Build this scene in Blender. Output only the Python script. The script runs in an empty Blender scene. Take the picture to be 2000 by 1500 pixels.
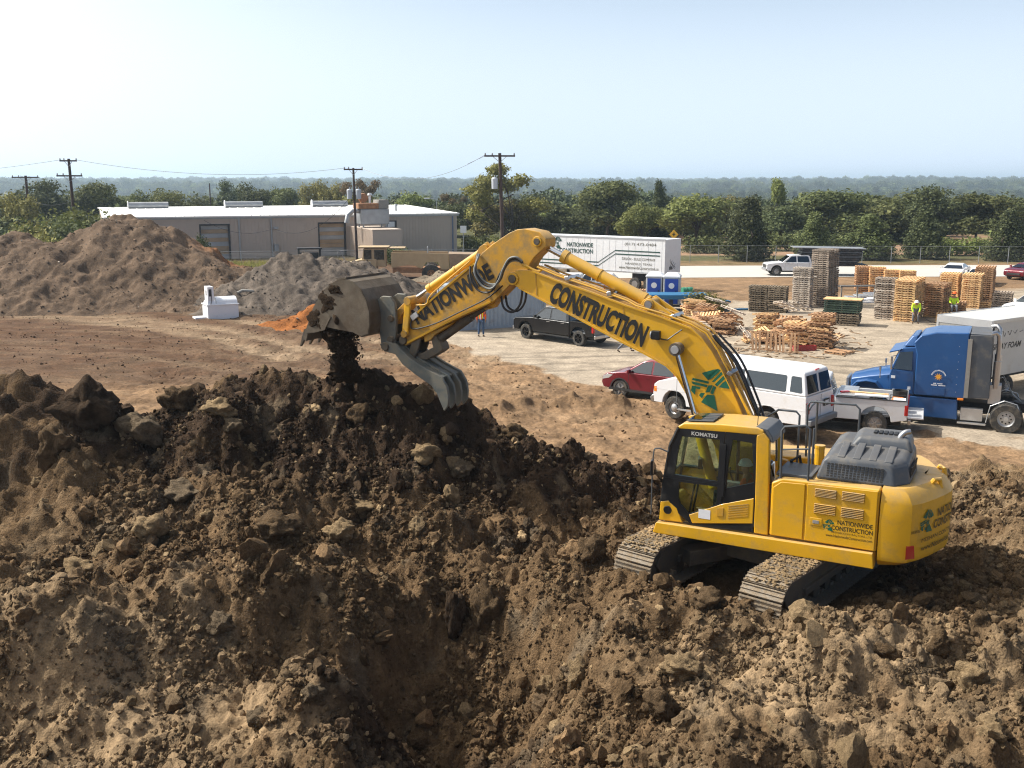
import bpy, bmesh, math, random
import numpy as np
from mathutils import Vector, Matrix, Euler
R = math.radians
SC = bpy.context.scene
COL = SC.collection

# ------------------------------------------------------------------ camera
CAM_H = 8.6
F = 2000.0
PITCH = math.atan(398 / F)
cam = bpy.data.cameras.new('camera')
cam.sensor_width = 36; cam.lens = 36; cam.clip_end = 20000; cam.clip_start = 0.1
camo = bpy.data.objects.new('camera', cam); COL.objects.link(camo)
camo.location = (0, 0, CAM_H); camo.rotation_euler = (R(90) - PITCH, 0, 0)
SC.camera = camo
# ------------------------------------------------------------------ light
SUN_EL, SUN_AZ = 46, 164          # azimuth: where the sun stands, degrees from +X
SUN = Vector((math.cos(R(SUN_EL)) * math.cos(R(SUN_AZ)), math.cos(R(SUN_EL)) * math.sin(R(SUN_AZ)), math.sin(R(SUN_EL))))
W = bpy.data.worlds.new('World'); SC.world = W; W.use_nodes = True
nt = W.node_tree
bg = nt.nodes['Background']
sky = nt.nodes.new('ShaderNodeTexSky'); sky.sky_type = 'NISHITA'; sky.sun_disc = False
sky.sun_elevation = R(SUN_EL); sky.sun_rotation = R(90 - SUN_AZ)
sky.altitude = 200; sky.air_density = 1.0; sky.dust_density = 0.6; sky.ozone_density = 1.5
bg.inputs[1].default_value = 0.088
# hazy bright air near the horizon all round, and the broad glow about the sun
_g = nt.nodes.new('ShaderNodeTexCoord'); _sx = nt.nodes.new('ShaderNodeSeparateXYZ'); nt.links.new(_g.outputs['Generated'], _sx.inputs[0])
_mr = nt.nodes.new('ShaderNodeMapRange'); _mr.interpolation_type = 'SMOOTHSTEP'; nt.links.new(_sx.outputs[2], _mr.inputs[0])
_mr.inputs[1].default_value = .05; _mr.inputs[2].default_value = .30; _mr.inputs[3].default_value = 1; _mr.inputs[4].default_value = 0
_mx = nt.nodes.new('ShaderNodeMix'); _mx.data_type = 'RGBA'; nt.links.new(_mr.outputs[0], _mx.inputs[0]); nt.links.new(sky.outputs[0], _mx.inputs[6]); _mx.inputs[7].default_value = (6.9, 8.05, 9.5, 1)
_dt = nt.nodes.new('ShaderNodeVectorMath'); _dt.operation = 'DOT_PRODUCT'; nt.links.new(_g.outputs['Generated'], _dt.inputs[0]); _dt.inputs[1].default_value = SUN
_cl = nt.nodes.new('ShaderNodeMath'); _cl.operation = 'MAXIMUM'; nt.links.new(_dt.outputs['Value'], _cl.inputs[0]); _cl.inputs[1].default_value = 0
_pw = nt.nodes.new('ShaderNodeMath'); _pw.operation = 'POWER'; nt.links.new(_cl.outputs[0], _pw.inputs[0]); _pw.inputs[1].default_value = 3.6
_gl = nt.nodes.new('ShaderNodeMix'); _gl.data_type = 'RGBA'; _gl.inputs[6].default_value = (0, 0, 0, 1); _gl.inputs[7].default_value = (26, 23.5, 18.5, 1); nt.links.new(_pw.outputs[0], _gl.inputs[0])
_ad = nt.nodes.new('ShaderNodeMix'); _ad.data_type = 'RGBA'; _ad.blend_type = 'ADD'; _ad.inputs[0].default_value = 1; nt.links.new(_mx.outputs[2], _ad.inputs[6]); nt.links.new(_gl.outputs[2], _ad.inputs[7])
nt.links.new(_ad.outputs[2], bg.inputs[0])
sl = bpy.data.lights.new('sun', 'SUN'); sl.energy = 5.0; sl.angle = R(0.55); sl.color = (1, 0.955, 0.88)
so = bpy.data.objects.new('sun', sl); COL.objects.link(so)
so.rotation_euler = (-SUN).to_track_quat('-Z', 'Y').to_euler()
SC.view_settings.view_transform = 'Standard'
try: SC.view_settings.look = 'None'
except Exception: pass
SC.view_settings.exposure = 0.42; SC.view_settings.gamma = 1
SC.view_settings.use_curve_mapping = False
SC.cycles.volume_bounces = 0; SC.cycles.max_bounces = 6; SC.cycles.transparent_max_bounces = 12
SC.cycles.use_denoising = True; SC.cycles.denoising_prefilter = 'NONE'; SC.cycles.filter_width = 1.15; SC.cycles.sample_clamp_indirect = 4
SC.cycles.volume_step_rate = 10

def ray(px, py):
    a = (px - 1000) / F; b = (750 - py) / F
    return Vector((a, math.cos(PITCH) + b * math.sin(PITCH), -math.sin(PITCH) + b * math.cos(PITCH)))
def G(px, py, z=0.0):
    r = ray(px, py); t = (z - CAM_H) / r.z
    return Vector((r.x * t, r.y * t, z))
def WP(px, py, D):
    r = ray(px, py); t = D / r.y
    return Vector((r.x * t, D, r.z * t + CAM_H))

# ------------------------------------------------------------------ tagging
def tag(o, label=None, cat=None, group=None, kind=None):
    if label: o['label'] = label
    if cat: o['category'] = cat
    if group: o['group'] = group
    if kind: o['kind'] = kind
    return o
def thing(name, label, cat, loc=(0, 0, 0), rz=0.0, group=None):
    o = bpy.data.objects.new(name, None); COL.objects.link(o)
    o.location = loc; o.rotation_euler = (0, 0, rz); o.empty_display_size = 0.2
    return tag(o, label, cat, group)
def kids(o): return [c for c in bpy.data.objects if c.parent == o]
def copy_tree(o, parent=None):
    c = o.copy(); COL.objects.link(c)
    if parent: c.parent = parent
    for ch in list(o.children): copy_tree(ch, c)
    return c

# ------------------------------------------------------------------ mesh builder
def rotm(r):
    if r is None: return None
    if isinstance(r, Matrix): return r.to_3x3()
    return Euler(r).to_matrix()
def basis(d):
    d = Vector(d).normalized()
    a = Vector((0, 0, 1)) if abs(d.z) < 0.9 else Vector((1, 0, 0))
    u = d.cross(a).normalized(); w = d.cross(u)
    return d, u, w
class MB:
    def __init__(s): s.v = []; s.f = []; s.m = []
    def add(s, vs, fs, mi=0):
        n = len(s.v); s.v += [tuple(v) for v in vs]; s.f += [tuple(i + n for i in f) for f in fs]; s.m += [mi] * len(fs); return s
    def box(s, c, d, rot=None, mi=0):
        rm = rotm(rot); c = Vector(c); vs = []
        for z in (-.5, .5):
            for x, y in ((-.5, -.5), (.5, -.5), (.5, .5), (-.5, .5)):
                p = Vector((x * d[0], y * d[1], z * d[2]))
                if rm: p = rm @ p
                vs.append(c + p)
        return s.add(vs, [(3, 2, 1, 0), (4, 5, 6, 7), (0, 1, 5, 4), (1, 2, 6, 5), (2, 3, 7, 6), (3, 0, 4, 7)], mi)
    def bx(s, x0, x1, y0, y1, z0, z1, mi=0):
        return s.box(((x0 + x1) / 2, (y0 + y1) / 2, (z0 + z1) / 2), (abs(x1 - x0), abs(y1 - y0), abs(z1 - z0)), None, mi)
    def cyl(s, a, b, r, r2=None, n=14, mi=0):
        a = Vector(a); b = Vector(b); r2 = r if r2 is None else r2
        d, u, w = basis(b - a); vs = []
        for p, q in ((a, r), (b, r2)):
            for i in range(n):
                t = 2 * math.pi * i / n; vs.append(p + (u * math.cos(t) + w * math.sin(t)) * q)
        fs = [(i, (i + 1) % n, n + (i + 1) % n, n + i) for i in range(n)] + [tuple(range(n))[::-1], tuple(range(n, 2 * n))]
        return s.add(vs, fs, mi)
    def prism(s, pts, lo, hi, plane='xz', mi=0, yf=None):
        n = len(pts); vs = []
        for k, h in enumerate((lo, hi)):
            for a, b in pts:
                hh = h * yf(a, b) if yf else h
                vs.append({'xz': (a, hh, b), 'xy': (a, b, hh), 'yz': (hh, a, b)}[plane])
        fs = [tuple(range(n)), tuple(range(2 * n - 1, n - 1, -1))] + [(i, n + i, n + (i + 1) % n, (i + 1) % n) for i in range(n)]
        return s.add(vs, fs, mi)
    def strip(s, path, y0, y1, th, mi=0):
        """bent plate: path (x,z) swept across y with thickness th (below/inside of the path)"""
        n = len(path); inner = []
        for i, p in enumerate(path):
            a = Vector(path[max(i - 1, 0)]); b = Vector(path[min(i + 1, n - 1)])
            t = (b - a).normalized(); inner.append((p[0] + t.y * th, p[1] - t.x * th))
        return s.prism(list(path) + inner[::-1], y0, y1, 'xz', mi)
    def tube(s, pts, r, n=7, mi=0, r2=None):
        pts = [Vector(p) for p in pts]; vs = []; m = len(pts)
        d0, u, w = basis(pts[1] - pts[0])
        for k, p in enumerate(pts):
            d = (pts[min(k + 1, m - 1)] - pts[max(k - 1, 0)]).normalized()
            u = (u - d * u.dot(d))
            u = u.normalized() if u.length > 1e-6 else basis(d)[1]
            w = d.cross(u); q = r if r2 is None else r + (r2 - r) * k / (m - 1)
            for i in range(n):
                t = 2 * math.pi * i / n; vs.append(p + (u * math.cos(t) + w * math.sin(t)) * q)
        fs = [(k * n + i, k * n + (i + 1) % n, (k + 1) * n + (i + 1) % n, (k + 1) * n + i) for k in range(m - 1) for i in range(n)]
        fs += [tuple(range(n))[::-1], tuple(range((m - 1) * n, m * n))]
        return s.add(vs, fs, mi)
    def stube(s, pts, r, n=8, k=5, **kw):
        P = [Vector(p) for p in pts]; Q = [P[0] * 2 - P[1]] + P + [P[-1] * 2 - P[-2]]; out = []
        for i in range(1, len(Q) - 2):
            for j in range(k):
                t = j / k; a, b, c, d = Q[i - 1], Q[i], Q[i + 1], Q[i + 2]
                out.append(.5 * (2 * b + (c - a) * t + (2 * a - 5 * b + 4 * c - d) * t * t + (3 * b - a - 3 * c + d) * t ** 3))
        return s.tube(out + [P[-1]], r, n, **kw)
    def lathe(s, prof, n=24, axis='y', c=(0, 0, 0), mi=0, closed=False):
        vs = []; m = len(prof); c = Vector(c)
        for r, h in prof:
            for i in range(n):
                t = 2 * math.pi * i / n; a, b = r * math.cos(t), r * math.sin(t)
                vs.append(c + Vector({'y': (a, h, b), 'z': (a, b, h), 'x': (h, a, b)}[axis]))
        fs = []
        for k in range(m if closed else m - 1):
            for i in range(n):
                fs.append((k * n + i, k * n + (i + 1) % n, ((k + 1) % m) * n + (i + 1) % n, ((k + 1) % m) * n + i))
        if not closed:
            if prof[0][0] > 1e-4: fs.append(tuple(range(n)))
            if prof[-1][0] > 1e-4: fs.append(tuple(range((m - 1) * n, m * n))[::-1])
        return s.add(vs, fs, mi)
    def loft(s, rings, mi=0, cap=True):
        n = len(rings[0]); vs = [v for r in rings for v in r]
        fs = [(k * n + i, k * n + (i + 1) % n, (k + 1) * n + (i + 1) % n, (k + 1) * n + i) for k in range(len(rings) - 1) for i in range(n)]
        if cap: fs += [tuple(range(n))[::-1], tuple(range((len(rings) - 1) * n, len(rings) * n))]
        return s.add(vs, fs, mi)
    def mesh(s, name, mats, smooth=False, jit=0):
        me = bpy.data.meshes.new(name)
        v = s.v
        if jit: v = [(a + random.uniform(-jit, jit), b + random.uniform(-jit, jit), c + random.uniform(-jit, jit)) for a, b, c in v]
        me.from_pydata(v, [], s.f)
        for m in (mats if isinstance(mats, (list, tuple)) else [mats]): me.materials.append(m)
        me.polygons.foreach_set('material_index', s.m)
        bm = bmesh.new(); bm.from_mesh(me)
        bmesh.ops.recalc_face_normals(bm, faces=bm.faces); bm.to_mesh(me); bm.free()
        if smooth: me.polygons.foreach_set('use_smooth', [True] * len(me.polygons))
        me.update(); return me
    def build(s, name, mats, parent=None, bev=0.0, smooth=False, label=None, seg=2, ang=35):
        me = s.mesh(name, mats, smooth)
        o = bpy.data.objects.new(name, me); COL.objects.link(o)
        if parent: o.parent = parent
        if bev:
            b = o.modifiers.new('bevel', 'BEVEL'); b.width = bev; b.segments = seg; b.limit_method = 'ANGLE'; b.angle_limit = R(ang); b.harden_normals = False
            me.polygons.foreach_set('use_smooth', [True] * len(me.polygons))
            w = o.modifiers.new('wn', 'WEIGHTED_NORMAL'); w.keep_sharp = True
            for e in me.edges: pass
        elif smooth:
            bm = bmesh.new(); bm.from_mesh(me)
            for e in bm.edges:
                if len(e.link_faces) == 2 and e.calc_face_angle(0) > R(38): e.smooth = False
            bm.to_mesh(me); bm.free()
        if label: o['label'] = label
        return o
def link_mesh(name, me, parent=None, loc=(0, 0, 0), rot=(0, 0, 0), scale=(1, 1, 1), label=None):
    o = bpy.data.objects.new(name, me); COL.objects.link(o)
    if parent: o.parent = parent
    o.location = loc; o.rotation_euler = rot; o.scale = scale
    if label: o['label'] = label
    return o

# ------------------------------------------------------------------ noise (numpy)
def _h(ix, iy, s):
    h = (ix.astype(np.int64) * 374761393 + iy.astype(np.int64) * 668265263 + s * 1442695041) & 0xffffffff
    h = ((h ^ (h >> 13)) * 1274126177) & 0xffffffff
    return (h ^ (h >> 16)) & 0xffffffff
def perlin(x, y, s=0):
    x = np.asarray(x, float); y = np.asarray(y, float)
    ix = np.floor(x); iy = np.floor(y); fx = x - ix; fy = y - iy
    def g(dx, dy):
        a = _h(ix + dx, iy + dy, s) / 4294967296.0 * 2 * np.pi
        return np.cos(a) * (fx - dx) + np.sin(a) * (fy - dy)
    u = fx * fx * fx * (fx * (fx * 6 - 15) + 10); v = fy * fy * fy * (fy * (fy * 6 - 15) + 10)
    return ((g(0, 0) * (1 - u) + g(1, 0) * u) * (1 - v) + (g(0, 1) * (1 - u) + g(1, 1) * u) * v) * 1.5
def fbm(x, y, o=4, s=0, gain=.5, ridged=False):
    t = 0; a = 1
    for k in range(o):
        p = perlin(np.asarray(x) * 2 ** k + k * 17.3, np.asarray(y) * 2 ** k - k * 9.1, s + k)
        t = t + a * ((.5 - np.abs(p)) * 1.4 if ridged else p); a *= gain
    return t
def clods(x, y, cell, s, thr=.0):
    """hemispherical lumps on a jittered grid, 0..1"""
    x = x / cell; y = y / cell; ix = np.floor(x); iy = np.floor(y); out = np.zeros_like(x)
    for dx in (-1, 0, 1):
        for dy in (-1, 0, 1):
            a = ix + dx; b = iy + dy
            h1 = _h(a, b, s) / 4294967296.0; h2 = _h(a, b, s + 7) / 4294967296.0; h3 = _h(a, b, s + 13) / 4294967296.0
            rad = .25 + .45 * h3
            d2 = ((x - a - h1) ** 2 + (y - b - h2) ** 2) / rad ** 2
            out = np.maximum(out, np.where(h3 > thr, np.sqrt(np.clip(1 - d2, 0, 1)) * rad, 0))
    return out * 1.4
def sstep(a, b, x):
    t = np.clip((x - a) / (b - a), 0, 1); return t * t * (3 - 2 * t)
# ------------------------------------------------------------------ materials
def newmat(name):
    m = bpy.data.materials.new(name); m.use_nodes = True
    return m, m.node_tree, m.node_tree.nodes['Principled BSDF']
def N(nt, t, **k):
    n = nt.nodes.new(t)
    for a, b in k.items(): setattr(n, a, b)
    return n
def noise(nt, scale, detail=4, rough=.55, coord='Object', dist=0):
    tc = N(nt, 'ShaderNodeTexCoord'); n = N(nt, 'ShaderNodeTexNoise')
    n.inputs['Scale'].default_value = scale; n.inputs['Detail'].default_value = detail
    n.inputs['Roughness'].default_value = rough; n.inputs['Distortion'].default_value = dist
    nt.links.new(tc.outputs[coord], n.inputs['Vector']); return n
def ramp(nt, src, stops):
    r = N(nt, 'ShaderNodeValToRGB'); e = r.color_ramp.elements
    while len(e) < len(stops): e.new(.5)
    for i, (p, c) in enumerate(stops):
        e[i].position = p; e[i].color = (c if len(c) == 4 else (*c, 1)) if isinstance(c, tuple) else (c, c, c, 1)
    nt.links.new(src, r.inputs[0]); return r
def mixc(nt, fac, a, b, mode='MIX'):
    m = N(nt, 'ShaderNodeMix', data_type='RGBA', blend_type=mode)
    for sock, val in ((m.inputs[0], fac), (m.inputs[6], a), (m.inputs[7], b)):
        if hasattr(val, 'is_output'): nt.links.new(val, sock)
        elif isinstance(val, (int, float)): sock.default_value = val
        else: sock.default_value = (*val[:3], 1)
    return m.outputs[2]
def bump(nt, p, src, strength, dist=.02, prev=None):
    b = N(nt, 'ShaderNodeBump'); b.inputs['Strength'].default_value = strength; b.inputs['Distance'].default_value = dist
    nt.links.new(src, b.inputs['Height'])
    if prev is not None: nt.links.new(prev, b.inputs['Normal'])
    nt.links.new(b.outputs[0], p.inputs['Normal']); return b.outputs[0]
def sh(c, k): return tuple(min(1, x * k) for x in c)
def paint(name, col, rough=.45, metal=0, var=.12, scale=1.5, dirt=0.0, dirtc=(.30, .23, .15), dscale=3.0, bmp=0, bscale=40, coat=0, spec=.5, dust=0.0, dustc=(.34, .27, .18)):
    m, nt, p = newmat(name)
    n = noise(nt, scale, 5)
    r = ramp(nt, n.outputs[0], [(.3, sh(col, 1 - var)), (.7, sh(col, 1 + var))])
    out = r.outputs[0]; rg = None
    p.inputs['Roughness'].default_value = rough
    if dirt:
        d = noise(nt, dscale, 8, .7); dr = ramp(nt, d.outputs[0], [(.62 - .35 * dirt, 0.0), (.78 - .2 * dirt, min(1, .35 + dirt))])
        out = mixc(nt, dr.outputs[0], out, dirtc)
        mr = N(nt, 'ShaderNodeMapRange'); nt.links.new(dr.outputs[0], mr.inputs[0]); mr.inputs[3].default_value = rough; mr.inputs[4].default_value = .9
        nt.links.new(mr.outputs[0], p.inputs['Roughness'])
    if dust:   # dust that has settled on faces that look up
        g = N(nt, 'ShaderNodeNewGeometry'); sx = N(nt, 'ShaderNodeSeparateXYZ'); nt.links.new(g.outputs['Normal'], sx.inputs[0])
        dn = noise(nt, 5, 8, .75); ad = N(nt, 'ShaderNodeMath', operation='MULTIPLY_ADD'); nt.links.new(dn.outputs[0], ad.inputs[0]); ad.inputs[1].default_value = 1.1; nt.links.new(sx.outputs[2], ad.inputs[2])
        dr2 = ramp(nt, ad.outputs[0], [(.55, 0.0), (.98, dust)]); 
        mr2 = N(nt, 'ShaderNodeMapRange'); nt.links.new(ad.outputs[0], mr2.inputs[0]); mr2.inputs[1].default_value = .75; mr2.inputs[2].default_value = 1.6; mr2.inputs[4].default_value = dust
        out = mixc(nt, mr2.outputs[0], out, dustc)
    nt.links.new(out, p.inputs['Base Color'])
    p.inputs['Metallic'].default_value = metal; p.inputs['Specular IOR Level'].default_value = spec
    if coat: p.inputs['Coat Weight'].default_value = coat; p.inputs['Coat Roughness'].default_value = .08
    if bmp:
        b = noise(nt, bscale, 6, .7); bump(nt, p, b.outputs[0], bmp, .02)
    return m
def glassm(name, tint=(.6, .68, .65), alpha=.35, rough=.03):
    """thin tinted pane: partly see-through, partly mirror"""
    m, nt, p = newmat(name); nt.nodes.remove(p)
    out = nt.nodes['Material Output']
    tr = N(nt, 'ShaderNodeBsdfTransparent'); tr.inputs[0].default_value = (*tint, 1)
    gl = N(nt, 'ShaderNodeBsdfGlossy'); gl.inputs['Roughness'].default_value = rough; gl.inputs[0].default_value = (.9, .95, 1, 1)
    fr = N(nt, 'ShaderNodeFresnel'); fr.inputs[0].default_value = 1.5
    ad = N(nt, 'ShaderNodeMath', operation='ADD'); nt.links.new(fr.outputs[0], ad.inputs[0]); ad.inputs[1].default_value = alpha
    mx = N(nt, 'ShaderNodeMixShader'); nt.links.new(ad.outputs[0], mx.inputs[0]); nt.links.new(tr.outputs[0], mx.inputs[1]); nt.links.new(gl.outputs[0], mx.inputs[2])
    nt.links.new(mx.outputs[0], out.inputs[0]); return m
def woodm(name, a, b, scale=1.0):
    m, nt, p = newmat(name)
    oi = N(nt, 'ShaderNodeObjectInfo'); n = noise(nt, 6 * scale, 5, .7); n2 = noise(nt, 1.7, 2)
    r = ramp(nt, n.outputs[0], [(.3, a), (.72, b)])
    hs = N(nt, 'ShaderNodeHueSaturation'); nt.links.new(r.outputs[0], hs.inputs['Color'])
    mr = N(nt, 'ShaderNodeMapRange'); nt.links.new(oi.outputs['Random'], mr.inputs[0]); mr.inputs[3].default_value = .72; mr.inputs[4].default_value = 1.25
    nt.links.new(mr.outputs[0], hs.inputs['Value'])
    nt.links.new(mixc(nt, .25, hs.outputs[0], n2.outputs[0], 'OVERLAY'), p.inputs['Base Color'])
    p.inputs['Roughness'].default_value = .85; p.inputs['Specular IOR Level'].default_value = .2
    return m
def leafm(name, cols, trans=.25):
    m, nt, p = newmat(name); out = nt.nodes['Material Output']
    at = N(nt, 'ShaderNodeAttribute'); at.attribute_name = 'tone'
    oi = N(nt, 'ShaderNodeObjectInfo')
    r = ramp(nt, at.outputs['Fac'], [(i / (len(cols) - 1), c) for i, c in enumerate(cols)])
    hs = N(nt, 'ShaderNodeHueSaturation'); nt.links.new(r.outputs[0], hs.inputs['Color'])
    for sock, lo, hi in (('Value', .75, 1.25), ('Hue', .485, .515)):
        mr = N(nt, 'ShaderNodeMapRange'); nt.links.new(oi.outputs['Random'], mr.inputs[0]); mr.inputs[3].default_value = lo; mr.inputs[4].default_value = hi
        nt.links.new(mr.outputs[0], hs.inputs[sock])
    nt.links.new(hs.outputs[0], p.inputs['Base Color']); p.inputs['Roughness'].default_value = .7; p.inputs['Specular IOR Level'].default_value = .15
    tl = N(nt, 'ShaderNodeBsdfTranslucent'); nt.links.new(hs.outputs[0], tl.inputs[0])
    mx = N(nt, 'ShaderNodeMixShader'); mx.inputs[0].default_value = trans
    nt.links.new(p.outputs[0], mx.inputs[1]); nt.links.new(tl.outputs[0], mx.inputs[2]); nt.links.new(mx.outputs[0], out.inputs[0])
    return m
M = {}
M['yellow'] = paint('yellow_paint', (.68, .365, .011), .42, var=.07, dirt=.34, dirtc=(.40, .25, .07), dscale=2.6, coat=.1, dust=.55)
M['yellow_dirty'] = paint('dusty_yellow_paint', (.56, .285, .014), .5, var=.1, dirt=.6, dirtc=(.30, .20, .08), dscale=5, dust=.5)
M['black_paint'] = paint('black_trim_paint', (.012, .013, .015), .3, var=.1, dirt=.15, dirtc=(.08, .07, .05))
M['dark_plastic'] = paint('charcoal_cover', (.055, .065, .08), .45, var=.1, dirt=.3, dirtc=(.16, .14, .11), dscale=3, dust=.14)
M['steel_dark'] = paint('dark_steel', (.07, .062, .052), .6, .1, var=.3, dirt=.7, dirtc=(.15, .115, .075), dscale=5, bmp=.4, dust=.8, dustc=(.26, .20, .13))
M['bucket'] = paint('worn_bucket_steel', (.125, .10, .07), .65, .1, var=.3, scale=3, dirt=.62, dirtc=(.095, .068, .043), dscale=2.0, bmp=.5, bscale=18)
M['thumb'] = paint('grey_green_steel', (.12, .13, .122), .55, .2, var=.25, scale=3, dirt=.55, dirtc=(.20, .17, .12), dscale=3, bmp=.35, bscale=20)
M['chrome'] = paint('chrome_rod', (.62, .63, .65), .12, 1, var=.05)
M['shiny'] = paint('worn_bright_metal', (.45, .45, .46), .3, .9, var=.2)
M['hose'] = paint('rubber_hose', (.02, .02, .022), .45, var=.2)
M['hose_grey'] = paint('grey_hose', (.22, .23, .22), .35, .3, var=.2)
M['track'] = paint('track_shoe_steel', (.24, .21, .17), .6, .3, var=.3, scale=5, dirt=.8, dirtc=(.26, .195, .125), dscale=9, bmp=.9, bscale=22)
M['rail'] = paint('grey_handrail', (.09, .10, .11), .45, .3, var=.1)
M['green_logo'] = paint('green_decal', (.005, .11, .065), .5, var=.05)
M['black_text'] = paint('black_decal', (.012, .012, .012), .5, var=.05)
M['dark_text'] = paint('dark_decal', (.06, .045, .01), .5, var=.05)
M['white_decal'] = paint('white_decal', (.75, .76, .78), .5, var=.03)
M['red_lens'] = paint('red_lens', (.42, .008, .012), .15, var=.05, coat=.5)
M['orange_lens'] = paint('orange_lens', (.75, .22, .02), .2, var=.05, coat=.5)
M['clear_lens'] = paint('clear_lens', (.55, .57, .58), .1, .3, var=.05, coat=.6)
M['seat'] = paint('seat_cloth', (.03, .03, .035), .9)
M['glass_cab'] = glassm('cab_glass', (.74, .86, .80), .05)
M['glass_car'] = glassm('tinted_car_glass', (.16, .19, .19), .06)
M['interior'] = paint('car_interior', (.045, .045, .045), .8)
M['tyre'] = paint('tyre_rubber', (.035, .034, .032), .85, var=.2, dirt=.4, dirtc=(.17, .14, .10), dscale=6)
M['rim_steel'] = paint('steel_rim', (.42, .42, .42), .35, .7, var=.15, dirt=.2)
M['rim_black'] = paint('black_rim', (.015, .015, .016), .25, .3, var=.1)
M['car_white'] = paint('white_car_paint', (.70, .71, .73), .3, var=.02, dirt=.22, dirtc=(.55, .48, .38), dscale=1.2, coat=.3, dust=.15)
M['car_black'] = paint('black_car_paint', (.005, .0055, .007), .28, var=.1, coat=.25, spec=.35)
M['car_red'] = paint('maroon_car_paint', (.16, .012, .022), .22, .2, var=.06, coat=.5)
M['car_blue'] = paint('blue_truck_paint', (.016, .078, .23), .32, .1, var=.08, dirt=.15, dirtc=(.10, .16, .26), dscale=2, coat=.3)
M['blue_worn'] = paint('faded_blue', (.012, .12, .26), .6, var=.2, dirt=.3, dirtc=(.10, .13, .15), dscale=4)
M['grey_bumper'] = paint('grey_bumper', (.16, .17, .18), .5, var=.1)
M['black_plastic'] = paint('black_plastic', (.018, .018, .018), .6, var=.15, dirt=.2, dirtc=(.12, .10, .08))
M['alu'] = paint('aluminium', (.50, .51, .52), .35, .6, var=.12, dirt=.2, dirtc=(.3, .27, .22))
M['box_white'] = paint('white_box_panel', (.50, .49, .46), .45, var=.05, scale=.8, dirt=.25, dirtc=(.45, .40, .33), dscale=1.2)
M['grey_panel'] = paint('grey_weathered_panel', (.24, .23, .21), .6, var=.15, dirt=.3, dirtc=(.16, .14, .12))
M['white_panel'] = paint('white_trailer_panel', (.72, .73, .74), .4, var=.03, dirt=.15, dirtc=(.5, .47, .42), dscale=.8)
M['hauler'] = paint('faded_hauler_yellow', (.42, .31, .175), .6, var=.1, dirt=.4, dirtc=(.36, .26, .15), dscale=1.4)
M['container'] = paint('grey_container', (.32, .37, .42), .5, var=.07, scale=.6, dirt=.3, dirtc=(.25, .22, .19), dscale=1.3)
M['orange_vest'] = paint('orange_hivis', (.85, .13, .02), .8, var=.08)
M['yellow_vest'] = paint('lime_hivis', (.55, .80, .03), .8, var=.08)
M['skin'] = paint('skin', (.36, .19, .11), .6, var=.08)
M['jeans'] = paint('blue_jeans', (.05, .09, .17), .9, var=.2)
M['grey_cloth'] = paint('grey_trousers', (.16, .17, .19), .9, var=.2)
M['brown_cloth'] = paint('brown_boots', (.12, .07, .04), .9, var=.2)
M['helmet'] = paint('white_helmet', (.8, .8, .8), .3, var=.02)
M['hair'] = paint('dark_hair', (.02, .015, .012), .9)
M['pole_wood'] = paint('dark_creosote_wood', (.055, .035, .028), .85, var=.3, scale=3)
M['galv'] = paint('galvanised_steel', (.34, .35, .36), .45, .6, var=.15)
M['transformer'] = paint('transformer_grey', (.45, .49, .54), .5, var=.05)
M['bark'] = paint('bark', (.07, .05, .035), .9, var=.3, scale=4, bmp=.5)
M['wall_tan'] = paint('tan_metal_wall', (.50, .41, .335), .55, var=.04, scale=.3, dirt=.15, dirtc=(.30, .25, .21), dscale=.4)
M['roof_white'] = paint('white_metal_roof', (.78, .77, .74), .45, var=.04, scale=.2, dirt=.2, dirtc=(.62, .56, .46), dscale=.3)
M['door_tan'] = paint('tan_overhead_door', (.40, .28, .17), .6, var=.2, scale=.8)
M['door_grey'] = paint('grey_overhead_door', (.38, .38, .38), .6, var=.15, scale=.8)
M['rust'] = paint('rusty_steel', (.30, .15, .07), .8, var=.35, scale=3)
M['white_tank'] = paint('white_tank_paint', (.78, .80, .83), .35, var=.03, dirt=.12, dirtc=(.45, .42, .36), dscale=3)
M['black_metal'] = paint('black_metal', (.03, .03, .033), .6, .2, var=.2, dirt=.3, dirtc=(.16, .14, .12))
M['green_crate'] = paint('green_board', (.035, .06, .04), .8, var=.3, scale=4)
M['wood_tan'] = woodm('pallet_wood_tan', (.58, .35, .16), (.80, .54, .29))
M['wood_brown'] = woodm('pallet_wood_brown', (.34, .195, .105), (.56, .35, .20))
M['wood_grey'] = woodm('pallet_wood_grey', (.22, .18, .145), (.42, .345, .275))
M['wood_pale'] = woodm('pallet_wood_pale', (.42, .36, .30), (.62, .54, .45))
M['wood_dark'] = woodm('pallet_wood_dark', (.15, .12, .085), (.30, .24, .17))
M['bluebin'] = paint('blue_plastic', (.012, .06, .36), .4, var=.05)
M['wplastic'] = paint('white_plastic', (.75, .76, .77), .4, var=.03)
M['gplastic'] = paint('grey_plastic', (.40, .42, .44), .5, var=.05)
M['greenbarrel'] = paint('green_barrel_paint', (.03, .20, .12), .5, var=.25, scale=4)
M['leaf_oak'] = leafm('oak_leaves', [(.048, .058, .023), (.105, .118, .042), (.19, .20, .075)])
M['leaf_dark'] = leafm('juniper_leaves', [(.042, .052, .024), (.085, .100, .042), (.155, .172, .072)])
M['leaf_light'] = leafm('light_leaves', [(.085, .10, .03), (.17, .195, .055), (.26, .28, .095)])
M['leaf_yellow'] = leafm('yellowing_leaves', [(.14, .13, .04), (.27, .25, .075), (.40, .36, .13)])
M['leaf_brown'] = leafm('brownish_leaves', [(.11, .085, .04), (.21, .155, .08), (.30, .23, .12)])
M['leaf_far'] = leafm('far_leaves', [(.042, .055, .028), (.075, .092, .042), (.115, .13, .06)], .15)

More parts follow.
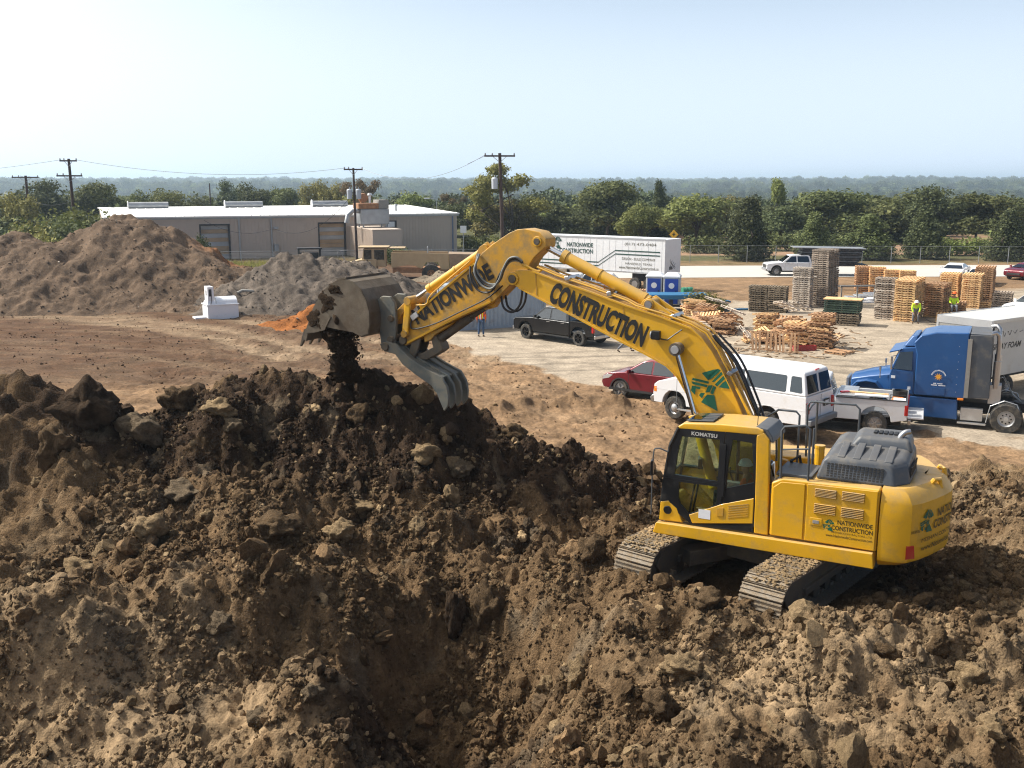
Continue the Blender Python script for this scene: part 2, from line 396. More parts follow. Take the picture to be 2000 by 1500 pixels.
def soilmat(name, inst=False):
    """earth: colour comes from the 'Col' attribute (kind of soil), broken up by noise"""
    m, nt, p = newmat(name)
    at = N(nt, 'ShaderNodeAttribute'); at.attribute_name = 'Col'
    if inst: at.attribute_type = 'INSTANCER'
    n1 = noise(nt, .9 if not inst else 3, 8, .65, 'Object'); n2 = noise(nt, 9 if not inst else 14, 8, .7, 'Object')
    r1 = ramp(nt, n1.outputs[0], [(.3, .62), (.7, 1.30)]); r2 = ramp(nt, n2.outputs[0], [(.28, .5), (.72, 1.42)])
    c = mixc(nt, 1.0, at.outputs['Color'], r1.outputs[0], 'MULTIPLY'); c = mixc(nt, 1.0, c, r2.outputs[0], 'MULTIPLY')
    if inst:
        oi = N(nt, 'ShaderNodeObjectInfo'); rr = ramp(nt, oi.outputs['Random'], [(0, .65), (.8, 1.15), (1, 1.9)])
        c = mixc(nt, 1.0, c, rr.outputs[0], 'MULTIPLY')
    nt.links.new(c, p.inputs['Base Color']); p.inputs['Roughness'].default_value = .95; p.inputs['Specular IOR Level'].default_value = .12
    v = N(nt, 'ShaderNodeTexVoronoi'); v.inputs['Scale'].default_value = 26 if not inst else 5
    tc = N(nt, 'ShaderNodeTexCoord'); nt.links.new(tc.outputs['Object'], v.inputs['Vector'])
    n3 = noise(nt, 14 if not inst else 9, 10, .8, 'Object')
    if not inst:
        ra = N(nt, 'ShaderNodeAttribute'); ra.attribute_name = 'rough'
        b1 = N(nt, 'ShaderNodeBump'); b1.invert = True; b1.inputs['Distance'].default_value = .022; nt.links.new(v.outputs['Distance'], b1.inputs['Height']); nt.links.new(ra.outputs['Fac'], b1.inputs['Strength'])
        b2 = N(nt, 'ShaderNodeBump'); b2.inputs['Distance'].default_value = .05; nt.links.new(n3.outputs[0], b2.inputs['Height']); nt.links.new(b1.outputs[0], b2.inputs['Normal'])
        mr = N(nt, 'ShaderNodeMapRange'); nt.links.new(ra.outputs['Fac'], mr.inputs[0]); mr.inputs[3].default_value = .12; mr.inputs[4].default_value = 1.0
        nt.links.new(mr.outputs[0], b2.inputs['Strength']); nt.links.new(b2.outputs[0], p.inputs['Normal'])
    else:
        bump(nt, p, n3.outputs[0], .8, .06)
    return m
M['soil'] = soilmat('earth')
M['soil_clod'] = soilmat('earth_clods', True)
# ------------------------------------------------------------------ terrain
CP = [  # photo point and its distance from the camera along the ground -> a point of the dug earth
 (-120,735,24),(0,745,24),(60,752,24),(110,785,24.3),(170,760,24),(225,808,24.5),(300,805,24.5),(345,775,25),(430,738,25),(500,742,25),(560,725,25),(640,728,25.3),
 (695,735,25.5),(760,735,25.5),(820,740,25.2),(900,795,25),(960,838,24.8),(1010,862,24.6),(1080,888,24.5),(1130,908,24.5),(1200,918,25),(1280,930,26),
 # pile front face
 (700,800,23.6),(600,800,23.8),(800,850,23.2),(500,840,23.4),(700,920,22.0),(850,950,21.9),(600,920,22.2),(950,950,22.6),(1050,980,22.4),(800,1040,20.6),(650,1030,20.8),(950,1050,20.8),(1100,1040,21.3),(1180,1000,22.5),(1240,1040,21),
 (1000,1120,19.6),(1120,1120,19.6),(850,1140,19.2),(700,1090,19.4),
 # left slope
 (-150,900,22),(0,880,22.2),(120,900,22),(250,900,22),(400,900,22.3),(0,1020,20),(150,1040,19.6),(330,1030,19.8),(500,1010,20.4),(0,1150,17.6),(200,1130,17.9),(400,1110,18.2),(560,1080,18.8),(-200,1100,18),
 # pale bank: ridge, cut face, foot
 (-150,1260,15.2),(0,1240,15.4),(150,1225,15.6),(300,1190,16.1),(450,1160,16.6),(600,1115,17.5),(-150,1350,14.8),(0,1340,15.0),(150,1330,15.15),(300,1300,15.55),(450,1265,16.05),(560,1235,16.6),
 (0,1435,14.5),(200,1425,14.4),(380,1400,14.8),(500,1350,15.5),(0,1550,13.1),(250,1550,13.0),(430,1520,13.3),(-200,1500,13.6),(690,1330,14.7),(640,1380,14.3),(560,1440,14.0),(640,1490,13.3),(600,1620,12.2),(740,1520,14.2),
 # pit
 (760,1215,17.8),(900,1165,18.8),(1020,1190,18.3),(780,1300,17.6),(850,1320,17.95),(950,1320,17.9),(850,1400,17.5),(940,1400,17.3),(860,1465,16.9),(1000,1400,17.0),(780,1470,16.6),(850,1550,15.4),(740,1400,16.3),(1060,1370,16.8),(1100,1290,16.7),(1100,1240,17.0),(1040,1470,15.2),
 (690,1230,17.0),(640,1180,17.4),
 # ridge in front of the valley, right foreground
 (930,1160,18.6),(1180,1170,17.7),(1180,1280,15.7),(1200,1400,14.2),(1090,1480,13.9),(1250,1540,12.5),(1350,1140,17.3),(1300,1200,16.6),(1400,1280,15.2),(1420,1420,13.5),(1500,1560,12.0),
 (1470,1170,16.2),(1530,1215,15.7),(1600,1210,15.6),(1690,1215,15.6),(1560,1300,14.6),(1600,1420,13.3),(1800,1210,16.2),(1800,1320,14.6),(1820,1450,12.9),(1950,1200,16.2),(1990,1320,14.6),(2000,1480,12.6),(1750,1580,11.6),(2050,1600,11.5),(2200,1300,15),
 (1900,1080,18.8),(1990,1060,19.5),(2000,980,22),(1900,970,22.5),(2150,1000,21),(2000,920,25.5),
]
_c = [(*WP(a, b, d),) for a, b, d in CP]
_c += [(x, y, .86) for x, y in ((5.06, 19.5), (3.6, 17.6), (2.6, 18.4), (4.7, 16.9), (6.6, 21.5), (5.6, 22), (7.6, 20.6), (4, 21), (6.3, 18.4), (7.4, 19), (3.4, 19.9))]
_c += [(4.12, 16.2, 1.5), (4.75, 15.9, 1.5), (3.6, 16.6, 1.42), (2.0, 17.95, 1.45), (2.5, 17.6, 1.48), (1.5, 18.4, 1.38)]
_c += [(x, 29.5, .05) for x in range(-16, 20, 4)] + [(x, 33, 0) for x in range(-24, 30, 6)] + [(-22, y, 1.5) for y in (12, 18, 24)] + [(20, y, 1.2) for y in (12, 17, 22)] + [(x, 7, 2.6) for x in range(-12, 14, 5)]
_c += [(x, 27.4, .9) for x in (-13, -10, -6)] + [(-2, 28.3, .5), (2, 28.2, .3)]
_c = np.array(_c)
_phi = lambda d2: np.sqrt(d2 + .25)
_A = _phi(((_c[:, None, :2] - _c[None, :, :2]) ** 2).sum(-1)) + 0
_n = len(_c); _S = np.zeros((_n + 3, _n + 3)); _S[:_n, :_n] = _A - .02 * np.eye(_n); _S[:_n, _n] = 1; _S[:_n, n_ := _n + 1] = _c[:, 0]; _S[:_n, _n + 2] = _c[:, 1]; _S[_n:, :_n] = _S[:_n, _n:].T
_w = np.linalg.solve(_S, np.concatenate([_c[:, 2], [0, 0, 0]]))
def base_h(x, y):
    x = np.asarray(x, float); y = np.asarray(y, float); sh_ = x.shape; x = x.ravel(); y = y.ravel()
    out = np.zeros(len(x)); near = (y < 36) & (np.abs(x) < 30)
    idx = np.where(near)[0]
    for k in range(0, len(idx), 40000):
        j = idx[k:k + 40000]
        d2 = (x[j, None] - _c[None, :, 0]) ** 2 + (y[j, None] - _c[None, :, 1]) ** 2
        out[j] = _phi(d2) @ _w[:_n] + _w[_n] + _w[_n + 1] * x[j] + _w[_n + 2] * y[j]
    fade = (1 - sstep(29, 32.5, y)) * (1 - sstep(20, 28, np.abs(x)))
    return (out * fade).reshape(sh_)
def lot_dist(x, y):
    """>0 on the concrete lot (rough metres from its edge)"""
    ex = np.array([-60, -4.2, -3.6, -1, 2, 4.5, 8, 12, 17, 30, 80]); ey = np.array([63, 60, 55, 50, 45, 41.2, 37.6, 34.8, 32.6, 31, 28])
    d1 = y - np.interp(x, ex, ey); d2 = x + 5.0; d3 = 71 + .35 * np.clip(x - 8, 0, 60) - y
    return np.minimum(np.minimum(d1, d2), d3)
ORUTS = [[(0, 598), (230, 618), (450, 645), (600, 682), (760, 700), (900, 715)], [(0, 612), (240, 632), (430, 662), (560, 700)], [(380, 612), (560, 640), (760, 668), (960, 700)]]
RUTS = [np.array([G(a, b)[:2] for a, b in r]) for r in ORUTS]
TRK = [np.array([G(a, b)[:2] for a, b in r]) for r in ([(915, 765), (1060, 800), (1180, 840), (1300, 900)], [(930, 800), (1080, 865), (1240, 900)], [(-50, 775), (200, 752), (420, 705), (640, 690), (860, 715)], [(-50, 700), (180, 690), (400, 712), (560, 705)], [(1700, 905), (1850, 885), (2050, 870)], [(0, 655), (200, 668), (460, 690)])]
def seg_d(x, y, pts):
    d = np.full(x.shape, 1e9)
    for a, b in zip(pts[:-1], pts[1:]):
        ab = b - a; t = np.clip(((x - a[0]) * ab[0] + (y - a[1]) * ab[1]) / (ab @ ab), 0, 1)
        d = np.minimum(d, np.hypot(x - a[0] - t * ab[0], y - a[1] - t * ab[1]))
    return d
def ground_hc(x, y, detail=True):
    x = np.asarray(x, float); y = np.asarray(y, float)
    z = base_h(x, y); r = np.hypot(x, y)
    ld = lot_dist(x, y) + fbm(x * .5, y * .5, 4, 5) * 1.2
    lot = sstep(-.4, .5, ld)
    near = (1 - sstep(25.5, 29.5, y + fbm(x * .25, y * .25, 3, 3) * 2.5 + np.clip(x - 1, 0, 6) * .15)) * (1 - sstep(19, 24, np.abs(x)))
    rightn = sstep(8, 11, x) * (1 - sstep(23, 30, y)) 
    near = np.maximum(near, rightn * .7)
    smooth_bank = np.exp(-(((x + 6.0) / 4.6) ** 2 + ((y - 14.9) / 1.5) ** 2)) * .9
    bank2 = np.exp(-(((x - 4.6) / 2.4) ** 2 + ((y - 14.6) / 1.7) ** 2)) * .8
    sm = np.clip((smooth_bank + bank2) * (.75 + .6 * fbm(x * .9, y * .9, 3, 37)), 0, .92)
    # the machine stands on firm, flattened ground
    flat = 1 - sstep(2.2, 3.6, np.hypot(x - 5.06, (y - 19.5)))
    amp = near * (1 - .8 * flat)
    field = (1 - near) * (1 - lot) * (1 - sstep(78, 90, y))
    z = z + amp * (fbm(x * .55, y * .55, 3, 11) * .42 * (1 - .4 * sm) + fbm(x * 1.7, y * 1.7, 4, 21, .55, True) * .22 * (1 - .5 * sm))
    patch = .25 + .75 * sstep(-.15, .45, fbm(x * .45, y * .45, 3, 33)); patch2 = sstep(-.3, .3, fbm(x * .9, y * .9, 3, 34))
    lump = clods(x + fbm(x * 2, y * 2, 2, 9) * .2, y, 1.15, 31, .45) * .30 * patch + clods(x, y + fbm(x * 3, y * 3, 2, 8) * .12, .55, 41, .45) * .22 * patch + clods(x, y, .27, 51, .3) * .11 * patch2 + fbm(x * 3.4, y * 3.4, 5, 61, .62, True) * .055
    z = z + amp * (1 - .85 * sm) * lump + amp * fbm(x * 6, y * 6, 3, 71) * .035
    z = z - amp * .32
    # ploughed-looking rows on the pale bank
    z = z + field * (fbm(x * .35, y * .8, 4, 81) * .10 + fbm(x * 1.5, y * 2.2, 4, 91, .6) * .06 + clods(x, y, .8, 93, .6) * .07)
    berm = np.exp(-(seg_d(x, y, np.array([(-.6, 37.5), (.6, 38.4), (2.4, 38.6), (3.9, 38.2)])) / .8) ** 2)
    z = z + berm * (.34 + fbm(x * 1.1, y * 1.1, 4, 95) * .22 + clods(x, y, .7, 97, .3) * .12)
    berm2 = np.exp(-(seg_d(x, y, np.array([(-2.0, 42), (.5, 41.2), (3.2, 40.3)])) / .7) ** 2); z = z + 0 * berm2 * (.15 + fbm(x * 1.2, y * 1.2, 4, 96) * .15)
    rut = np.minimum.reduce([seg_d(x, y, q) for q in RUTS]) + fbm(x * .3, y * .3, 3, 99) * .5
    z = z - field * .10 * np.exp(-(rut / .7) ** 2)
    far = sstep(170, 600, r) * -13 + sstep(900, 3200, r) * 13 + sstep(200, 800, r) * fbm(x / 700, y / 700, 3, 111) * 4
    z = z + far
    # ---- colour of the earth
    C = lambda c: np.array(c)[None]
    n1 = fbm(x * .35, y * .35, 4, 201); n2 = fbm(x * 1.3, y * 1.3, 4, 211); n3 = fbm(x * .06, y * .12, 4, 221)
    sh0 = x.shape; X = x.ravel(); Y = y.ravel(); f = lambda a: np.clip(np.asarray(a).ravel(), 0, 1)[:, None]
    red = C((.095, .052, .029)); tan = C((.245, .155, .086)); pale = C((.34, .25, .16)); brown = C((.125, .080, .048)); dark = C((.056, .035, .021)); mid = C((.155, .099, .052)); dust = C((.265, .185, .107)); conc = C((.345, .285, .215)); green = C((.085, .085, .035))
    col = tan * (1 - f(sstep(0, 9, -x + n1 * 3) * sstep(38, 46, y + n1 * 2.5))) + red * f(sstep(0, 9, -x + n1 * 3) * sstep(38, 46, y + n1 * 2.5))
    col = col * (1 - f(sstep(.05, .6, n3 + n1 * .4) * .6)) + brown * f(sstep(.05, .6, n3 + n1 * .4) * .6)
    tanstrip = sstep(33, 38, y + n1 * 2) * (1 - sstep(41, 46, y + n1 * 3)) * (1 - lot)
    nearfield = (1 - sstep(36, 42, y + n1 * 3)); col = col * (1 - f(nearfield)) + tan * f(nearfield)
    rb = .6 * np.exp(-(rut / .8) ** 2) * field; col = col * (1 - f(rb)) + pale * f(rb)
    streak = sstep(.1, .5, fbm((x * .45 + y * .9) * .9, (y * .45 - x * .9) * .12, 3, 231)); s_ = f(streak * field * .16); col = col * (1 - s_) + pale * s_
    hf = field * sstep(.0, .7, fbm(x * 1.9, y * 1.2, 5, 251, .65)) * .45; col = col * (1 - f(hf)) + brown * .8 * f(hf)
    tt = 0
    for q in TRK:
        dd = seg_d(x, y, q) + fbm(x * .4, y * .4, 2, 261) * .25; tt = np.maximum(tt, np.exp(-((dd - .85) / .17) ** 2) * (.55 + .45 * np.sin((x * .7 + y * .7) * 18)))
    tt = f(tt * field * .5); col = col * (1 - tt) + brown * .75 * tt
    bk = f(np.clip(berm + berm2 * .4, 0, 1) * .9); col = col * (1 - bk) + C((.165, .104, .058)) * bk
    col = col * (1 - f(lot)) + conc * (1 + .10 * n3.ravel()[:, None]) * f(lot)
    tyre = sstep(.15, .6, fbm(x * .12, y * .16, 5, 241, .6)) * lot; col = col * (1 - .16 * f(tyre)); arc = np.abs(np.hypot(x - 6, y - 30) - 19 - fbm(x * .05, y * .05, 2, 77) * 3); tm = 1.6 * (np.exp(-(arc / .16) ** 2) + np.exp(-((arc - 1.9) / .16) ** 2) + np.exp(-((np.abs(y - 50 - .25 * x) - .9) / .14) ** 2) * .7) * lot * .22; col = col * (1 - f(tm))
    gr = sstep(100, 118, y + n1 * 6 + np.clip(-x, 0, 60) * -.25); col = col * (1 - f(gr)) + green * f(gr)
    redfar = sstep(118, 122, y) * (1 - sstep(165, 175, y)) * sstep(0, 8, x) * sstep(-.5, -.1, n3); col = col * (1 - f(redfar)) + C((.30, .19, .12)) * f(redfar)
    nk = f(sstep(.15, .6, near))
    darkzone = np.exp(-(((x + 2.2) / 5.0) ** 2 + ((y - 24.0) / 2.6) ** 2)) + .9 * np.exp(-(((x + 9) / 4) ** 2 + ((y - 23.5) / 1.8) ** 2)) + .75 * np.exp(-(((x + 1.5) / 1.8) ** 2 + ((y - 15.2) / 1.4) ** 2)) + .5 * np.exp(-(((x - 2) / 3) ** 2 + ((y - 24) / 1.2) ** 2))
    dustzone = 1.1 * np.exp(-(((x + 6.5) / 4.5) ** 2 + ((y - 14.6) / 2.2) ** 2)) + .9 * np.exp(-(((x - 5.2) / 4.2) ** 2 + ((y - 14.6) / 2.6) ** 2)) + .55 * sstep(7.5, 10, x) + .5 * np.exp(-(((x + 9) / 4) ** 2 + ((y - 20) / 1.6) ** 2))
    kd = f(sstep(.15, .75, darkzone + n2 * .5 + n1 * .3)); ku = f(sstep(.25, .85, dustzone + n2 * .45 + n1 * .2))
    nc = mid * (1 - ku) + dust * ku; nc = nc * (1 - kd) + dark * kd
    kp = f(sstep(.45, .8, n2 + n1 * .5) * .55); nc = nc * (1 - kp) + C((.22, .165, .105)) * kp
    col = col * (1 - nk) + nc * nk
    rough = near * (1 - .72 * sm) + field * .35 + lot * .02
    return z, col.reshape(sh0 + (3,)), rough

def lines(segs):
    out = []
    for a, b, st in segs: out += list(np.arange(a, b - 1e-6, st))
    return np.array(out)
def geo(a, b, k):
    out = [a]; st = .5
    while out[-1] < b: out.append(out[-1] + st); st *= k
    return out
rx = geo(16.0, 9000, 1.14)[1:]
gx = np.array([-v for v in rx[::-1]] + list(lines([(-16, -9, .09), (-9, 9.6, .05), (9.6, 16.1, .08)])) + [v + .1 for v in rx])
gy = np.array([-900, -300, -60, -15, 4, 8] + list(lines([(9.6, 11, .12), (11, 25.6, .05), (25.6, 30, .09), (30, 44, .13), (44, 72, .22), (72, 112, .5)])) + [v for v in geo(112.0, 11000, 1.13)])
XX, YY = np.meshgrid(gx, gy)
ZZ, CC, RR = ground_hc(XX, YY)
nx_, ny_ = len(gx), len(gy)
me = bpy.data.meshes.new('ground')
me.vertices.add(nx_ * ny_)
me.vertices.foreach_set('co', np.stack([XX, YY, ZZ], -1).astype(np.float32).ravel())
ii = (np.arange(ny_ - 1)[:, None] * nx_ + np.arange(nx_ - 1)[None]).ravel()
fs = np.stack([ii, ii + 1, ii + 1 + nx_, ii + nx_], -1)
me.loops.add(fs.size); me.loops.foreach_set('vertex_index', fs.ravel().astype(np.int32))
me.polygons.add(len(fs)); me.polygons.foreach_set('loop_start', (np.arange(len(fs)) * 4).astype(np.int32))
me.polygons.foreach_set('use_smooth', np.ones(len(fs), bool))
me.update(calc_edges=True)
a = me.attributes.new('Col', 'FLOAT_COLOR', 'POINT'); a.data.foreach_set('color', np.concatenate([CC, np.ones(CC.shape[:2] + (1,))], -1).astype(np.float32).ravel())
a = me.attributes.new('rough', 'FLOAT', 'POINT'); a.data.foreach_set('value', RR.astype(np.float32).ravel())
me.materials.append(M['soil'])
go = bpy.data.objects.new('ground', me); COL.objects.link(go); tag(go, 'dug brown earth, tan dirt field and concrete yard', kind='structure')
_zi = ZZ
def gz(x, y):
    """height of the ground sheet at one point"""
    i = int(np.clip(np.searchsorted(gx, x) - 1, 0, nx_ - 2)); j = int(np.clip(np.searchsorted(gy, y) - 1, 0, ny_ - 2))
    u = (x - gx[i]) / (gx[i + 1] - gx[i]); v = (y - gy[j]) / (gy[j + 1] - gy[j])
    return float((ZZ[j, i] * (1 - u) + ZZ[j, i + 1] * u) * (1 - v) + (ZZ[j + 1, i] * (1 - u) + ZZ[j + 1, i + 1] * u) * v)

# concrete road crossing behind the yard
road = MB()
rp = [(5, 97.5), (10, 98), (24, 99), (60, 100), (160, 106)]
road.v = [(x, y + s * 6.3, gz(x, y) + .02) for x, y in rp for s in (-1, 1)]
road.f = [(2 * i, 2 * i + 2, 2 * i + 3, 2 * i + 1) for i in range(len(rp) - 1)]; road.m = [0] * len(road.f)
M['road'] = paint('pale_concrete_road', (.44, .42, .385), .8, var=.05, scale=.4, dirt=.2, dirtc=(.45, .40, .33), dscale=.3)
tag(road.build('road', M['road']), 'pale concrete road behind the yard', kind='structure')
# ------------------------------------------------------------------ boulders and clods
def clod_mesh(name, seed, sub=3, mat=None, squash=.75, ang=.3):
    bm = bmesh.new(); bmesh.ops.create_icosphere(bm, subdivisions=sub, radius=1)
    rnd = random.Random(seed); off = Vector((rnd.uniform(-9, 9), rnd.uniform(-9, 9), rnd.uniform(-9, 9)))
    from mathutils import noise as mn
    cuts = [(Vector((rnd.gauss(0, 1), rnd.gauss(0, 1), rnd.gauss(0, 1))).normalized(), rnd.uniform(.55, .85)) for _ in range(11)]
    for v in bm.verts:
        p = v.co.copy()
        for nrm, d in cuts:
            k = p.dot(nrm) - d
            if k > 0: p -= nrm * k * .95
        q = p.normalized()
        p *= 1 + ang * mn.noise(q * 1.6 + off) + ang * .55 * mn.noise(q * 4 + off) + ang * .28 * mn.noise(q * 9 + off) + ang * .16 * mn.noise(q * 19 + off)
        p.z *= squash; v.co = p
    me = bpy.data.meshes.new(name); bm.to_mesh(me); bm.free()
    if mat: me.materials.append(mat)
    me.polygons.foreach_set('use_smooth', [True] * len(me.polygons)) if sub > 3 else None
    return me
protos = [clod_mesh('earth_clod', 100 + i, 3 if i < 4 else 2, M['soil_clod'], .6 + .1 * (i % 4), .33) for i in range(9)]
pobs = []
for i, pm in enumerate(protos): pobs.append(bpy.data.objects.new('clod_shape', pm))
rng = np.random.default_rng(4)
def scatter(n, xr, yr, smin, smax, pw, keep=None, sink=.2):
    x = rng.uniform(*xr, n); y = rng.uniform(*yr, n)
    x = x * 1.0
    z, c, ro = ground_hc(x, y)
    k = rng.uniform(0, 1, n) < np.clip(ro * 1.1 - .1, 0, 1) if keep is None else keep(x, y, ro)
    k &= (np.abs(x) < y * .56 + 1)
    k &= ~((np.abs((x - 5.06) * .643 + (y - 19.5) * .766) < 2.6) & (np.abs(-(x - 5.06) * .766 + (y - 19.5) * .643) < 1.85))
    x, y, z, c, ro = x[k], y[k], z[k], c[k], ro[k]
    clump = sstep(-.25, .5, fbm(x * .8, y * .8, 3, 301)); k = rng.uniform(0, 1, len(x)) < .12 + .88 * clump
    x, y, z, c = x[k], y[k], z[k], c[k]
    s = smin * (1 - rng.uniform(0, 1, len(x)) * (1 - (smin / smax) ** pw)) ** (-1 / pw)
    i = np.clip(np.searchsorted(gx, x) - 1, 0, nx_ - 2); j = np.clip(np.searchsorted(gy, y) - 1, 0, ny_ - 2); u = (x - gx[i]) / (gx[i + 1] - gx[i]); v = (y - gy[j]) / (gy[j + 1] - gy[j])
    zz = (ZZ[j, i] * (1 - u) + ZZ[j, i + 1] * u) * (1 - v) + (ZZ[j + 1, i] * (1 - u) + ZZ[j + 1, i + 1] * u) * v
    return np.stack([x, y, zz + s * sink], -1), s, c
P1 = scatter(42000, (-10, 12), (11, 28.5), .03, .30, 2.3)
P2 = scatter(150000, (-9, 11), (11, 24), .020, .085, 1.7)
def kfield(x, y, ro): return (ro > .15) & (rng.uniform(0, 1, len(x)) < .5)
P3 = scatter(22000, (-34, 8), (28, 72), .025, .09, 2.2, kfield)
pos = np.concatenate([P1[0], P2[0], P3[0]]); scl = np.concatenate([P1[1], P2[1], P3[1]]); colr = np.concatenate([P1[2], P2[2], P3[2]]) 
paleb = rng.uniform(0, 1, len(pos)) < .13; colr = np.where(paleb[:, None], np.array([[.27, .19, .105]]), colr * .95)
def gn_scatter(name, pos, scl, colr, objs, label, aniso=True):
    me = bpy.data.meshes.new(name); me.vertices.add(len(pos)); me.vertices.foreach_set('co', pos.astype(np.float32).ravel()); me.update()
    n = len(pos)
    a = me.attributes.new('Col', 'FLOAT_COLOR', 'POINT'); a.data.foreach_set('color', np.concatenate([colr, np.ones((n, 1))], 1).astype(np.float32).ravel())
    sc = scl[:, None] * rng.uniform(.7, 1.3, (n, 3)) if aniso else np.repeat(scl[:, None], 3, 1)
    a = me.attributes.new('scl', 'FLOAT_VECTOR', 'POINT'); a.data.foreach_set('vector', sc.astype(np.float32).ravel())
    rt = rng.uniform(-3.14, 3.14, (n, 3)); rt[:, :2] *= .5
    a = me.attributes.new('rot', 'FLOAT_VECTOR', 'POINT'); a.data.foreach_set('vector', rt.astype(np.float32).ravel())
    a = me.attributes.new('idx', 'INT', 'POINT'); a.data.foreach_set('value', rng.integers(0, len(objs), n).astype(np.int32))
    o = bpy.data.objects.new(name, me); COL.objects.link(o)
    ng = bpy.data.node_groups.new(name, 'GeometryNodeTree')
    ng.interface.new_socket('Geometry', in_out='INPUT', socket_type='NodeSocketGeometry'); ng.interface.new_socket('Geometry', in_out='OUTPUT', socket_type='NodeSocketGeometry')
    gi = ng.nodes.new('NodeGroupInput'); gout = ng.nodes.new('NodeGroupOutput')
    ip = ng.nodes.new('GeometryNodeInstanceOnPoints'); ji = ng.nodes.new('GeometryNodeGeometryToInstance')
    for ob in objs[::-1]:
        oi = ng.nodes.new('GeometryNodeObjectInfo'); oi.inputs['Object'].default_value = ob; oi.inputs['As Instance'].default_value = True
        ng.links.new(oi.outputs['Geometry'], ji.inputs[0])
    ng.links.new(gi.outputs[0], ip.inputs['Points']); ng.links.new(ji.outputs[0], ip.inputs['Instance'])
    ip.inputs['Pick Instance'].default_value = True
    for nm, ty, sock in (('idx', 'INT', 'Instance Index'), ('rot', 'FLOAT_VECTOR', 'Rotation'), ('scl', 'FLOAT_VECTOR', 'Scale')):
        at = ng.nodes.new('GeometryNodeInputNamedAttribute'); at.data_type = ty; at.inputs['Name'].default_value = nm
        src = at.outputs['Attribute']
        if nm == 'rot':
            er = ng.nodes.new('FunctionNodeEulerToRotation'); ng.links.new(src, er.inputs[0]); src = er.outputs[0]
        ng.links.new(src, ip.inputs[sock])
    ng.links.new(ip.outputs[0], gout.inputs[0])
    md = o.modifiers.new('scatter', 'NODES'); md.node_group = ng
    return tag(o, label, kind='stuff')
gn_scatter('earth_clods', pos, scl, colr, pobs, 'loose clods and crumbs of dug brown earth')
# ------------------------------------------------------------------ trees
def leaf_cloud(name, mat, seed, lobes, n, size, up=.35, shell=.55):
    """thousands of leaf-clump faces through the crown's volume; lobes = (x,y,z,rx,ry,rz)"""
    r = np.random.default_rng(seed); L = np.array(lobes, float); vol = L[:, 3] * L[:, 4] * L[:, 5]
    k = r.choice(len(L), n, p=vol ** .75 / (vol ** .75).sum())
    d = r.normal(size=(n, 3)); d /= np.linalg.norm(d, axis=1)[:, None]
    rad = (r.uniform(0, 1, n) ** shell)
    nz = fbm(d[:, 0] * 2.2 + k * 3.1, d[:, 1] * 2.2 + d[:, 2] * 2, 3, seed) * .33
    P = L[k, :3] + d * L[k, 3:] * (rad * (1 + 1.25 * nz))[:, None]
    nrm = d * .8 + r.normal(size=(n, 3)) * .6 + np.array([0, 0, up]); nrm /= np.linalg.norm(nrm, axis=1)[:, None]
    t = np.cross(nrm, r.normal(size=(n, 3))); t /= np.linalg.norm(t, axis=1)[:, None]; b = np.cross(nrm, t)
    s = size * r.uniform(.5, 1.35, n)[:, None]; s2 = s * r.uniform(.45, .9, n)[:, None]
    V = np.stack([P - t * s, P + b * s2 + nrm * s * .15, P + t * s, P - b * s2 - nrm * s * .1], 1).reshape(-1, 3)
    me = bpy.data.meshes.new(name); me.vertices.add(4 * n); me.vertices.foreach_set('co', V.astype(np.float32).ravel())
    me.loops.add(4 * n); me.loops.foreach_set('vertex_index', np.arange(4 * n, dtype=np.int32)); me.polygons.add(n)
    me.polygons.foreach_set('loop_start', np.arange(0, 4 * n, 4, dtype=np.int32)); me.update(calc_edges=True)
    tone = np.clip(.45 + fbm(P[:, 0] * .6, P[:, 2] * .6 + P[:, 1] * .4, 2, seed + 3) * .5 + r.normal(size=n) * .2, 0, 1)
    a = me.attributes.new('tone', 'FLOAT', 'POINT'); a.data.foreach_set('value', np.repeat(tone, 4).astype(np.float32))
    me.materials.append(mat); return me
def limbs(name, seed, h, tr, spread, lob, n=7, low=.25):
    r = random.Random(seed); mb = MB()
    mb.tube([(0, 0, -.3), (r.uniform(-.1, .1), 0, h * .25), (r.uniform(-.3, .3), r.uniform(-.3, .3), h * .55), (0, 0, h * .8)], tr, 8, 0, tr * .35)
    for i in range(n):
        L = lob[i % len(lob)]; z0 = h * r.uniform(low, .5)
        e = Vector((L[0], L[1], L[2])); m_ = Vector((e.x * .45, e.y * .45, (z0 + e.z) / 2 + .1 * h))
        mb.tube([(0, 0, z0), m_, e], tr * .4, 5, 0, tr * .1)
    return mb.mesh(name, M['bark'], True)
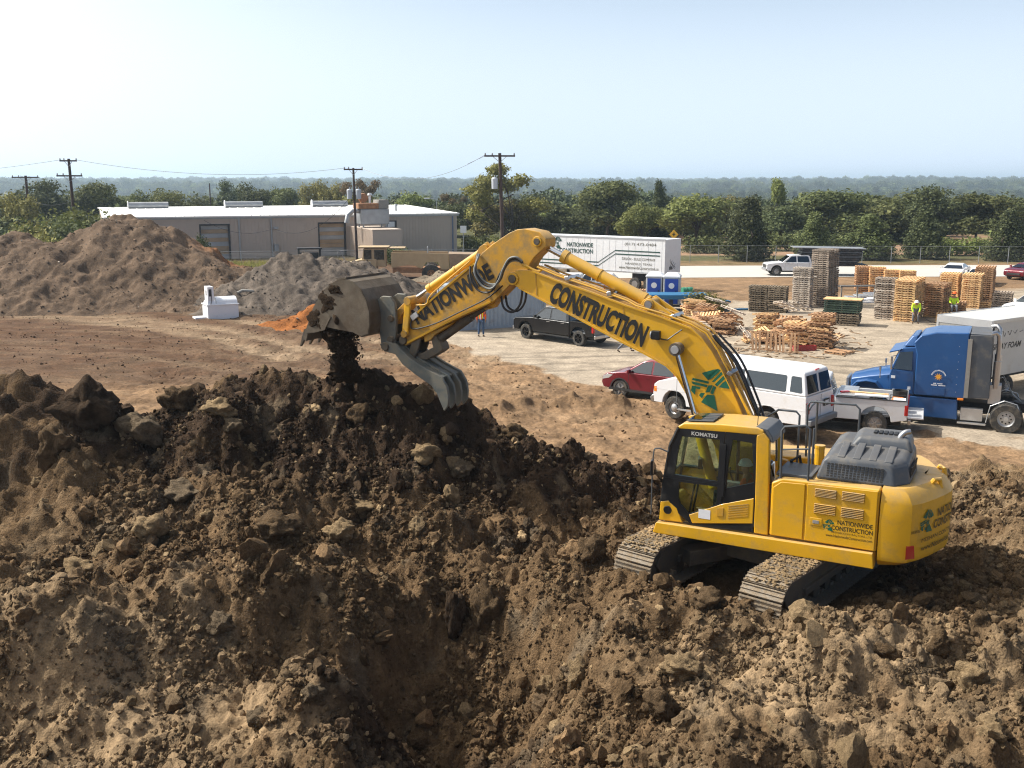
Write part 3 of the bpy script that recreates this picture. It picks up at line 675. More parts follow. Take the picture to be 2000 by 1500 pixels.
def make_kind(kind, seed, mat, q=1.0):
    r = random.Random(seed); lob = []
    if kind == 'oak':
        h = 1.0
        for i in range(13):
            a = r.uniform(0, 6.28); d = r.uniform(.05, .36); lob.append((math.cos(a) * d, math.sin(a) * d, r.uniform(.38, .82) - d * .35, r.uniform(.14, .22), r.uniform(.14, .22), r.uniform(.11, .17)))
        n, s, tr = 5200, .026, .022
    elif kind == 'juniper':
        for i in range(30):
            z = .09 + .83 * i / 29; d = (1 - z) ** .8 * .30 * r.uniform(.35, 1.05); a = i * 2.4 + r.uniform(-.4, .4); w = (.20 - .125 * z)
            lob.append((math.cos(a) * d, math.sin(a) * d, z, w, w, w * .95))
        n, s, tr = 8500, .022, .022
    elif kind == 'tall':
        for i in range(13):
            z = r.uniform(.25, .9); d = r.uniform(0, .2) * (1.2 - z); a = r.uniform(0, 6.28); lob.append((math.cos(a) * d, math.sin(a) * d, z, .12, .12, .13))
        n, s, tr = 4200, .025, .02
    elif kind == 'open':   # sparse crown, sky showing through
        for i in range(16):
            a = r.uniform(0, 6.28); d = r.uniform(.12, .42); lob.append((math.cos(a) * d, math.sin(a) * d, r.uniform(.45, .93) - d * .25, .10, .10, .07))
        n, s, tr = 5600, .018, .02
    else:                  # bush
        for i in range(11):
            a = r.uniform(0, 6.28); d = r.uniform(.0, .5); lob.append((math.cos(a) * d, math.sin(a) * d, r.uniform(.2, .6), r.uniform(.2, .32), r.uniform(.2, .32), r.uniform(.2, .35)))
        n, s, tr = 3400, .038, .02
    me = leaf_cloud('crown', mat, seed, lob, int(n * 1.7), s * .74, shell=.42 if kind != 'open' else .6)
    tk = limbs('trunk', seed, .8, tr, .4, lob, 9 if kind != 'bush' else 4, .2)
    return me, tk
KINDS = {}
for nm, kind, mt in (('oak', 'oak', 'leaf_oak'), ('oakb', 'oak', 'leaf_oak'), ('oakd', 'oak', 'leaf_dark'), ('light', 'oak', 'leaf_light'), ('juniper', 'juniper', 'leaf_dark'), ('juniperb', 'juniper', 'leaf_oak'),
                     ('poplar', 'tall', 'leaf_light'), ('openy', 'open', 'leaf_yellow'), ('yellow', 'oak', 'leaf_yellow'), ('brown', 'open', 'leaf_brown'), ('bush', 'bush', 'leaf_light'), ('bushd', 'bush', 'leaf_oak'), ('bushy', 'bush', 'leaf_yellow')):
    KINDS[nm] = make_kind(kind, hash_ := sum(map(ord, nm)) * 7 + 3, M[mt])
_tr = random.Random(5)
def tree(nm, px, top, wpx, D, label, group=None, cat='tree', name='broadleaf_tree', base=None):
    p = WP(px, top, D); b = gz(p.x, p.y) if base is None else base
    h = p.z - b; w = wpx * D / 2000.
    t = thing(name, label, cat, (p.x, p.y, b - .05), _tr.uniform(0, 6.28), group)
    k = KINDS[nm]; sc = (w / .80, w / .80, h / .90)
    link_mesh('crown', k[0], t, scale=sc); link_mesh('trunk', k[1], t, scale=(w, w, h))
    return t
T = [
 ('openy', 1003, 318, 170, 134, 'tall airy yellow-green tree with sky showing through, behind the brown utility pole', None, 'broadleaf_tree'),
 ('yellow', 985, 380, 110, 138, 'low yellowing tree under the tall airy tree beside the brown utility pole', None, 'broadleaf_tree'),
 ('oak', 930, 372, 90, 150, 'dull green round tree just right of the warehouse end', None, 'broadleaf_tree'),
 ('oakd', 1095, 398, 120, 136, 'dark round oak standing behind the left end of the white trailer', None, 'oak_tree'),
 ('oakb', 1188, 346, 150, 150, 'tall dark domed oak rising above the middle of the white trailer', None, 'oak_tree'),
 ('light', 1255, 392, 90, 132, 'light green small tree behind the phone number end of the white trailer', None, 'broadleaf_tree'),
 ('oak', 1275, 378, 130, 150, 'broad grey-green oak behind the right half of the white trailer', None, 'oak_tree'),
 ('juniper', 1288, 360, 58, 158, 'narrow dark pointed tree rising out of the oaks behind the trailer', None, 'evergreen_tree'),
 ('light', 1365, 372, 150, 142, 'light olive spreading tree right of the white trailer', None, 'oak_tree'),
 ('yellow', 1420, 376, 100, 160, 'yellowish rounded tree peeping over the oaks right of the trailer', None, 'broadleaf_tree'),
 ('juniper', 1465, 392, 125, 113, 'large bushy dark juniper at the fence left of the white pickup', None, 'juniper_tree'),
 ('poplar', 1520, 358, 75, 150, 'bright green upright tree above the far white pickup', None, 'broadleaf_tree'),
 ('oakb', 1612, 366, 165, 146, 'wide dark oak behind the tallest grey pallet stack', None, 'oak_tree'),
 ('juniperb', 1592, 420, 92, 114, 'small shaggy juniper behind the man in the pickup bed', None, 'juniper_tree'),
 ('oak', 1735, 352, 190, 148, 'biggest broad oak with the highest crown, behind the orange pallet row', None, 'oak_tree'),
 ('juniperb', 1700, 424, 125, 114, 'squat juniper directly behind the black flatbed trailer', None, 'juniper_tree'),
 ('oakd', 1815, 362, 120, 140, 'dark oak right of the biggest oak', None, 'oak_tree'),
 ('juniper', 1808, 408, 108, 115, 'dark spiky juniper behind the bright tan pallet stacks', None, 'juniper_tree'),
 ('oakb', 1915, 372, 150, 140, 'round oak with bare trunks showing below, left of the spiky right-edge juniper', None, 'oak_tree'),
 ('oak', 2010, 374, 130, 146, 'oak cut by the right edge of the picture, behind the juniper', None, 'oak_tree'),
 ('juniper', 1975, 415, 105, 112, 'spiky dark juniper behind the maroon car', None, 'juniper_tree'),
 ('oakd', 1530, 400, 120, 138, 'shaded oak between the bushy juniper and the small shaggy juniper', None, 'oak_tree'),
 ('oakd', 1460, 388, 110, 152, 'dark oak crown filling behind the bushy juniper', None, 'oak_tree'),
 ('oakd', 1040, 420, 90, 140, 'low dark tree just right of the brown utility pole', None, 'oak_tree'),
 ('oakd', 885, 400, 110, 160, 'dark tree mass behind the right end of the warehouse roof', None, 'broadleaf_tree'),
 # left
 ('oak', 505, 342, 95, 185, 'tall green domed tree above the middle of the white warehouse roof', None, 'broadleaf_tree'),
 ('oakd', 440, 352, 55, 200, 'small dark tree left of the tall green domed tree behind the warehouse', None, 'broadleaf_tree'),
 ('oakb', 555, 362, 70, 180, 'dark green tree right of the tall domed tree behind the warehouse', None, 'broadleaf_tree'),
 ('yellow', 628, 345, 75, 170, 'yellow-green tree left of the pole with transformers', None, 'broadleaf_tree'),
 ('brown', 700, 342, 90, 165, 'thin brown-leaved tree behind the pole with transformers', None, 'broadleaf_tree'),
 ('yellow', 690, 370, 90, 168, 'low brownish tree under the thin brown-leaved tree', None, 'broadleaf_tree'),
 ('light', 810, 370, 80, 175, 'light green tree behind the ridge end of the warehouse roof', None, 'broadleaf_tree'),
 ('oak', 755, 380, 70, 180, 'dull green tree behind the dust collector', None, 'broadleaf_tree'),
 ('brown', 880, 372, 55, 165, 'brown-tinged tree above the right corner of the warehouse', None, 'broadleaf_tree'),
 ('oakd', 85, 352, 130, 150, 'dark tree mass between the two left utility poles', None, 'broadleaf_tree'),
 ('oakb', 180, 350, 110, 150, 'dark green tree right of the double-arm utility pole', None, 'broadleaf_tree'),
 ('yellow', 20, 368, 90, 120, 'yellowing bushy tree at the left edge of the picture', None, 'broadleaf_tree'),
 ('oak', 265, 358, 100, 155, 'green tree behind the left end of the warehouse roof', None, 'broadleaf_tree'),
 ('light', 325, 362, 90, 160, 'light green tree above the left roof vent of the warehouse', None, 'broadleaf_tree'),
 ('oak', 385, 374, 80, 165, 'low green tree between the left and middle roof vents', None, 'broadleaf_tree'),
 ('bush', 160, 392, 120, 97, 'bright green bush at the foot of the double-arm utility pole', None, 'bush'),
 ('bush', 95, 402, 100, 93, 'light green bush between the left utility poles and the brown dirt pile', None, 'bush'),
 ('bushd', 130, 425, 110, 90, 'darker low bush on the crest behind the brown dirt pile', None, 'bush'),
 ('bushy', 35, 415, 110, 90, 'olive bush beside the left edge above the dirt pile', None, 'bush'),
 ('bushy', 60, 440, 90, 86, 'dry brownish bush hugging the top left of the dirt pile', None, 'bush'),
 ('bushd', 392, 455, 32, 96, 'small dark bush growing against the left warehouse door', None, 'bush'),
 ('bushd', 765, 478, 60, 108, 'green bush against the foot of the warehouse behind the old scraper', None, 'bush'),
 ('bushy', 1385, 558, 62, 68, 'dry weedy shrub beside the blue deck in the yard', None, 'bush'),
]
for nm, px, top, w, D, lab, g, name in T: tree(nm, px, top, w, D, lab, g, 'bush' if name == 'bush' else 'tree', name)
# clipped hedges
def hedge(x0, x1, yb, D, hgt, depth, lab, mt='leaf_oak', seed=1):
    a = WP(x0, yb, D); b = WP(x1, yb, D); n = max(2, int((b.x - a.x) / 1.4)); lob = [((i + .5) / n * (b.x - a.x), 0, hgt * .5, 1.1, depth / 2, hgt * .55) for i in range(n)]
    me = leaf_cloud('hedge', M[mt], seed, lob, int(900 * n * .55), .17, shell=.35)
    return tag(link_mesh('hedge', me, None, (a.x, a.y, gz(a.x, a.y))), lab, 'hedge')
hedge(1338, 1408, 495, 124, 2.0, 3, 'clipped dark green hedge right of the white trailer', seed=2)
hedge(905, 978, 475, 128, 1.8, 3, 'pale green hedge between the warehouse and the utility pole', 'leaf_light', 3)
hedge(1500, 1660, 505, 128, 2.2, 3, 'green hedge behind the far white pickup', 'leaf_oak', 4)
hedge(1835, 1960, 512, 120, 2.0, 3, 'sunlit green hedge behind the white car', 'leaf_light', 5)
# woodland: far-off mass, one object
def blob(name, seed, n=170, mt='leaf_far'):
    lob = [(0, 0, .55, .5, .5, .42)] + [(.3 * math.cos(a), .3 * math.sin(a), .5, .3, .3, .3) for a in (0, 2, 4)]
    return leaf_cloud(name, M[mt], seed, lob, n, .17, shell=.3)
fobs = []
for i, (kd, mt) in enumerate((('oak', 'leaf_far'), ('oak', 'leaf_oak'), ('oak', 'leaf_far'), ('juniper', 'leaf_dark'), ('oak', 'leaf_light'), ('bush', 'leaf_far'))):
    r = random.Random(60 + i); lob = [(math.cos(a) * .24, math.sin(a) * .24, r.uniform(.3, .6), .26, .26, .28) for a in (0, 1.3, 2.5, 3.8, 5)] + [(0, 0, .68, .25, .25, .2)]
    fobs.append(bpy.data.objects.new('woodland_tree', leaf_cloud('woodland_crown', M[mt], 31 + i, lob, 1500, .045, shell=.35)))
def wood(n, y0, y1, s0, s1, name, lab, xf=.62, keep=None):
    y = y0 * (y1 / y0) ** rng.uniform(0, 1, n) ; x = rng.uniform(-xf, xf, n) * y
    dens = fbm(x / 160, y / 160, 3, 401); k = dens > -.42
    if keep is not None: k &= keep(x, y)
    x, y = x[k], y[k]; z = ground_hc(x, y)[0]
    s = rng.uniform(s0, s1, len(x))
    return np.stack([x, y, z - .5], -1), s
a1, s1 = wood(1500, 178, 420, 5, 9.5, '', '', keep=lambda x, y: ~((np.abs(x + 22) < 45) & (y < 185)))
a2, s2 = wood(5200, 420, 1500, 9, 14, '', '')
a3, s3 = wood(11000, 1500, 5200, 12, 24, '', '')
a4, s4 = wood(260, 150, 182, 4.5, 7.5, '', '', keep=lambda x, y: (x > 5) | (x < -55))
a5 = np.stack([rng.uniform(-75, -44, 90), rng.uniform(108, 150, 90), np.full(90, -.3)], -1); s5 = rng.uniform(4, 6.5, 90)
pos = np.concatenate([a1, a2, a3, a4, a5]); scl = np.concatenate([s1, s2, s3, s4, s5])
gn_scatter('woodland', pos, scl, np.ones((len(pos), 3)), fobs, 'far wooded plain and hills of green trees', False)
# ------------------------------------------------------------------ warehouse
wl = Vector((-43.2, 110.0, 0)); wdir = math.atan2(15, 36.5); u_ = Vector((math.cos(wdir), math.sin(wdir), 0)); LEN = 39.5
def wx(px):   # distance along the front wall that stands at this photo column
    k = (px - 1000) / F / 1.008
    return (k * wl.y - wl.x) / (u_.x - k * u_.y)
wh = thing('warehouse', 'long low tan metal warehouse with a white roof', 'warehouse', wl, wdir)
EV, RG, DEP = 4.62, 5.1, 22.0
def wall_ribs(x0, x1, z0, z1, y=0.0):
    mb = MB(); mb.bx(x0, x1, y, y + .15, z0, z1)
    n = int((x1 - x0) / .38)
    for i in range(n): x = x0 + (i + .5) * (x1 - x0) / n; mb.bx(x - .035, x + .035, y - .04, y, z0, z1)
    return mb
dr = [(wx(393), wx(448)), (wx(624), wx(674))]; cuts = [0, *dr[0], *dr[1], LEN]
for a, b in ((cuts[0], cuts[1]), (cuts[2], cuts[3]), (cuts[4], cuts[5])): wall_ribs(a, b, -.3, EV).build('wall', M['wall_tan'], wh)
for a, b in dr: wall_ribs(a, b, 3.75, EV).build('wall', M['wall_tan'], wh)
mb = MB(); mb.bx(LEN - .15, LEN, .15, DEP * 2, -.3, EV); mb.bx(0, .15, .15, DEP * 2, -.3, EV); mb.bx(.15, LEN - .15, DEP * 2 - .15, DEP * 2, -.3, EV); mb.build('wall', M['wall_tan'], wh)
mb = MB()
mb.prism([(-.35, EV - .02), (-.35, EV + .12), (DEP, RG + .12), (DEP * 2 + .3, EV + .12), (DEP * 2 + .3, EV), (DEP, RG)], -.25, LEN + .25, 'yz')
for i in range(40): x = i * LEN / 39; mb.prism([(-.3, EV + .125), (-.3, EV + .165), (DEP, RG + .165), (DEP, RG + .125)], x - .04, x + .04, 'yz')
mb.build('roof', M['roof_white'], wh)
mb = MB(); mb.bx(-.2, LEN + .2, -.16, -.05, EV - .22, EV - .02); mb.build('gutter', M['galv'], wh)
M['blue_trim'] = paint('blue_grey_trim', (.12, .16, .24), .5)
for px in (468, 531, 884): x = wx(px); MB().bx(x - .07, x + .07, -.16, -.04, 0, EV - .25).build('downspout', M['blue_trim' if px == 884 else 'galv'], wh)
x = wx(534); MB().bx(x, x + .55, -.3, -.05, 3.2, 3.45).build('electric_box', M['galv'], wh); MB().bx(x + .05, x + .5, -.35, -.05, .7, 1.5).build('electric_box', M['galv'], wh)
for k, (a, b) in enumerate(dr):
    d = MB(); d.bx(a, b, .32, .4, 0, 3.75)
    do = d.build('door', M['door_grey'], wh); n = 8; mats = ['door_grey', 'door_tan', 'door_grey', 'door_tan', 'door_grey', 'door_tan', 'door_tan', 'door_grey']
    for i in range(n):
        z1 = 3.72 - i * 3.7 / n; MB().bx(a + .06, b - .06, .25, .31, z1 - 3.7 / n + .03, z1).build('door_panel', M[mats[(i + k) % 8]], do)
    MB().bx(a - .12, a + .03, -.08, .3, 0, 3.85).bx(b - .03, b + .12, -.08, .3, 0, 3.85).bx(a - .12, b + .12, -.08, .25, 3.70, 3.86).build('door_frame', M['black_metal'], do)
a, b = wx(756), wx(775); wn = MB().bx(a, b, -.07, -.02, 3.15, 3.95).build('window', M['black_metal'], wh); MB().bx(a + .1, b - .25, -.09, -.072, 3.22, 3.82).build('pane', M['wplastic'], wn)
for px in (248, 482, 688):   # ridge vents
    xx = wx(px) + 3.2 - (px - 248) * .004
    MB().lathe([(0, -.01), (.55, 0), (.55, .08), (0, .09)], 18, 'x', (xx - 2.2, DEP - 3, RG + .45)).build('vent_cap', M['wplastic'], wh)
    MB().cyl((xx - 2.1, DEP - 3, RG + .42), (xx + 2.6, DEP - 3, RG + .42), .42, n=16).build('roof_vent', M['galv'], wh)
MB().cyl((wx(802), 6, EV), (wx(802), 6, EV + .9), .13).cyl((wx(802), 6, EV + .9), (wx(802), 6, EV + 1.1), .25, .18).build('roof_pipe', M['galv'], wh)
ax, ay = wx(683), -10.5
an = MB(); an.bx(ax, ax + .1, ay, -.05, -.3, 3.35); an.bx(ax + .1, ax + 3.2, ay, ay + .1, -.3, 3.35); an.bx(ax + 3.1, ax + 3.2, ay + .1, -.05, -.3, 3.35)
n = 26
for i in range(n): y = ay + (i + .5) * 10.4 / n; an.bx(ax - .05, ax, y - .04, y + .04, -.3, 3.35)
an.bx(ax - .03, ax + 3.23, ay - .03, -.05, 3.35, 3.43); an.build('annex_wall', M['wall_tan'], wh)
# dust collector on a frame behind the annex screen
dc = thing('dust_collector', 'grey and rusty orange dust collector standing over the warehouse annex', 'dust collector', wl + u_ * (ax + 1.6) + Vector((math.sin(wdir), -math.cos(wdir), 0)) * 4.5 + Vector((0, 0, .35)), wdir)
mb = MB()
for x in (-1.3, 1.3):
    for y in (-1, 1): MB().bx(x - .08, x + .08, y - .08, y + .08, 3.09, 3.46).build('leg', M['galv'], dc)
MB().bx(-1.6, 1.6, -1.3, 1.3, 3.45, 5.1).build('hopper', M['galv'], dc, .04)
MB().bx(-1.9, .4, -1.35, 1.2, 5.15, 5.75).build('fan_box', M['rust'], dc, .04)
MB().bx(.45, 1.6, -1.2, 1.2, 5.12, 6.1).build('filter_box', M['grey_panel'], dc, .04)
MB().cyl((-1.2, -.2, 5.76), (-1.2, .6, 5.76), .05).lathe([(.0, -.2), (.5, -.19), (.55, .2), (0, .21)], 18, 'y', (-1.0, 0, 6.3)).build('blower', M['rust'], dc)
MB().cyl((-.35, -.4, 5.7), (-.35, -.4, 6.6), .13).cyl((-.35, -.4, 6.6), (-.35, -.4, 6.85), .26, .2).build('stack_pipe', M['wplastic'], dc)
MB().tube([(-1.6, -.6, 4.9), (-2.4, -.6, 4.9), (-2.9, -.6, 4.5), (-3.1, -.6, 3.6)], .28, 10).build('duct', M['galv'], dc, smooth=True)
# small black shelter in front of the wall
p = WP(604, 490, 103); sh_ = thing('steel_shelter', 'small black steel shelter in front of the warehouse', 'shelter', (p.x, p.y, 0), .3)
MB().bx(-1.2, 1.2, -.6, .6, 1.85, 2.0).build('roof', M['black_metal'], sh_); [MB().bx(x_, x_ + .1, y_, y_ + .1, 0, 1.84).build('post', M['black_metal'], sh_) for x_ in (-1.1, 1.0) for y_ in (-.5, .4)]; MB().bx(-.9, .9, -.1, .45, .3, 1.5).build('cabinet', M['black_metal'], sh_)
# ------------------------------------------------------------------ poles and wires
def pole(px, py, D, arms, label, trans=0, rz=.0, lean=0.0, thick=.16):
    p = WP(px, py, D); z0 = gz(p.x, p.y); h = p.z - z0
    t = thing('utility_pole', label, 'utility pole', (p.x, p.y, z0), rz)
    MB().tube([(lean, 0, -.3), (0, 0, h)], thick, 10, 0, thick * .72).build('pole', M['pole_wood'], t, smooth=True)
    for a, (dz, w) in enumerate(arms):
        MB().bx(-w / 2, w / 2, -.22, -.1, h - dz - .07, h - dz + .07).build('crossarm', M['pole_wood'], t)
        MB().tube([(-w * .22, -.16, h - dz - .05), (0, -.1, h - dz - .55)], .025, 5).tube([(w * .22, -.16, h - dz - .05), (0, -.1, h - dz - .55)], .025, 5).build('brace', M['galv'], t)
        for sx in (-.47, -.24, .47): MB().lathe([(.0, 0), (.05, .0), (.07, .06), (.04, .12), (.06, .16), (0, .2)], 8, 'z', (w * sx, -.16, h - dz + .07)).build('insulator', M['grey_bumper'], t)
    for k in range(trans):
        s_ = (-1, 1)[k] if trans > 1 else -1; c = (.45 * s_, -.1, h - 2.6)
        MB().lathe([(0, -.5), (.26, -.48), (.28, .4), (.2, .5), (0, .52)], 14, 'z', c).cyl((c[0], c[1], c[2] + .5), (c[0], c[1], c[2] + .72), .04, n=6).build('transformer', M['transformer'], t, smooth=True)
        MB().bx(min(c[0], 0) if s_ < 0 else .1, -.1 if s_ < 0 else c[0], -.15, -.05, c[2] - .05, c[2] + .05).build('bracket', M['galv'], t)
    return t, Vector((p.x, p.y, p.z))
pA = pole(976, 299, 92, [(.25, 2.7)], 'tall dark brown utility pole with one crossarm in the middle, right of the warehouse', 1, .0, .35, .2)
pB = pole(690, 328, 106, [(.15, 1.9)], 'utility pole with two grey transformers in front of the warehouse', 2, .1, .1, .15)
pC = pole(134, 310, 100, [(.2, 1.6), (1.6, 2.4)], 'utility pole with two crossarms at the left', 0, .05, .15, .17)
pD = pole(50, 343, 125, [(.2, 3.2)], 'utility pole with one wide crossarm at the far left', 0, .0, .0, .2)
pE = pole(409, 358, 175, [], 'thin bare pole behind the middle of the warehouse roof', 0, 0, 0, .13)
def wire(a, b, sag, label, r=.014):
    a = Vector(a); b = Vector(b); n = 24; pts = [a.lerp(b, i / n) - Vector((0, 0, sag * 4 * (i / n) * (1 - i / n))) for i in range(n + 1)]
    return tag(MB().tube(pts, r, 5).build('power_line', M['hose'], None), label, 'cable')
tc, tb, ta, td = pC[1], pB[1], pA[1], pD[1]
wire(tc + Vector((.7, -.1, -.1)), tb + Vector((-.8, 0, 0)), 1.0, 'thin wire from the two-arm pole to the transformer pole')
wire(tb + Vector((.8, -.1, 0)), ta + Vector((-1.2, -.1, -.1)), 1.6, 'thin wire from the transformer pole to the tall brown pole')
wire(tc + Vector((-.7, -.1, -.1)), tc + Vector((-45, 18, -.6)), 1.2, 'thin wire running off the left edge from the two-arm pole')
wire(tc + Vector((.2, -.1, -4.0)), tb + Vector((0, -.1, -3.0)), 1.4, 'low cable sagging from the two-arm pole to the transformer pole')
wire(tc + Vector((-.1, -.1, -4.0)), td + Vector((0, -.1, -2.6)), .6, 'low cable between the two left poles')
p = WP(534, 446, 112); wire(tb + Vector((0, -.1, -2.4)), p, 1.9, 'black service cable drooping from the transformer pole to the warehouse wall', .02)
wire(p, WP(398, 430, 109), .9, 'black cable along the warehouse wall', .02)
wire(ta + Vector((-1.2, 0, -.2)), ta + Vector((-2.9, 2, -.9)), .0, 'guy wire stub at the crossarm of the tall brown pole')
# ------------------------------------------------------------------ fences and signs
fe = thing('chain_link_fence', 'chain link fence with pipe rail along the far side of the road', 'fence', (0, 0, 0))
fpts = [(WP(px, 500, 0).x if 0 else 0, 0) for px in ()]
xs = np.arange(16, 76, 3.0); prev = None; wires = MB(); rails = MB()
for i, x in enumerate(xs):
    y = 110 - .06 * (x - 16); z = gz(x, y)
    MB().cyl((x, y, z), (x, y, z + 1.8), .035, n=7).build('post', M['galv'], fe)
    if prev:
        rails.cyl((prev[0], prev[1], prev[2] + 1.78), (x, y, z + 1.78), .016, n=6)
        for k in range(1, 13): wires.cyl((prev[0], prev[1], prev[2] + .1 + k * .13), (x, y, z + .1 + (k % 12) * .13), .003, n=3)
    prev = (x, y, z)
rails.build('top_rail', M['galv'], fe); tag(wires.build('wire_mesh', M['galv'], fe), kind='stuff')
xs = np.arange(-34, 8, 3.2); fe2 = thing('chain_link_fence', 'short chain link fence in front of the warehouse', 'fence', (0, 0, 0)); prev = None; rails = MB(); wires = MB()
for x in xs:
    y = 104 + .15 * (x + 34); z = gz(x, y); MB().cyl((x, y, z), (x, y, z + 1.5), .03, n=6).build('post', M['galv'], fe2)
    if prev:
        rails.cyl((prev[0], prev[1], prev[2] + 1.48), (x, y, z + 1.48), .02, n=5)
        for k in range(1, 11): wires.cyl((prev[0], prev[1], prev[2] + .1 + k * .13), (x, y, z + .1 + (k % 10) * .13), .006, n=3)
    prev = (x, y, z)
rails.build('top_rail', M['galv'], fe2); tag(wires.build('wire_mesh', M['galv'], fe2), kind='stuff')
p = WP(1316, 458, 112); sg = thing('warning_sign', 'yellow diamond road sign above the white trailer', 'road sign', (p.x, p.y, 0)); MB().cyl((0, 0, 0), (0, 0, p.z), .04, n=8).build('post', M['galv'], sg)
M['sign_yellow'] = paint('sign_yellow', (.75, .42, .02), .5); MB().box((0, -.06, p.z), (.72, .03, .72), (0, R(45), 0)).build('sign_plate', M['sign_yellow'], sg); MB().bx(-.05, .05, -.09, -.078, p.z - .2, p.z + .22).bx(-.16, .16, -.09, -.078, p.z - .02, p.z + .08).build('symbol', M['black_text'], sg)
p = WP(905, 447, 118); sg = thing('white_sign', 'small white sign on a post right of the warehouse', 'road sign', (p.x, p.y, 0)); MB().cyl((0, 0, 0), (0, 0, p.z), .05, n=8).build('post', M['galv'], sg); MB().bx(-.35, .35, -.1, -.06, p.z - .45, p.z + .35).build('sign_plate', M['wplastic'], sg)
p = G(829, 552); fp = thing('fence_post', 'single grey steel post behind the excavator arm', 'post', (p.x, p.y + 4, 0)); MB().cyl((0, 0, 0), (0, 0, 2.75), .055, n=10).build('post', M['galv'], fp); MB().cyl((0, 0, 2.75), (0, 0, 2.84), .075, .03, n=10).build('cap', M['galv'], fp)
# street lamp above the trees
p = WP(835, 388, 150); sl_ = thing('street_lamp', 'small white street lamp head between the trees behind the warehouse', 'street lamp', (p.x + 1.3, p.y, 0)); MB().tube([(0, 0, 0), (0, 0, p.z - .4), (-.4, 0, p.z), (-1.1, 0, p.z + .05)], .06, 6).build('pole', M['galv'], sl_); MB().bx(-1.8, -1.0, -.15, .15, p.z - .05, p.z + .12).build('lamp_head', M['wplastic'], sl_, .03)
# tall grass in front of the warehouse
def grass(name, x0, x1, y0, y1, n, h, lab, mt):
    r = np.random.default_rng(9); x = r.uniform(x0, x1, n); y = r.uniform(y0, y1, n); z = ground_hc(x, y)[0]; mb = []
    P = np.stack([x, y, z], -1); a = r.uniform(0, 6.28, n); w = .05; hh = h * r.uniform(.5, 1.2, n); lx = r.normal(size=n) * .25 * hh; ly = r.normal(size=n) * .25 * hh
    V = np.stack([P + np.stack([np.cos(a) * w, np.sin(a) * w, 0 * a], -1), P - np.stack([np.cos(a) * w, np.sin(a) * w, 0 * a], -1), P + np.stack([lx, ly, hh], -1)], 1).reshape(-1, 3)
    me = bpy.data.meshes.new(name); me.from_pydata(V.tolist(), [], [(3 * i, 3 * i + 1, 3 * i + 2) for i in range(n)])
    t = me.attributes.new('tone', 'FLOAT', 'POINT'); t.data.foreach_set('value', np.repeat(r.uniform(0, 1, n), 3).astype(np.float32)); me.materials.append(M[mt])
    return tag(link_mesh(name, me), lab, kind='stuff')
grass('tall_grass', -31, -20, 94, 103, 9000, .8, 'tall yellow-green grass in front of the warehouse', 'leaf_yellow')
grass('weeds', -10, 8, 100, 112, 3000, .5, 'low weeds behind the yard', 'leaf_oak')
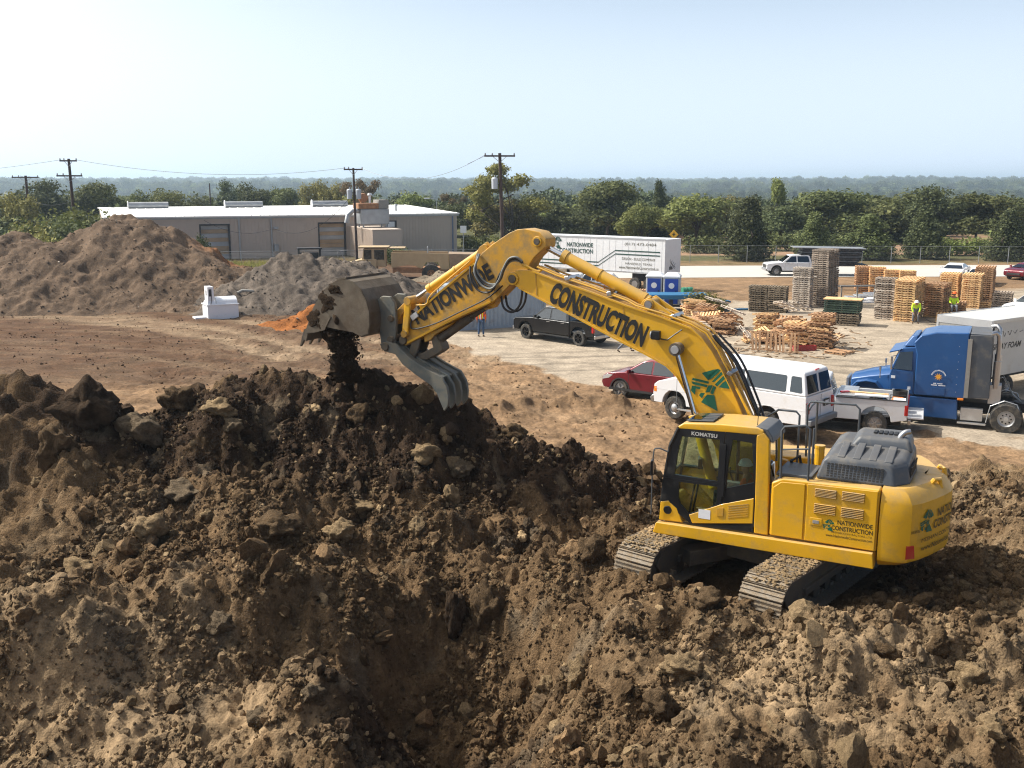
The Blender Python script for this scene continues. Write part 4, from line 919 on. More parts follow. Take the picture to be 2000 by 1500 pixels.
# ------------------------------------------------------------------ dirt piles behind
STN, STC = [], []
def mound(name, label, lobes, col, res, seed, lump=.25, rows=0, streak=None, group=None):
    L = np.array(lobes, float); x0 = (L[:, 0] - L[:, 2] * 1.1).min(); x1 = (L[:, 0] + L[:, 2] * 1.1).max(); y0 = (L[:, 1] - L[:, 3] * 1.1).min(); y1 = (L[:, 1] + L[:, 3] * 1.1).max()
    gx_ = np.arange(x0, x1, res); gy_ = np.arange(y0, y1, res); X, Y = np.meshgrid(gx_, gy_)
    wob = fbm(X * .25, Y * .25, 3, seed) * .8; Z = np.full(X.shape, 0.0)
    for lx, ly, ra, rb, h in L:
        d = np.sqrt(((X + wob - lx) / ra) ** 2 + ((Y + wob * .7 - ly) / rb) ** 2)
        z = h * np.clip(1.06 - np.sqrt(d * d + .0036), -.3, 2)
        Z = np.logaddexp(Z * 3.2, z * 3.2) / 3.2
    Z = Z - np.log(2) / 3.2
    mask = sstep(.0, .7, Z)
    Z = Z + mask * (fbm(X * .7, Y * .7, 4, seed + 1) * .28 + clods(X, Y, .9, seed + 2, .6) * lump + clods(X, Y, .4, seed + 4, .3) * lump * .5 + fbm(X * 3, Y * 3, 3, seed + 3) * .06)
    if rows: Z = Z + mask * rows * np.sin(X * 1.9 + wob * 2 + Y * .25) * sstep(-.2, .4, fbm(X * .12, Y * .05, 2, seed + 8)) * .5
    if name == 'grey_dirt_pile': Z = Z + mask * fbm(X * .9 + Y * .3, Y * .35, 4, seed + 5, .6, True) * .22
    k_ = rng.integers(0, X.size, int(2600 * (x1 - x0) * (y1 - y0) / 900)); k_ = k_[Z.ravel()[k_] > .25]
    STN.append(np.stack([X.ravel()[k_], Y.ravel()[k_], Z.ravel()[k_] - .2], -1)); STC.append(np.repeat(np.array(col)[None] * 1.1, len(k_), 0))
    Z = Z - .22; me = bpy.data.meshes.new(name); ny, nx = X.shape
    me.vertices.add(nx * ny); me.vertices.foreach_set('co', np.stack([X, Y, Z], -1).astype(np.float32).ravel())
    ii = (np.arange(ny - 1)[:, None] * nx + np.arange(nx - 1)[None]).ravel(); f = np.stack([ii, ii + 1, ii + 1 + nx, ii + nx], -1); zf = Z.ravel()[f].max(1); f = f[zf > -.16]
    me.loops.add(f.size); me.loops.foreach_set('vertex_index', f.ravel().astype(np.int32)); me.polygons.add(len(f)); me.polygons.foreach_set('loop_start', (np.arange(len(f)) * 4).astype(np.int32)); me.polygons.foreach_set('use_smooth', np.ones(len(f), bool)); me.update(calc_edges=True)
    c = np.array(col)[None, None] * (1 + .22 * fbm(X * .5, Y * .5, 4, seed + 6))[..., None]
    if streak is not None:
        s_ = streak(X, Y)[..., None]; c = c * (1 - s_[..., 0, None] if s_.ndim > 3 else c * (1 - s_)) + np.array((.30, .12, .04)) * s_ if False else c * (1 - s_) + np.array((.30, .13, .05))[None, None] * s_
    a = me.attributes.new('Col', 'FLOAT_COLOR', 'POINT'); a.data.foreach_set('color', np.concatenate([c, np.ones(c.shape[:2] + (1,))], -1).astype(np.float32).ravel())
    a = me.attributes.new('rough', 'FLOAT', 'POINT'); a.data.foreach_set('value', np.full(X.size, .8, np.float32)); me.materials.append(M['soil'])
    return tag(link_mesh(name, me), label, 'dirt pile', group)
mound('brown_dirt_pile', 'large brown dirt pile at the left in front of the bushes and warehouse',
      [(-29.6, 77, 11.5, 9.5, 6.3), (-27.6, 77, 10, 9, 6.1), (-25, 76.5, 10.5, 8.5, 4.4), (-36.0, 75, 9.5, 9, 5.3), (-33.5, 73.5, 9, 8, 4.6), (-41.5, 74.5, 12, 8, 3.6), (-21.5, 73, 7, 6, 2.2)], (.135, .092, .061), .13, 501, .10, .38,
      streak=lambda X, Y: np.clip(np.exp(-((X + 22.2) / 1.6) ** 2) * sstep(75, 78.5, Y), 0, 1) * .8)
mound('grey_dirt_pile', 'grey-brown dirt pile behind the raised bucket',
      [(-15.2, 73, 8, 7, 3.8), (-12.0, 73.5, 8, 7, 3.3), (-17.0, 70.5, 5, 5, 1.9), (-9.8, 72, 5.5, 6, 2.3)], (.120, .097, .078), .14, 601, .05)
mound('orange_dirt_pile', 'low bright orange clay pile below the bucket',
      [(-11.5, 61.5, 4.6, 3.0, 1.6), (-8.6, 59.4, 3.2, 2.2, .85)], (.27, .10, .028), .12, 701, .14)
mound('spoil_heap', 'small earth heap behind the fence post near the old scraper', [(-1.0, 90, 9, 4, 1.8), (3.5, 92, 7, 4, 1.4)], (.20, .16, .115), .3, 801, .2)

_p = np.concatenate(STN); _c2 = np.concatenate(STC); _s = .035 * (1 - rng.uniform(0, 1, len(_p)) * .97) ** (-1 / 2.3); _s = np.clip(_s, 0, .22); _w = rng.uniform(0, 1, len(_p)) < .05; _c2 = np.where(_w[:, None], np.array([[.34, .29, .23]]), _c2)
gn_scatter('pile_stones', _p, _s, _c2, pobs, 'loose stones and crumbs on the distant dirt piles')
# ------------------------------------------------------------------ excavator
def text_mesh(txt, h, w, mat, name='lettering', ext=.004, bold=.0, spacing=1.0, slant=0):
    c = bpy.data.curves.new(name, 'FONT'); c.body = txt; c.size = 1; c.extrude = 0; c.offset = bold; c.space_character = spacing; c.shear = slant; c.align_x = 'LEFT'; c.resolution_u = 3
    o = bpy.data.objects.new('tmp', c); COL.objects.link(o); bpy.context.view_layer.update()
    me = bpy.data.meshes.new_from_object(o.evaluated_get(bpy.context.evaluated_depsgraph_get())); bpy.data.objects.remove(o); bpy.data.curves.remove(c)
    co = np.zeros(len(me.vertices) * 3, np.float32); me.vertices.foreach_get('co', co); co = co.reshape(-1, 3)
    lo, hi = co.min(0), co.max(0); co[:, 0] = (co[:, 0] - lo[0]) / (hi[0] - lo[0]) * w; co[:, 1] = (co[:, 1] - lo[1]) / (hi[1] - lo[1]) * h; co[:, 2] = 0
    me.vertices.foreach_set('co', co.ravel()); me.materials.clear(); me.materials.append(mat); me.name = name; me.update(); return me
def put_text(txt, parent, origin, xdir, up, h, w, mat, bold=.02, name='lettering', **k):
    """origin = lower-left corner; xdir = reading direction; up = letter up"""
    me = text_mesh(txt, h, w, mat, name, bold=bold, **k); o = bpy.data.objects.new(name, me); COL.objects.link(o); o.parent = parent
    X = Vector(xdir).normalized(); Z = X.cross(Vector(up)).normalized(); Y = Z.cross(X)
    m = Matrix((X, Y, Z)).transposed().to_4x4(); m.translation = Vector(origin); o.matrix_local = m; return o
def logo(parent, origin, xdir, up, s, mat, name='emblem'):
    """green angular double-arrow emblem, unit size s"""
    X = Vector(xdir).normalized(); Z = X.cross(Vector(up)).normalized(); Y = Z.cross(X); O = Vector(origin); mb = MB()
    def poly(pts, lift=0): mb.add([O + X * (a * s) + Y * (b * s) + Z * lift for a, b in pts], [tuple(range(len(pts)))])
    # stem bars, wings and barbs
    poly([(.40, .62), (.47, .70), (.60, 1.0), (.52, 1.0), (.36, .76)]); poly([(.50, .62), (.57, .66), (.70, .97), (.63, .99)])
    poly([(.60, .60), (.68, .58), (.80, .90), (.73, .95)]); poly([(.18, .72), (.40, .62), (.52, 1.0), (.42, .93)])
    poly([(.72, .58), (.98, .66), (.86, .86), (.76, .72)])
    poly([(.02, .50), (.44, .60), (.44, .54), (.02, .44)]); poly([(.02, .40), (.44, .50), (.44, .44), (.08, .35)]); poly([(.08, .31), (.30, .37), (.30, .31), (.20, .28), (.24, .12), (.10, .18)])
    poly([(.46, .50), (.56, .56), (.56, .36), (.46, .30)]); poly([(.58, .56), (.66, .54), (.66, .34), (.58, .34)])
    poly([(.52, .26), (.70, .34), (.94, .0), (.46, .02)]); poly([(.36, .24), (.46, .28), (.44, .12), (.34, .16)])
    o = mb.build(name, mat, parent); return o

def lumpmat(name, c, k=1.0):
    m, nt, p = newmat(name); n1 = noise(nt, 2.2, 9, .7); n2 = noise(nt, 9, 8, .7); r1 = ramp(nt, n1.outputs[0], [(.3, sh(c, .5)), (.55, c), (.75, sh(c, 1.7))]); nt.links.new(mixc(nt, .35, r1.outputs[0], n2.outputs[0], 'OVERLAY'), p.inputs['Base Color'])
    p.inputs['Roughness'].default_value = .95; p.inputs['Specular IOR Level'].default_value = .1; bump(nt, p, n2.outputs[0], .9, .08); return m
M['soil_lump'] = lumpmat('dark_earth_lump', (.055, .036, .022)); M['soil_tan'] = lumpmat('pale_earth_lump', (.27, .19, .105)); M['soil_mid'] = lumpmat('brown_earth_lump', (.115, .076, .042)); M['soil_grey'] = lumpmat('grey_clay_lump', (.155, .115, .073))
EXO = Vector((5.06, 19.5, .88)); EXY = R(152)
ex = thing('excavator', 'yellow crawler excavator with raised boom standing on dug earth', 'excavator', EXO, EXY)
Y, K, SD = M['yellow'], M['black_paint'], M['steel_dark']
YD = M['yellow_dirty']
# ---- undercarriage: turned away from the upper body
trk = R(50 - 152)
def local_rot(o, rz): o.rotation_euler = (0, 0, rz); return o
car = MB(); car.bx(-.75, .75, -.95, .95, .42, .78); car.cyl((0, 0, .7), (0, 0, .99), .72, n=28)
for sx in (-1, 1):
    for sy in (-1, 1): car.box((sx * .95, sy * .75, .5), (1.1, .42, .3), (0, 0, sy * sx * .45))
local_rot(car.build('car_body', SD, ex, .03), trk)
shoe = MB(); shoe.bx(-.098, .098, -.4, .4, 0, .022); shoe.bx(-.09, -.07, -.4, .4, .022, .052); shoe.bx(-.01, .012, -.4, .4, .022, .046); shoe.bx(.07, .09, -.4, .4, .022, .052); shoe.bx(-.07, .07, -.12, .12, -.07, 0)
shoe_me = shoe.mesh('track_shoe', M['track'])
def track_path(n):
    """stadium round idler and sprocket, sampled evenly"""
    L, r, zc = 2.35, .44, .50; per = 4 * L + 2 * math.pi * r; out = []
    for i in range(n):
        s_ = per * i / n
        if s_ < 2 * L: out.append((-L + s_, zc + r + math.sin(s_ / (2 * L) * math.pi) * -.03, 0))
        elif s_ < 2 * L + math.pi * r: a = (s_ - 2 * L) / r; out.append((L + r * math.sin(a), zc + r * math.cos(a), a))
        elif s_ < 4 * L + math.pi * r: q = s_ - 2 * L - math.pi * r; out.append((L - q, zc - r, math.pi))
        else: a = (s_ - 4 * L - math.pi * r) / r; out.append((-L - r * math.sin(a), zc - r * math.cos(a), math.pi + a))
    return out
for sy in (-1, 1):
    yc = 1.30 * sy; t = MB()
    t.prism([(-2.1, .30), (2.1, .30), (2.25, .5), (2.05, .76), (.7, .82), (-.7, .82), (-2.05, .76), (-2.25, .5)], yc - .2, yc + .2)
    t.bx(-1.5, 1.5, yc - .26, yc + .26, .36, .5)
    to = local_rot(t.build('track', SD, ex, .02), trk)
    for xx, rr, nm in ((2.35, .37, 'idler'), (-2.35, .39, 'sprocket')):
        MB().lathe([(0, -.13), (rr * .5, -.14), (rr * .6, -.07), (rr, -.07), (rr, .07), (rr * .6, .07), (rr * .5, .14), (0, .13)], 26, 'y', (xx, yc, .5)).build(nm, SD, to)
    for k in range(8): MB().cyl((-1.8 + k * .515, yc - .15, .20), (-1.8 + k * .515, yc + .15, .20), .13, n=14).build('roller', SD, to)
    for x, z, a in track_path(58):
        s_ = link_mesh('track_shoe', shoe_me, to, (x, yc, z), (0, a, 0))
for sy in (-1, 1):   # earth carried on the shoes
    mud = MB(); rm_ = random.Random(4 + sy); cm0 = clod_mesh('tmp', 5, 1, None, .6, .4); cv = [v.co.copy() for v in cm0.vertices]; cf = [tuple(p.vertices) for p in cm0.polygons]
    for k in range(1500):
        x = rm_.uniform(-2.65, 2.65); yy = 1.3 * sy + rm_.uniform(-.38, .38); zt = .50 + .44 + .05 if abs(x) < 2.35 else .5 + math.sqrt(max(0, .245 - (abs(x) - 2.35) ** 2)); q = rm_.uniform(.012, .034)
        mud.add([Vector((x, yy, zt)) + Vector((v.x * q * 1.4, v.y * q * 1.4, v.z * q)) for v in cv], cf)
    mo = local_rot(mud.build('packed_earth', M['soil_tan'], ex), trk); mo['kind'] = 'stuff'
# ---- upper structure
deck = MB(); deck.prism([(1.70, 1.02), (1.62, 1.10), (1.62, 1.27), (-2.30, 1.27), (-2.30, 1.02)], -1.44, 1.40); deck.build('deck', YD, ex, .02)
sk = MB(); sk.prism([(1.80, 1.0), (1.80, 1.03), (1.74, 1.22), (-2.27, 1.28), (-2.30, 1.0)], 1.405, 1.56, yf=None); sk.build('side_skirt', Y, ex, .015)
sk = MB(); sk.prism([(1.80, 1.0), (1.74, 1.22), (-2.27, 1.28), (-2.30, 1.0)], -1.56, -1.445); sk.build('side_skirt', Y, ex, .015)
# counterweight: rounded block
cw = []; prof = [(0, .93, .10), (.06, .90, .0), (.25, 1.2, -.02), (.2, 1.5, 0)]
def cwring(z, grow, x0=-2.33):
    pts = []; r_ = .0
    outer = [(x0, 1.46), (-2.64, 1.45), (-2.84, 1.37), (-3.00, 1.12), (-3.15, .78), (-3.28, .42), (-3.35, .15), (-3.36, 0)]
    half = [(x if x > -2.4 else x + grow * .9, y - grow * .6) for x, y in outer]
    allp = half + [(x, -y) for x, y in half[-2::-1]]
    return [(x, y, z + (0.0)) for x, y in allp]
rings = [cwring(.99, .34), cwring(1.03, .22), cwring(1.14, .03), cwring(1.22, 0), cwring(1.9, -.01), cwring(2.20, .0), cwring(2.36, .09), cwring(2.44, .20), cwring(2.455, .5)]
MB().loft(rings).build('counterweight', Y, ex, .03, ang=25)
for sy in (1, -1): MB().tube([(-3.02, .52 * sy, 2.36), (-3.08, .52 * sy, 2.47), (-3.16, .38 * sy, 2.46), (-3.19, .38 * sy, 2.30)], .045, 8).build('lifting_eye', Y, ex, smooth=True)
# side bodies with doors
bd = MB(); bd.prism([(-.42, 1.285), (-.42, 2.30), (-.62, 2.40), (-2.31, 2.43), (-2.31, 1.285)], .85, 1.46); bd.build('side_body', Y, ex, .035)
bd = MB(); bd.prism([(.55, 1.285), (.55, 1.9), (.2, 2.28), (-.62, 2.32), (-2.31, 2.38), (-2.31, 1.285)], -1.46, -.5); bd.build('side_body', Y, ex, .035)
MB().bx(-2.31, -1.1, -.5, .85, 1.285, 2.36).build('engine_bay', YD, ex)
MB().bx(-1.1, -.42, -.45, .85, 1.285, 1.95).build('pump_bay', YD, ex)
dp = [MB().prism([(-.46, 1.31), (-.46, 2.22), (-.60, 2.34), (-1.03, 2.36), (-1.03, 1.31)], 1.462, 1.485), MB().prism([(-1.07, 1.31), (-1.07, 2.37), (-2.28, 2.40), (-2.28, 1.31)], 1.462, 1.485)]
door = [d.build('side_door', Y, ex, .012) for d in dp]
for k, (x1, x0, z1, z0) in enumerate(((-1.21, -1.58, 2.32, 2.16), (-1.68, -2.06, 2.33, 2.16), (-1.21, -1.58, 2.04, 1.85), (-1.68, -2.06, 2.04, 1.85))):
    v = MB().bx(x0, x1, 1.486, 1.489, z0, z1).build('vent', M['black_plastic'], door[1])
    n = 6; sl_m = MB()
    for i in range(n): z = z0 + (i + .5) * (z1 - z0) / n; sl_m.box(((x0 + x1) / 2, 1.497, z), (abs(x1 - x0), .02, .016), (R(-35), 0, 0))
    sl_m.build('louvre', YD, door[1])
lt = MB().bx(-1.36, -1.15, 1.486, 1.497, 1.62, 1.76).build('latch_plate', Y, door[1], .008); MB().bx(-1.31, -1.20, 1.4975, 1.505, 1.66, 1.72).build('latch', M['alu'], door[1])
back = (-1, 0, 0); upv = (0, 0, 1)
put_text('NATIONWIDE', door[1], (-1.63, 1.4875, 1.70), back, upv, .085, .60, M['dark_text'], .02)
put_text('CONSTRUCTION', door[1], (-1.53, 1.4875, 1.59), back, upv, .085, .71, M['dark_text'], .02)
put_text('MEEHAN CONTRACTORS, LTD', door[1], (-1.53, 1.4875, 1.525), back, upv, .04, .70, M['dark_text'], .0)
put_text('www.NationwideConstruction.com', door[1], (-1.44, 1.4875, 1.455), back, upv, .05, .80, M['dark_text'], .01)
logo(door[1], (-1.37, 1.4875, 1.56), back, upv, .21, M['green_logo'])
# writing on the counterweight, set on its flat left rear facet chain
def cwp(t, z, out=.012):
    """point on the counterweight skin; t along the rear-left corner"""
    pts = [Vector((a_, b_, 0)) for a_, b_ in ((-2.64, 1.45), (-2.84, 1.37), (-3.00, 1.12), (-3.15, .78), (-3.28, .42), (-3.35, .15), (-3.36, 0), (-3.35, -.15), (-3.28, -.42), (-3.15, -.78))]
    for a, b in zip(pts[:-1], pts[1:]):
        L = (b - a).length
        if t <= L or b is pts[-1]:
            d = (b - a) / L; n = Vector((d.y, -d.x, 0)); n = n if n.dot(a) > 0 else -n; p = a + d * t + n * (out + .012); return Vector((p.x, p.y, z))
        t -= L
cwo = [o for o in ex.children if o.name.startswith('counterweight')][0]
def curved(me_obj):
    """wrap a flat decal (x along, y up) round the counterweight"""
    me = me_obj.data
    for v in me.vertices: p = cwp(v.co.x, v.co.y); v.co = p
    me.update(); me_obj.matrix_local = Matrix.Identity(4)
def cwtext(txt, t0, z0, h, w, bold=.02, mat='dark_text'):
    me = text_mesh(txt, h, w, M[mat], bold=bold)
    bm = bmesh.new(); bm.from_mesh(me); bmesh.ops.triangulate(bm, faces=bm.faces); bmesh.ops.subdivide_edges(bm, edges=[e for e in bm.edges if e.calc_length() > .06], cuts=2); bm.to_mesh(me); bm.free()
    for v in me.vertices: v.co.x += t0; v.co.y += z0
    o = bpy.data.objects.new('lettering', me); COL.objects.link(o); o.parent = cwo; curved(o)
cwtext('NATIONWIDE', .98, 1.86, .16, 1.15, .02); cwtext('CONSTRUCTION', .86, 1.66, .16, 1.45, .02); cwtext('MEEHAN CONTRACTORS, LTD', .50, 1.47, .085, 1.9, 0); cwtext('www.NationwideConstruction.com', .50, 1.32, .10, 2.0, .01); cwtext('KE3926', .22, 1.68, .055, .22, .01)
lg = logo(None, (0, 0, 0), (1, 0, 0), (0, 1, 0), .42, M['green_logo']); bm = bmesh.new(); bm.from_mesh(lg.data); bmesh.ops.triangulate(bm, faces=bm.faces); bmesh.ops.subdivide_edges(bm, edges=bm.edges, cuts=2); bm.to_mesh(lg.data); bm.free()
for v in lg.data.vertices: v.co.x += .42; v.co.y += 1.64
lg.parent = cwo; curved(lg)
rr = MB(); q = [(.16, 1.22), (.34, 1.22), (.30, 1.46), (.16, 1.46)]; rr.add([cwp(a, b, .0) for a, b in q] + [cwp(a, b, .02) for a, b in q], [(0, 1, 2, 3), (4, 5, 6, 7), (0, 1, 5, 4), (1, 2, 6, 5), (2, 3, 7, 6), (3, 0, 4, 7)]); rr.build('reflector', M['red_lens'], cwo)
# engine hood
hd = MB(); base = [(-1.16, 1.22), (-1.16, -.42), (-2.60, -.42), (-2.72, -.1), (-2.72, .9), (-2.50, 1.22)]
hood = [[(x, y, 2.40) for x, y in base], [(x, y, 2.47) for x, y in base], [(-1.24, 1.17, 2.74), (-1.28, -.38, 2.90), (-2.55, -.38, 2.95), (-2.68, -.06, 2.9), (-2.68, .86, 2.78), (-2.44, 1.15, 2.76)],
        [(-1.34, 1.08, 2.84), (-1.42, -.3, 3.0), (-2.48, -.3, 3.04), (-2.6, -.02, 3.0), (-2.58, .8, 2.87), (-2.36, 1.06, 2.86)]]
hd.loft(hood); ho = hd.build('engine_cover', M['dark_plastic'], ex, .05)
h2 = MB(); h2.loft([[(-1.56, .42, 2.86), (-1.5, -.40, 2.9), (-2.62, -.40, 2.9), (-2.70, .42, 2.86)], [(-1.72, .34, 3.09), (-1.68, -.34, 3.12), (-2.55, -.34, 3.14), (-2.6, .34, 3.10)]]); h2.build('engine_cover_hump', M['dark_plastic'], ex, .07)
for k in range(4): MB().box((-1.55 - k * .27, .78, 2.90), (.14, .62, .05), (R(-14), 0, 0)).build('cover_rib', M['dark_plastic'], ho, .02)
gr = MB(); nxx, nzz = 15, 6
for i in range(nxx):
    for j in range(nzz):
        gr.box((-1.36 - i * .066, 1.205 - j * .007, 2.50 + j * .043), (.044, .02, .030), (R(10), 0, 0))
gr.build('grille', M['black_plastic'], ho)
gb = MB()
for i in range(9): gb.box((-2.715, .08 + i * .09, 2.62), (.02, .05, .22), (0, R(-6), 0))
gb.build('side_grille', M['black_plastic'], ho)
g3 = MB()
for i in range(5): g3.bx(-2.0 - i * .09, -1.94 - i * .09, -.1, .12, 3.118, 3.135)
g3.build('top_slots', M['black_plastic'], ho)
MB().stube([(-2.42, .22, 3.02), (-2.43, .21, 3.12), (-2.50, .18, 3.20), (-2.58, .14, 3.22)], .052, 12).build('exhaust', M['shiny'], ex, smooth=True)
# ---- cab
WF = lambda z: 1.45 - .045 * max(0, z - 1.9)
def side(pts, y0, y1, nm, mat, par, bev=0):
    mb = MB(); n = len(pts); vs = []
    for d in (y0, y1): vs += [(a, WF(b) + d, b) for a, b in pts]
    mb.add(vs, [tuple(range(n)), tuple(range(2 * n - 1, n - 1, -1))] + [(i, n + i, n + (i + 1) % n, (i + 1) % n) for i in range(n)]); return mb.build(nm, mat, par, bev)
cab = MB(); CY0 = .42
# frame posts and rails of the cab shell
def bar(a, b, w, mb): mb.tube([a, b], w, 6)
roof = [(1.42, 3.13), (1.30, 3.21), (.6, 3.27), (-.10, 3.28), (-.22, 3.24), (-.22, 3.14), (1.40, 3.08)]
mb = MB(); n = len(roof); vs = [(a, WF(b) + .01, b) for a, b in roof] + [(a, CY0, b) for a, b in roof]
mb.add(vs, [tuple(range(n)), tuple(range(2 * n - 1, n - 1, -1))] + [(i, n + i, n + (i + 1) % n, (i + 1) % n) for i in range(n)]); cabo = mb.build('cab', Y, ex, .03)
side([(-.10, 3.14), (-.22, 3.20), (-.33, 3.08), (-.40, 1.28), (-.14, 1.28), (-.13, 1.5), (-.13, 1.95), (-.09, 3.1)], -.12, .012, 'pillar', Y, cabo, .02)
MB().bx(-.42, -.30, CY0, 1.33, 1.28, 2.05).build('rear_wall', Y, cabo, .02)
MB().bx(-.36, -.24, CY0, CY0 + .08, 2.05, 3.14).build('pillar', Y, cabo)
side([(1.72, 1.24), (1.70, 1.62), (1.53, 1.66), (1.36, 1.54), (1.24, 1.26)], -.9, .008, 'nose_panel', Y, cabo, .02)
hp = MB().lathe([(0, -.02), (.075, -.02), (.085, 0), (.07, .012), (0, .012)], 20, 'y', (1.55, 1.458, 1.47)).build('round_grommet', K, cabo)
# door: black frame made of rails, yellow lower panel, panes between
def rail_poly(outer, inner, nm, par=cabo, d0=-.05, d1=.006):
    n = len(outer); mb = MB(); vs = [(a, WF(b) + d, b) for d in (d0, d1) for ring_ in (outer, inner) for a, b in ring_]
    fs = []
    for i in range(n):
        j = (i + 1) % n
        fs += [(i, j, n + j, n + i), (2 * n + i, 3 * n + i, 3 * n + j, 2 * n + j), (i, 2 * n + i, 2 * n + j, j), (n + i, n + j, 3 * n + j, 3 * n + i)]
    mb.add(vs, fs); return mb.build(nm, K, par)
do_ = [(1.42, 3.10), (.47, 3.14), (.47, 2.11), (1.58, 2.13), (1.545, 2.7)]
rail_poly([(1.42, 3.12), (.50, 3.14), (.50, 2.115), (1.635, 2.115), (1.57, 2.8)], [(1.33, 2.95), (.59, 2.97), (.59, 2.17), (1.44, 2.19), (1.40, 2.6)], 'door_frame')
rail_poly([(1.635, 2.11), (.50, 2.11), (.50, 1.37), (1.10, 1.27), (1.40, 1.48), (1.54, 1.67), (1.68, 1.62)], [(1.345, 2.06), (.59, 2.07), (.59, 1.72), (.85, 1.56), (1.13, 1.46), (1.30, 1.62), (1.345, 1.75)], 'door_frame')
rail_poly([(.49, 3.14), (-.09, 3.13), (-.13, 2.5), (-.14, 1.40), (.49, 1.38), (.49, 2.0)], [(.35, 3.0), (-.02, 2.98), (-.07, 2.5), (-.09, 2.24), (.43, 2.06), (.41, 2.5)], 'door_frame')
side([(1.12, 1.44), (.48, 1.75), (-.11, 1.95), (-.11, 1.46), (.47, 1.37), (1.05, 1.28)], -.05, .016, 'door_panel', Y, cabo, .012)
side([(1.24, 1.26), (1.05, 1.265), (.47, 1.35), (-.11, 1.44), (-.12, 1.285), (1.0, 1.24)], -.05, .007, 'sill', K, cabo)
for i in range(6): side([(.36, 1.735 - i * .045), (-.02, 1.83 - i * .045), (-.02, 1.812 - i * .045), (.36, 1.717 - i * .045)], .017, .022, 'louvre', YD, cabo)
side([(.93, 1.59), (.70, 1.59), (.70, 1.41), (.93, 1.41)], .017, .020, 'notice', M['white_decal'], cabo)
side([(.57, 1.66), (.45, 1.68), (.45, 1.52), (.57, 1.50)], .017, .028, 'handle', YD, cabo)
side([(.53, 2.9), (.46, 2.9), (.46, 1.9), (.53, 1.9)], .012, .035, 'grab_rail', K, cabo)
pane = lambda pts, nm='pane': side(pts, -.03, -.02, nm, M['glass_cab'], cabo)
pane([(1.34, 2.96), (.58, 2.98), (.58, 2.16), (1.45, 2.18), (1.41, 2.6)]); pane([(1.35, 2.07), (.58, 2.08), (.58, 1.71), (.85, 1.55), (1.13, 1.45), (1.31, 1.61), (1.35, 1.75)]); pane([(.36, 3.01), (-.03, 2.99), (-.08, 2.5), (-.1, 2.23), (.44, 2.05), (.42, 2.5)])
# front, right and rear sides of the cab
fw = MB(); fw.add([(1.42, CY0, 3.1), (1.42, 1.38, 3.1), (1.62, 1.42, 2.15), (1.62, CY0, 2.15)], [(0, 1, 2, 3)]); fw.build('windscreen', M['glass_cab'], cabo)
fw = MB(); fw.add([(1.63, CY0, 2.12), (1.63, 1.42, 2.12), (1.68, 1.44, 1.64), (1.68, CY0, 1.64)], [(0, 1, 2, 3)]); fw.build('windscreen', M['glass_cab'], cabo)
fr = MB()
for y in (CY0, 1.41): fr.tube([(1.40, y, 3.1), (1.55, y, 2.75), (1.64, y, 2.1), (1.69, y, 1.6)], .035, 6)
fr.tube([(1.64, CY0, 2.12), (1.64, 1.4, 2.12)], .025, 6); fr.tube([(.5, CY0, 3.1), (.5, CY0, 1.3)], .035, 6); fr.tube([(-.3, CY0, 2.1), (1.65, CY0, 2.1)], .03, 6)
fr.build('window_frame', K, cabo)
MB().bx(-.3, 1.66, CY0 - .02, CY0, 1.28, 2.08).build('side_panel', YD, cabo)
MB().add([(-.28, CY0, 2.12), (1.6, CY0, 2.12), (1.42, CY0, 3.08), (-.28, CY0, 3.1)], [(0, 1, 2, 3)]).build('pane', M['glass_cab'], cabo)
MB().add([(-.335, CY0 + .1, 2.08), (-.335, 1.32, 2.08), (-.31, 1.30, 3.04), (-.31, CY0 + .1, 3.04)], [(0, 1, 2, 3)]).build('rear_pane', M['glass_car'], cabo)
cb = MB(); cb.loft([[(-.24, 1.40, 3.29), (-.24, .46, 3.29), (-.36, .46, 3.2), (-.36, 1.34, 3.2)], [(-.05, 1.36, 3.285), (-.05, .46, 3.285), (-.37, .46, 3.02), (-.37, 1.34, 3.02)]]); 
cb = MB(); cb.prism([(.02, 3.272), (-.12, 3.285), (-.28, 3.26), (-.37, 3.14), (-.40, 3.02), (-.34, 3.02), (-.23, 3.20), (-.1, 3.25)], .44, 1.37); cb.build('rear_visor', M['dark_plastic'], cabo, .015)
MB().box((1.02, .95, 3.262), (.52, .7, .02), (0, R(4.5), 0)).build('roof_hatch', M['rail'], cabo, .005)
MB().box((1.13, .95, 3.270), (.22, .58, .012), (0, R(4.5), 0)).build('hatch_glass', M['glass_cab'], cabo)
for y in (.78, .95, 1.12): MB().box((.88, y, 3.284), (.26, .05, .02), (0, R(4.5), 0)).build('hatch_rib', M['dark_plastic'], cabo)
put_text('KOMATSU', cabo, (1.14, 1.412, 2.995), (-1, 0, 0), (0, 0, 1), .075, .50, M['box_white'], .03)
MB().tube([(-.05, 1.2, 3.28), (-.06, 1.2, 3.62)], .008, 5).build('antenna', K, cabo)
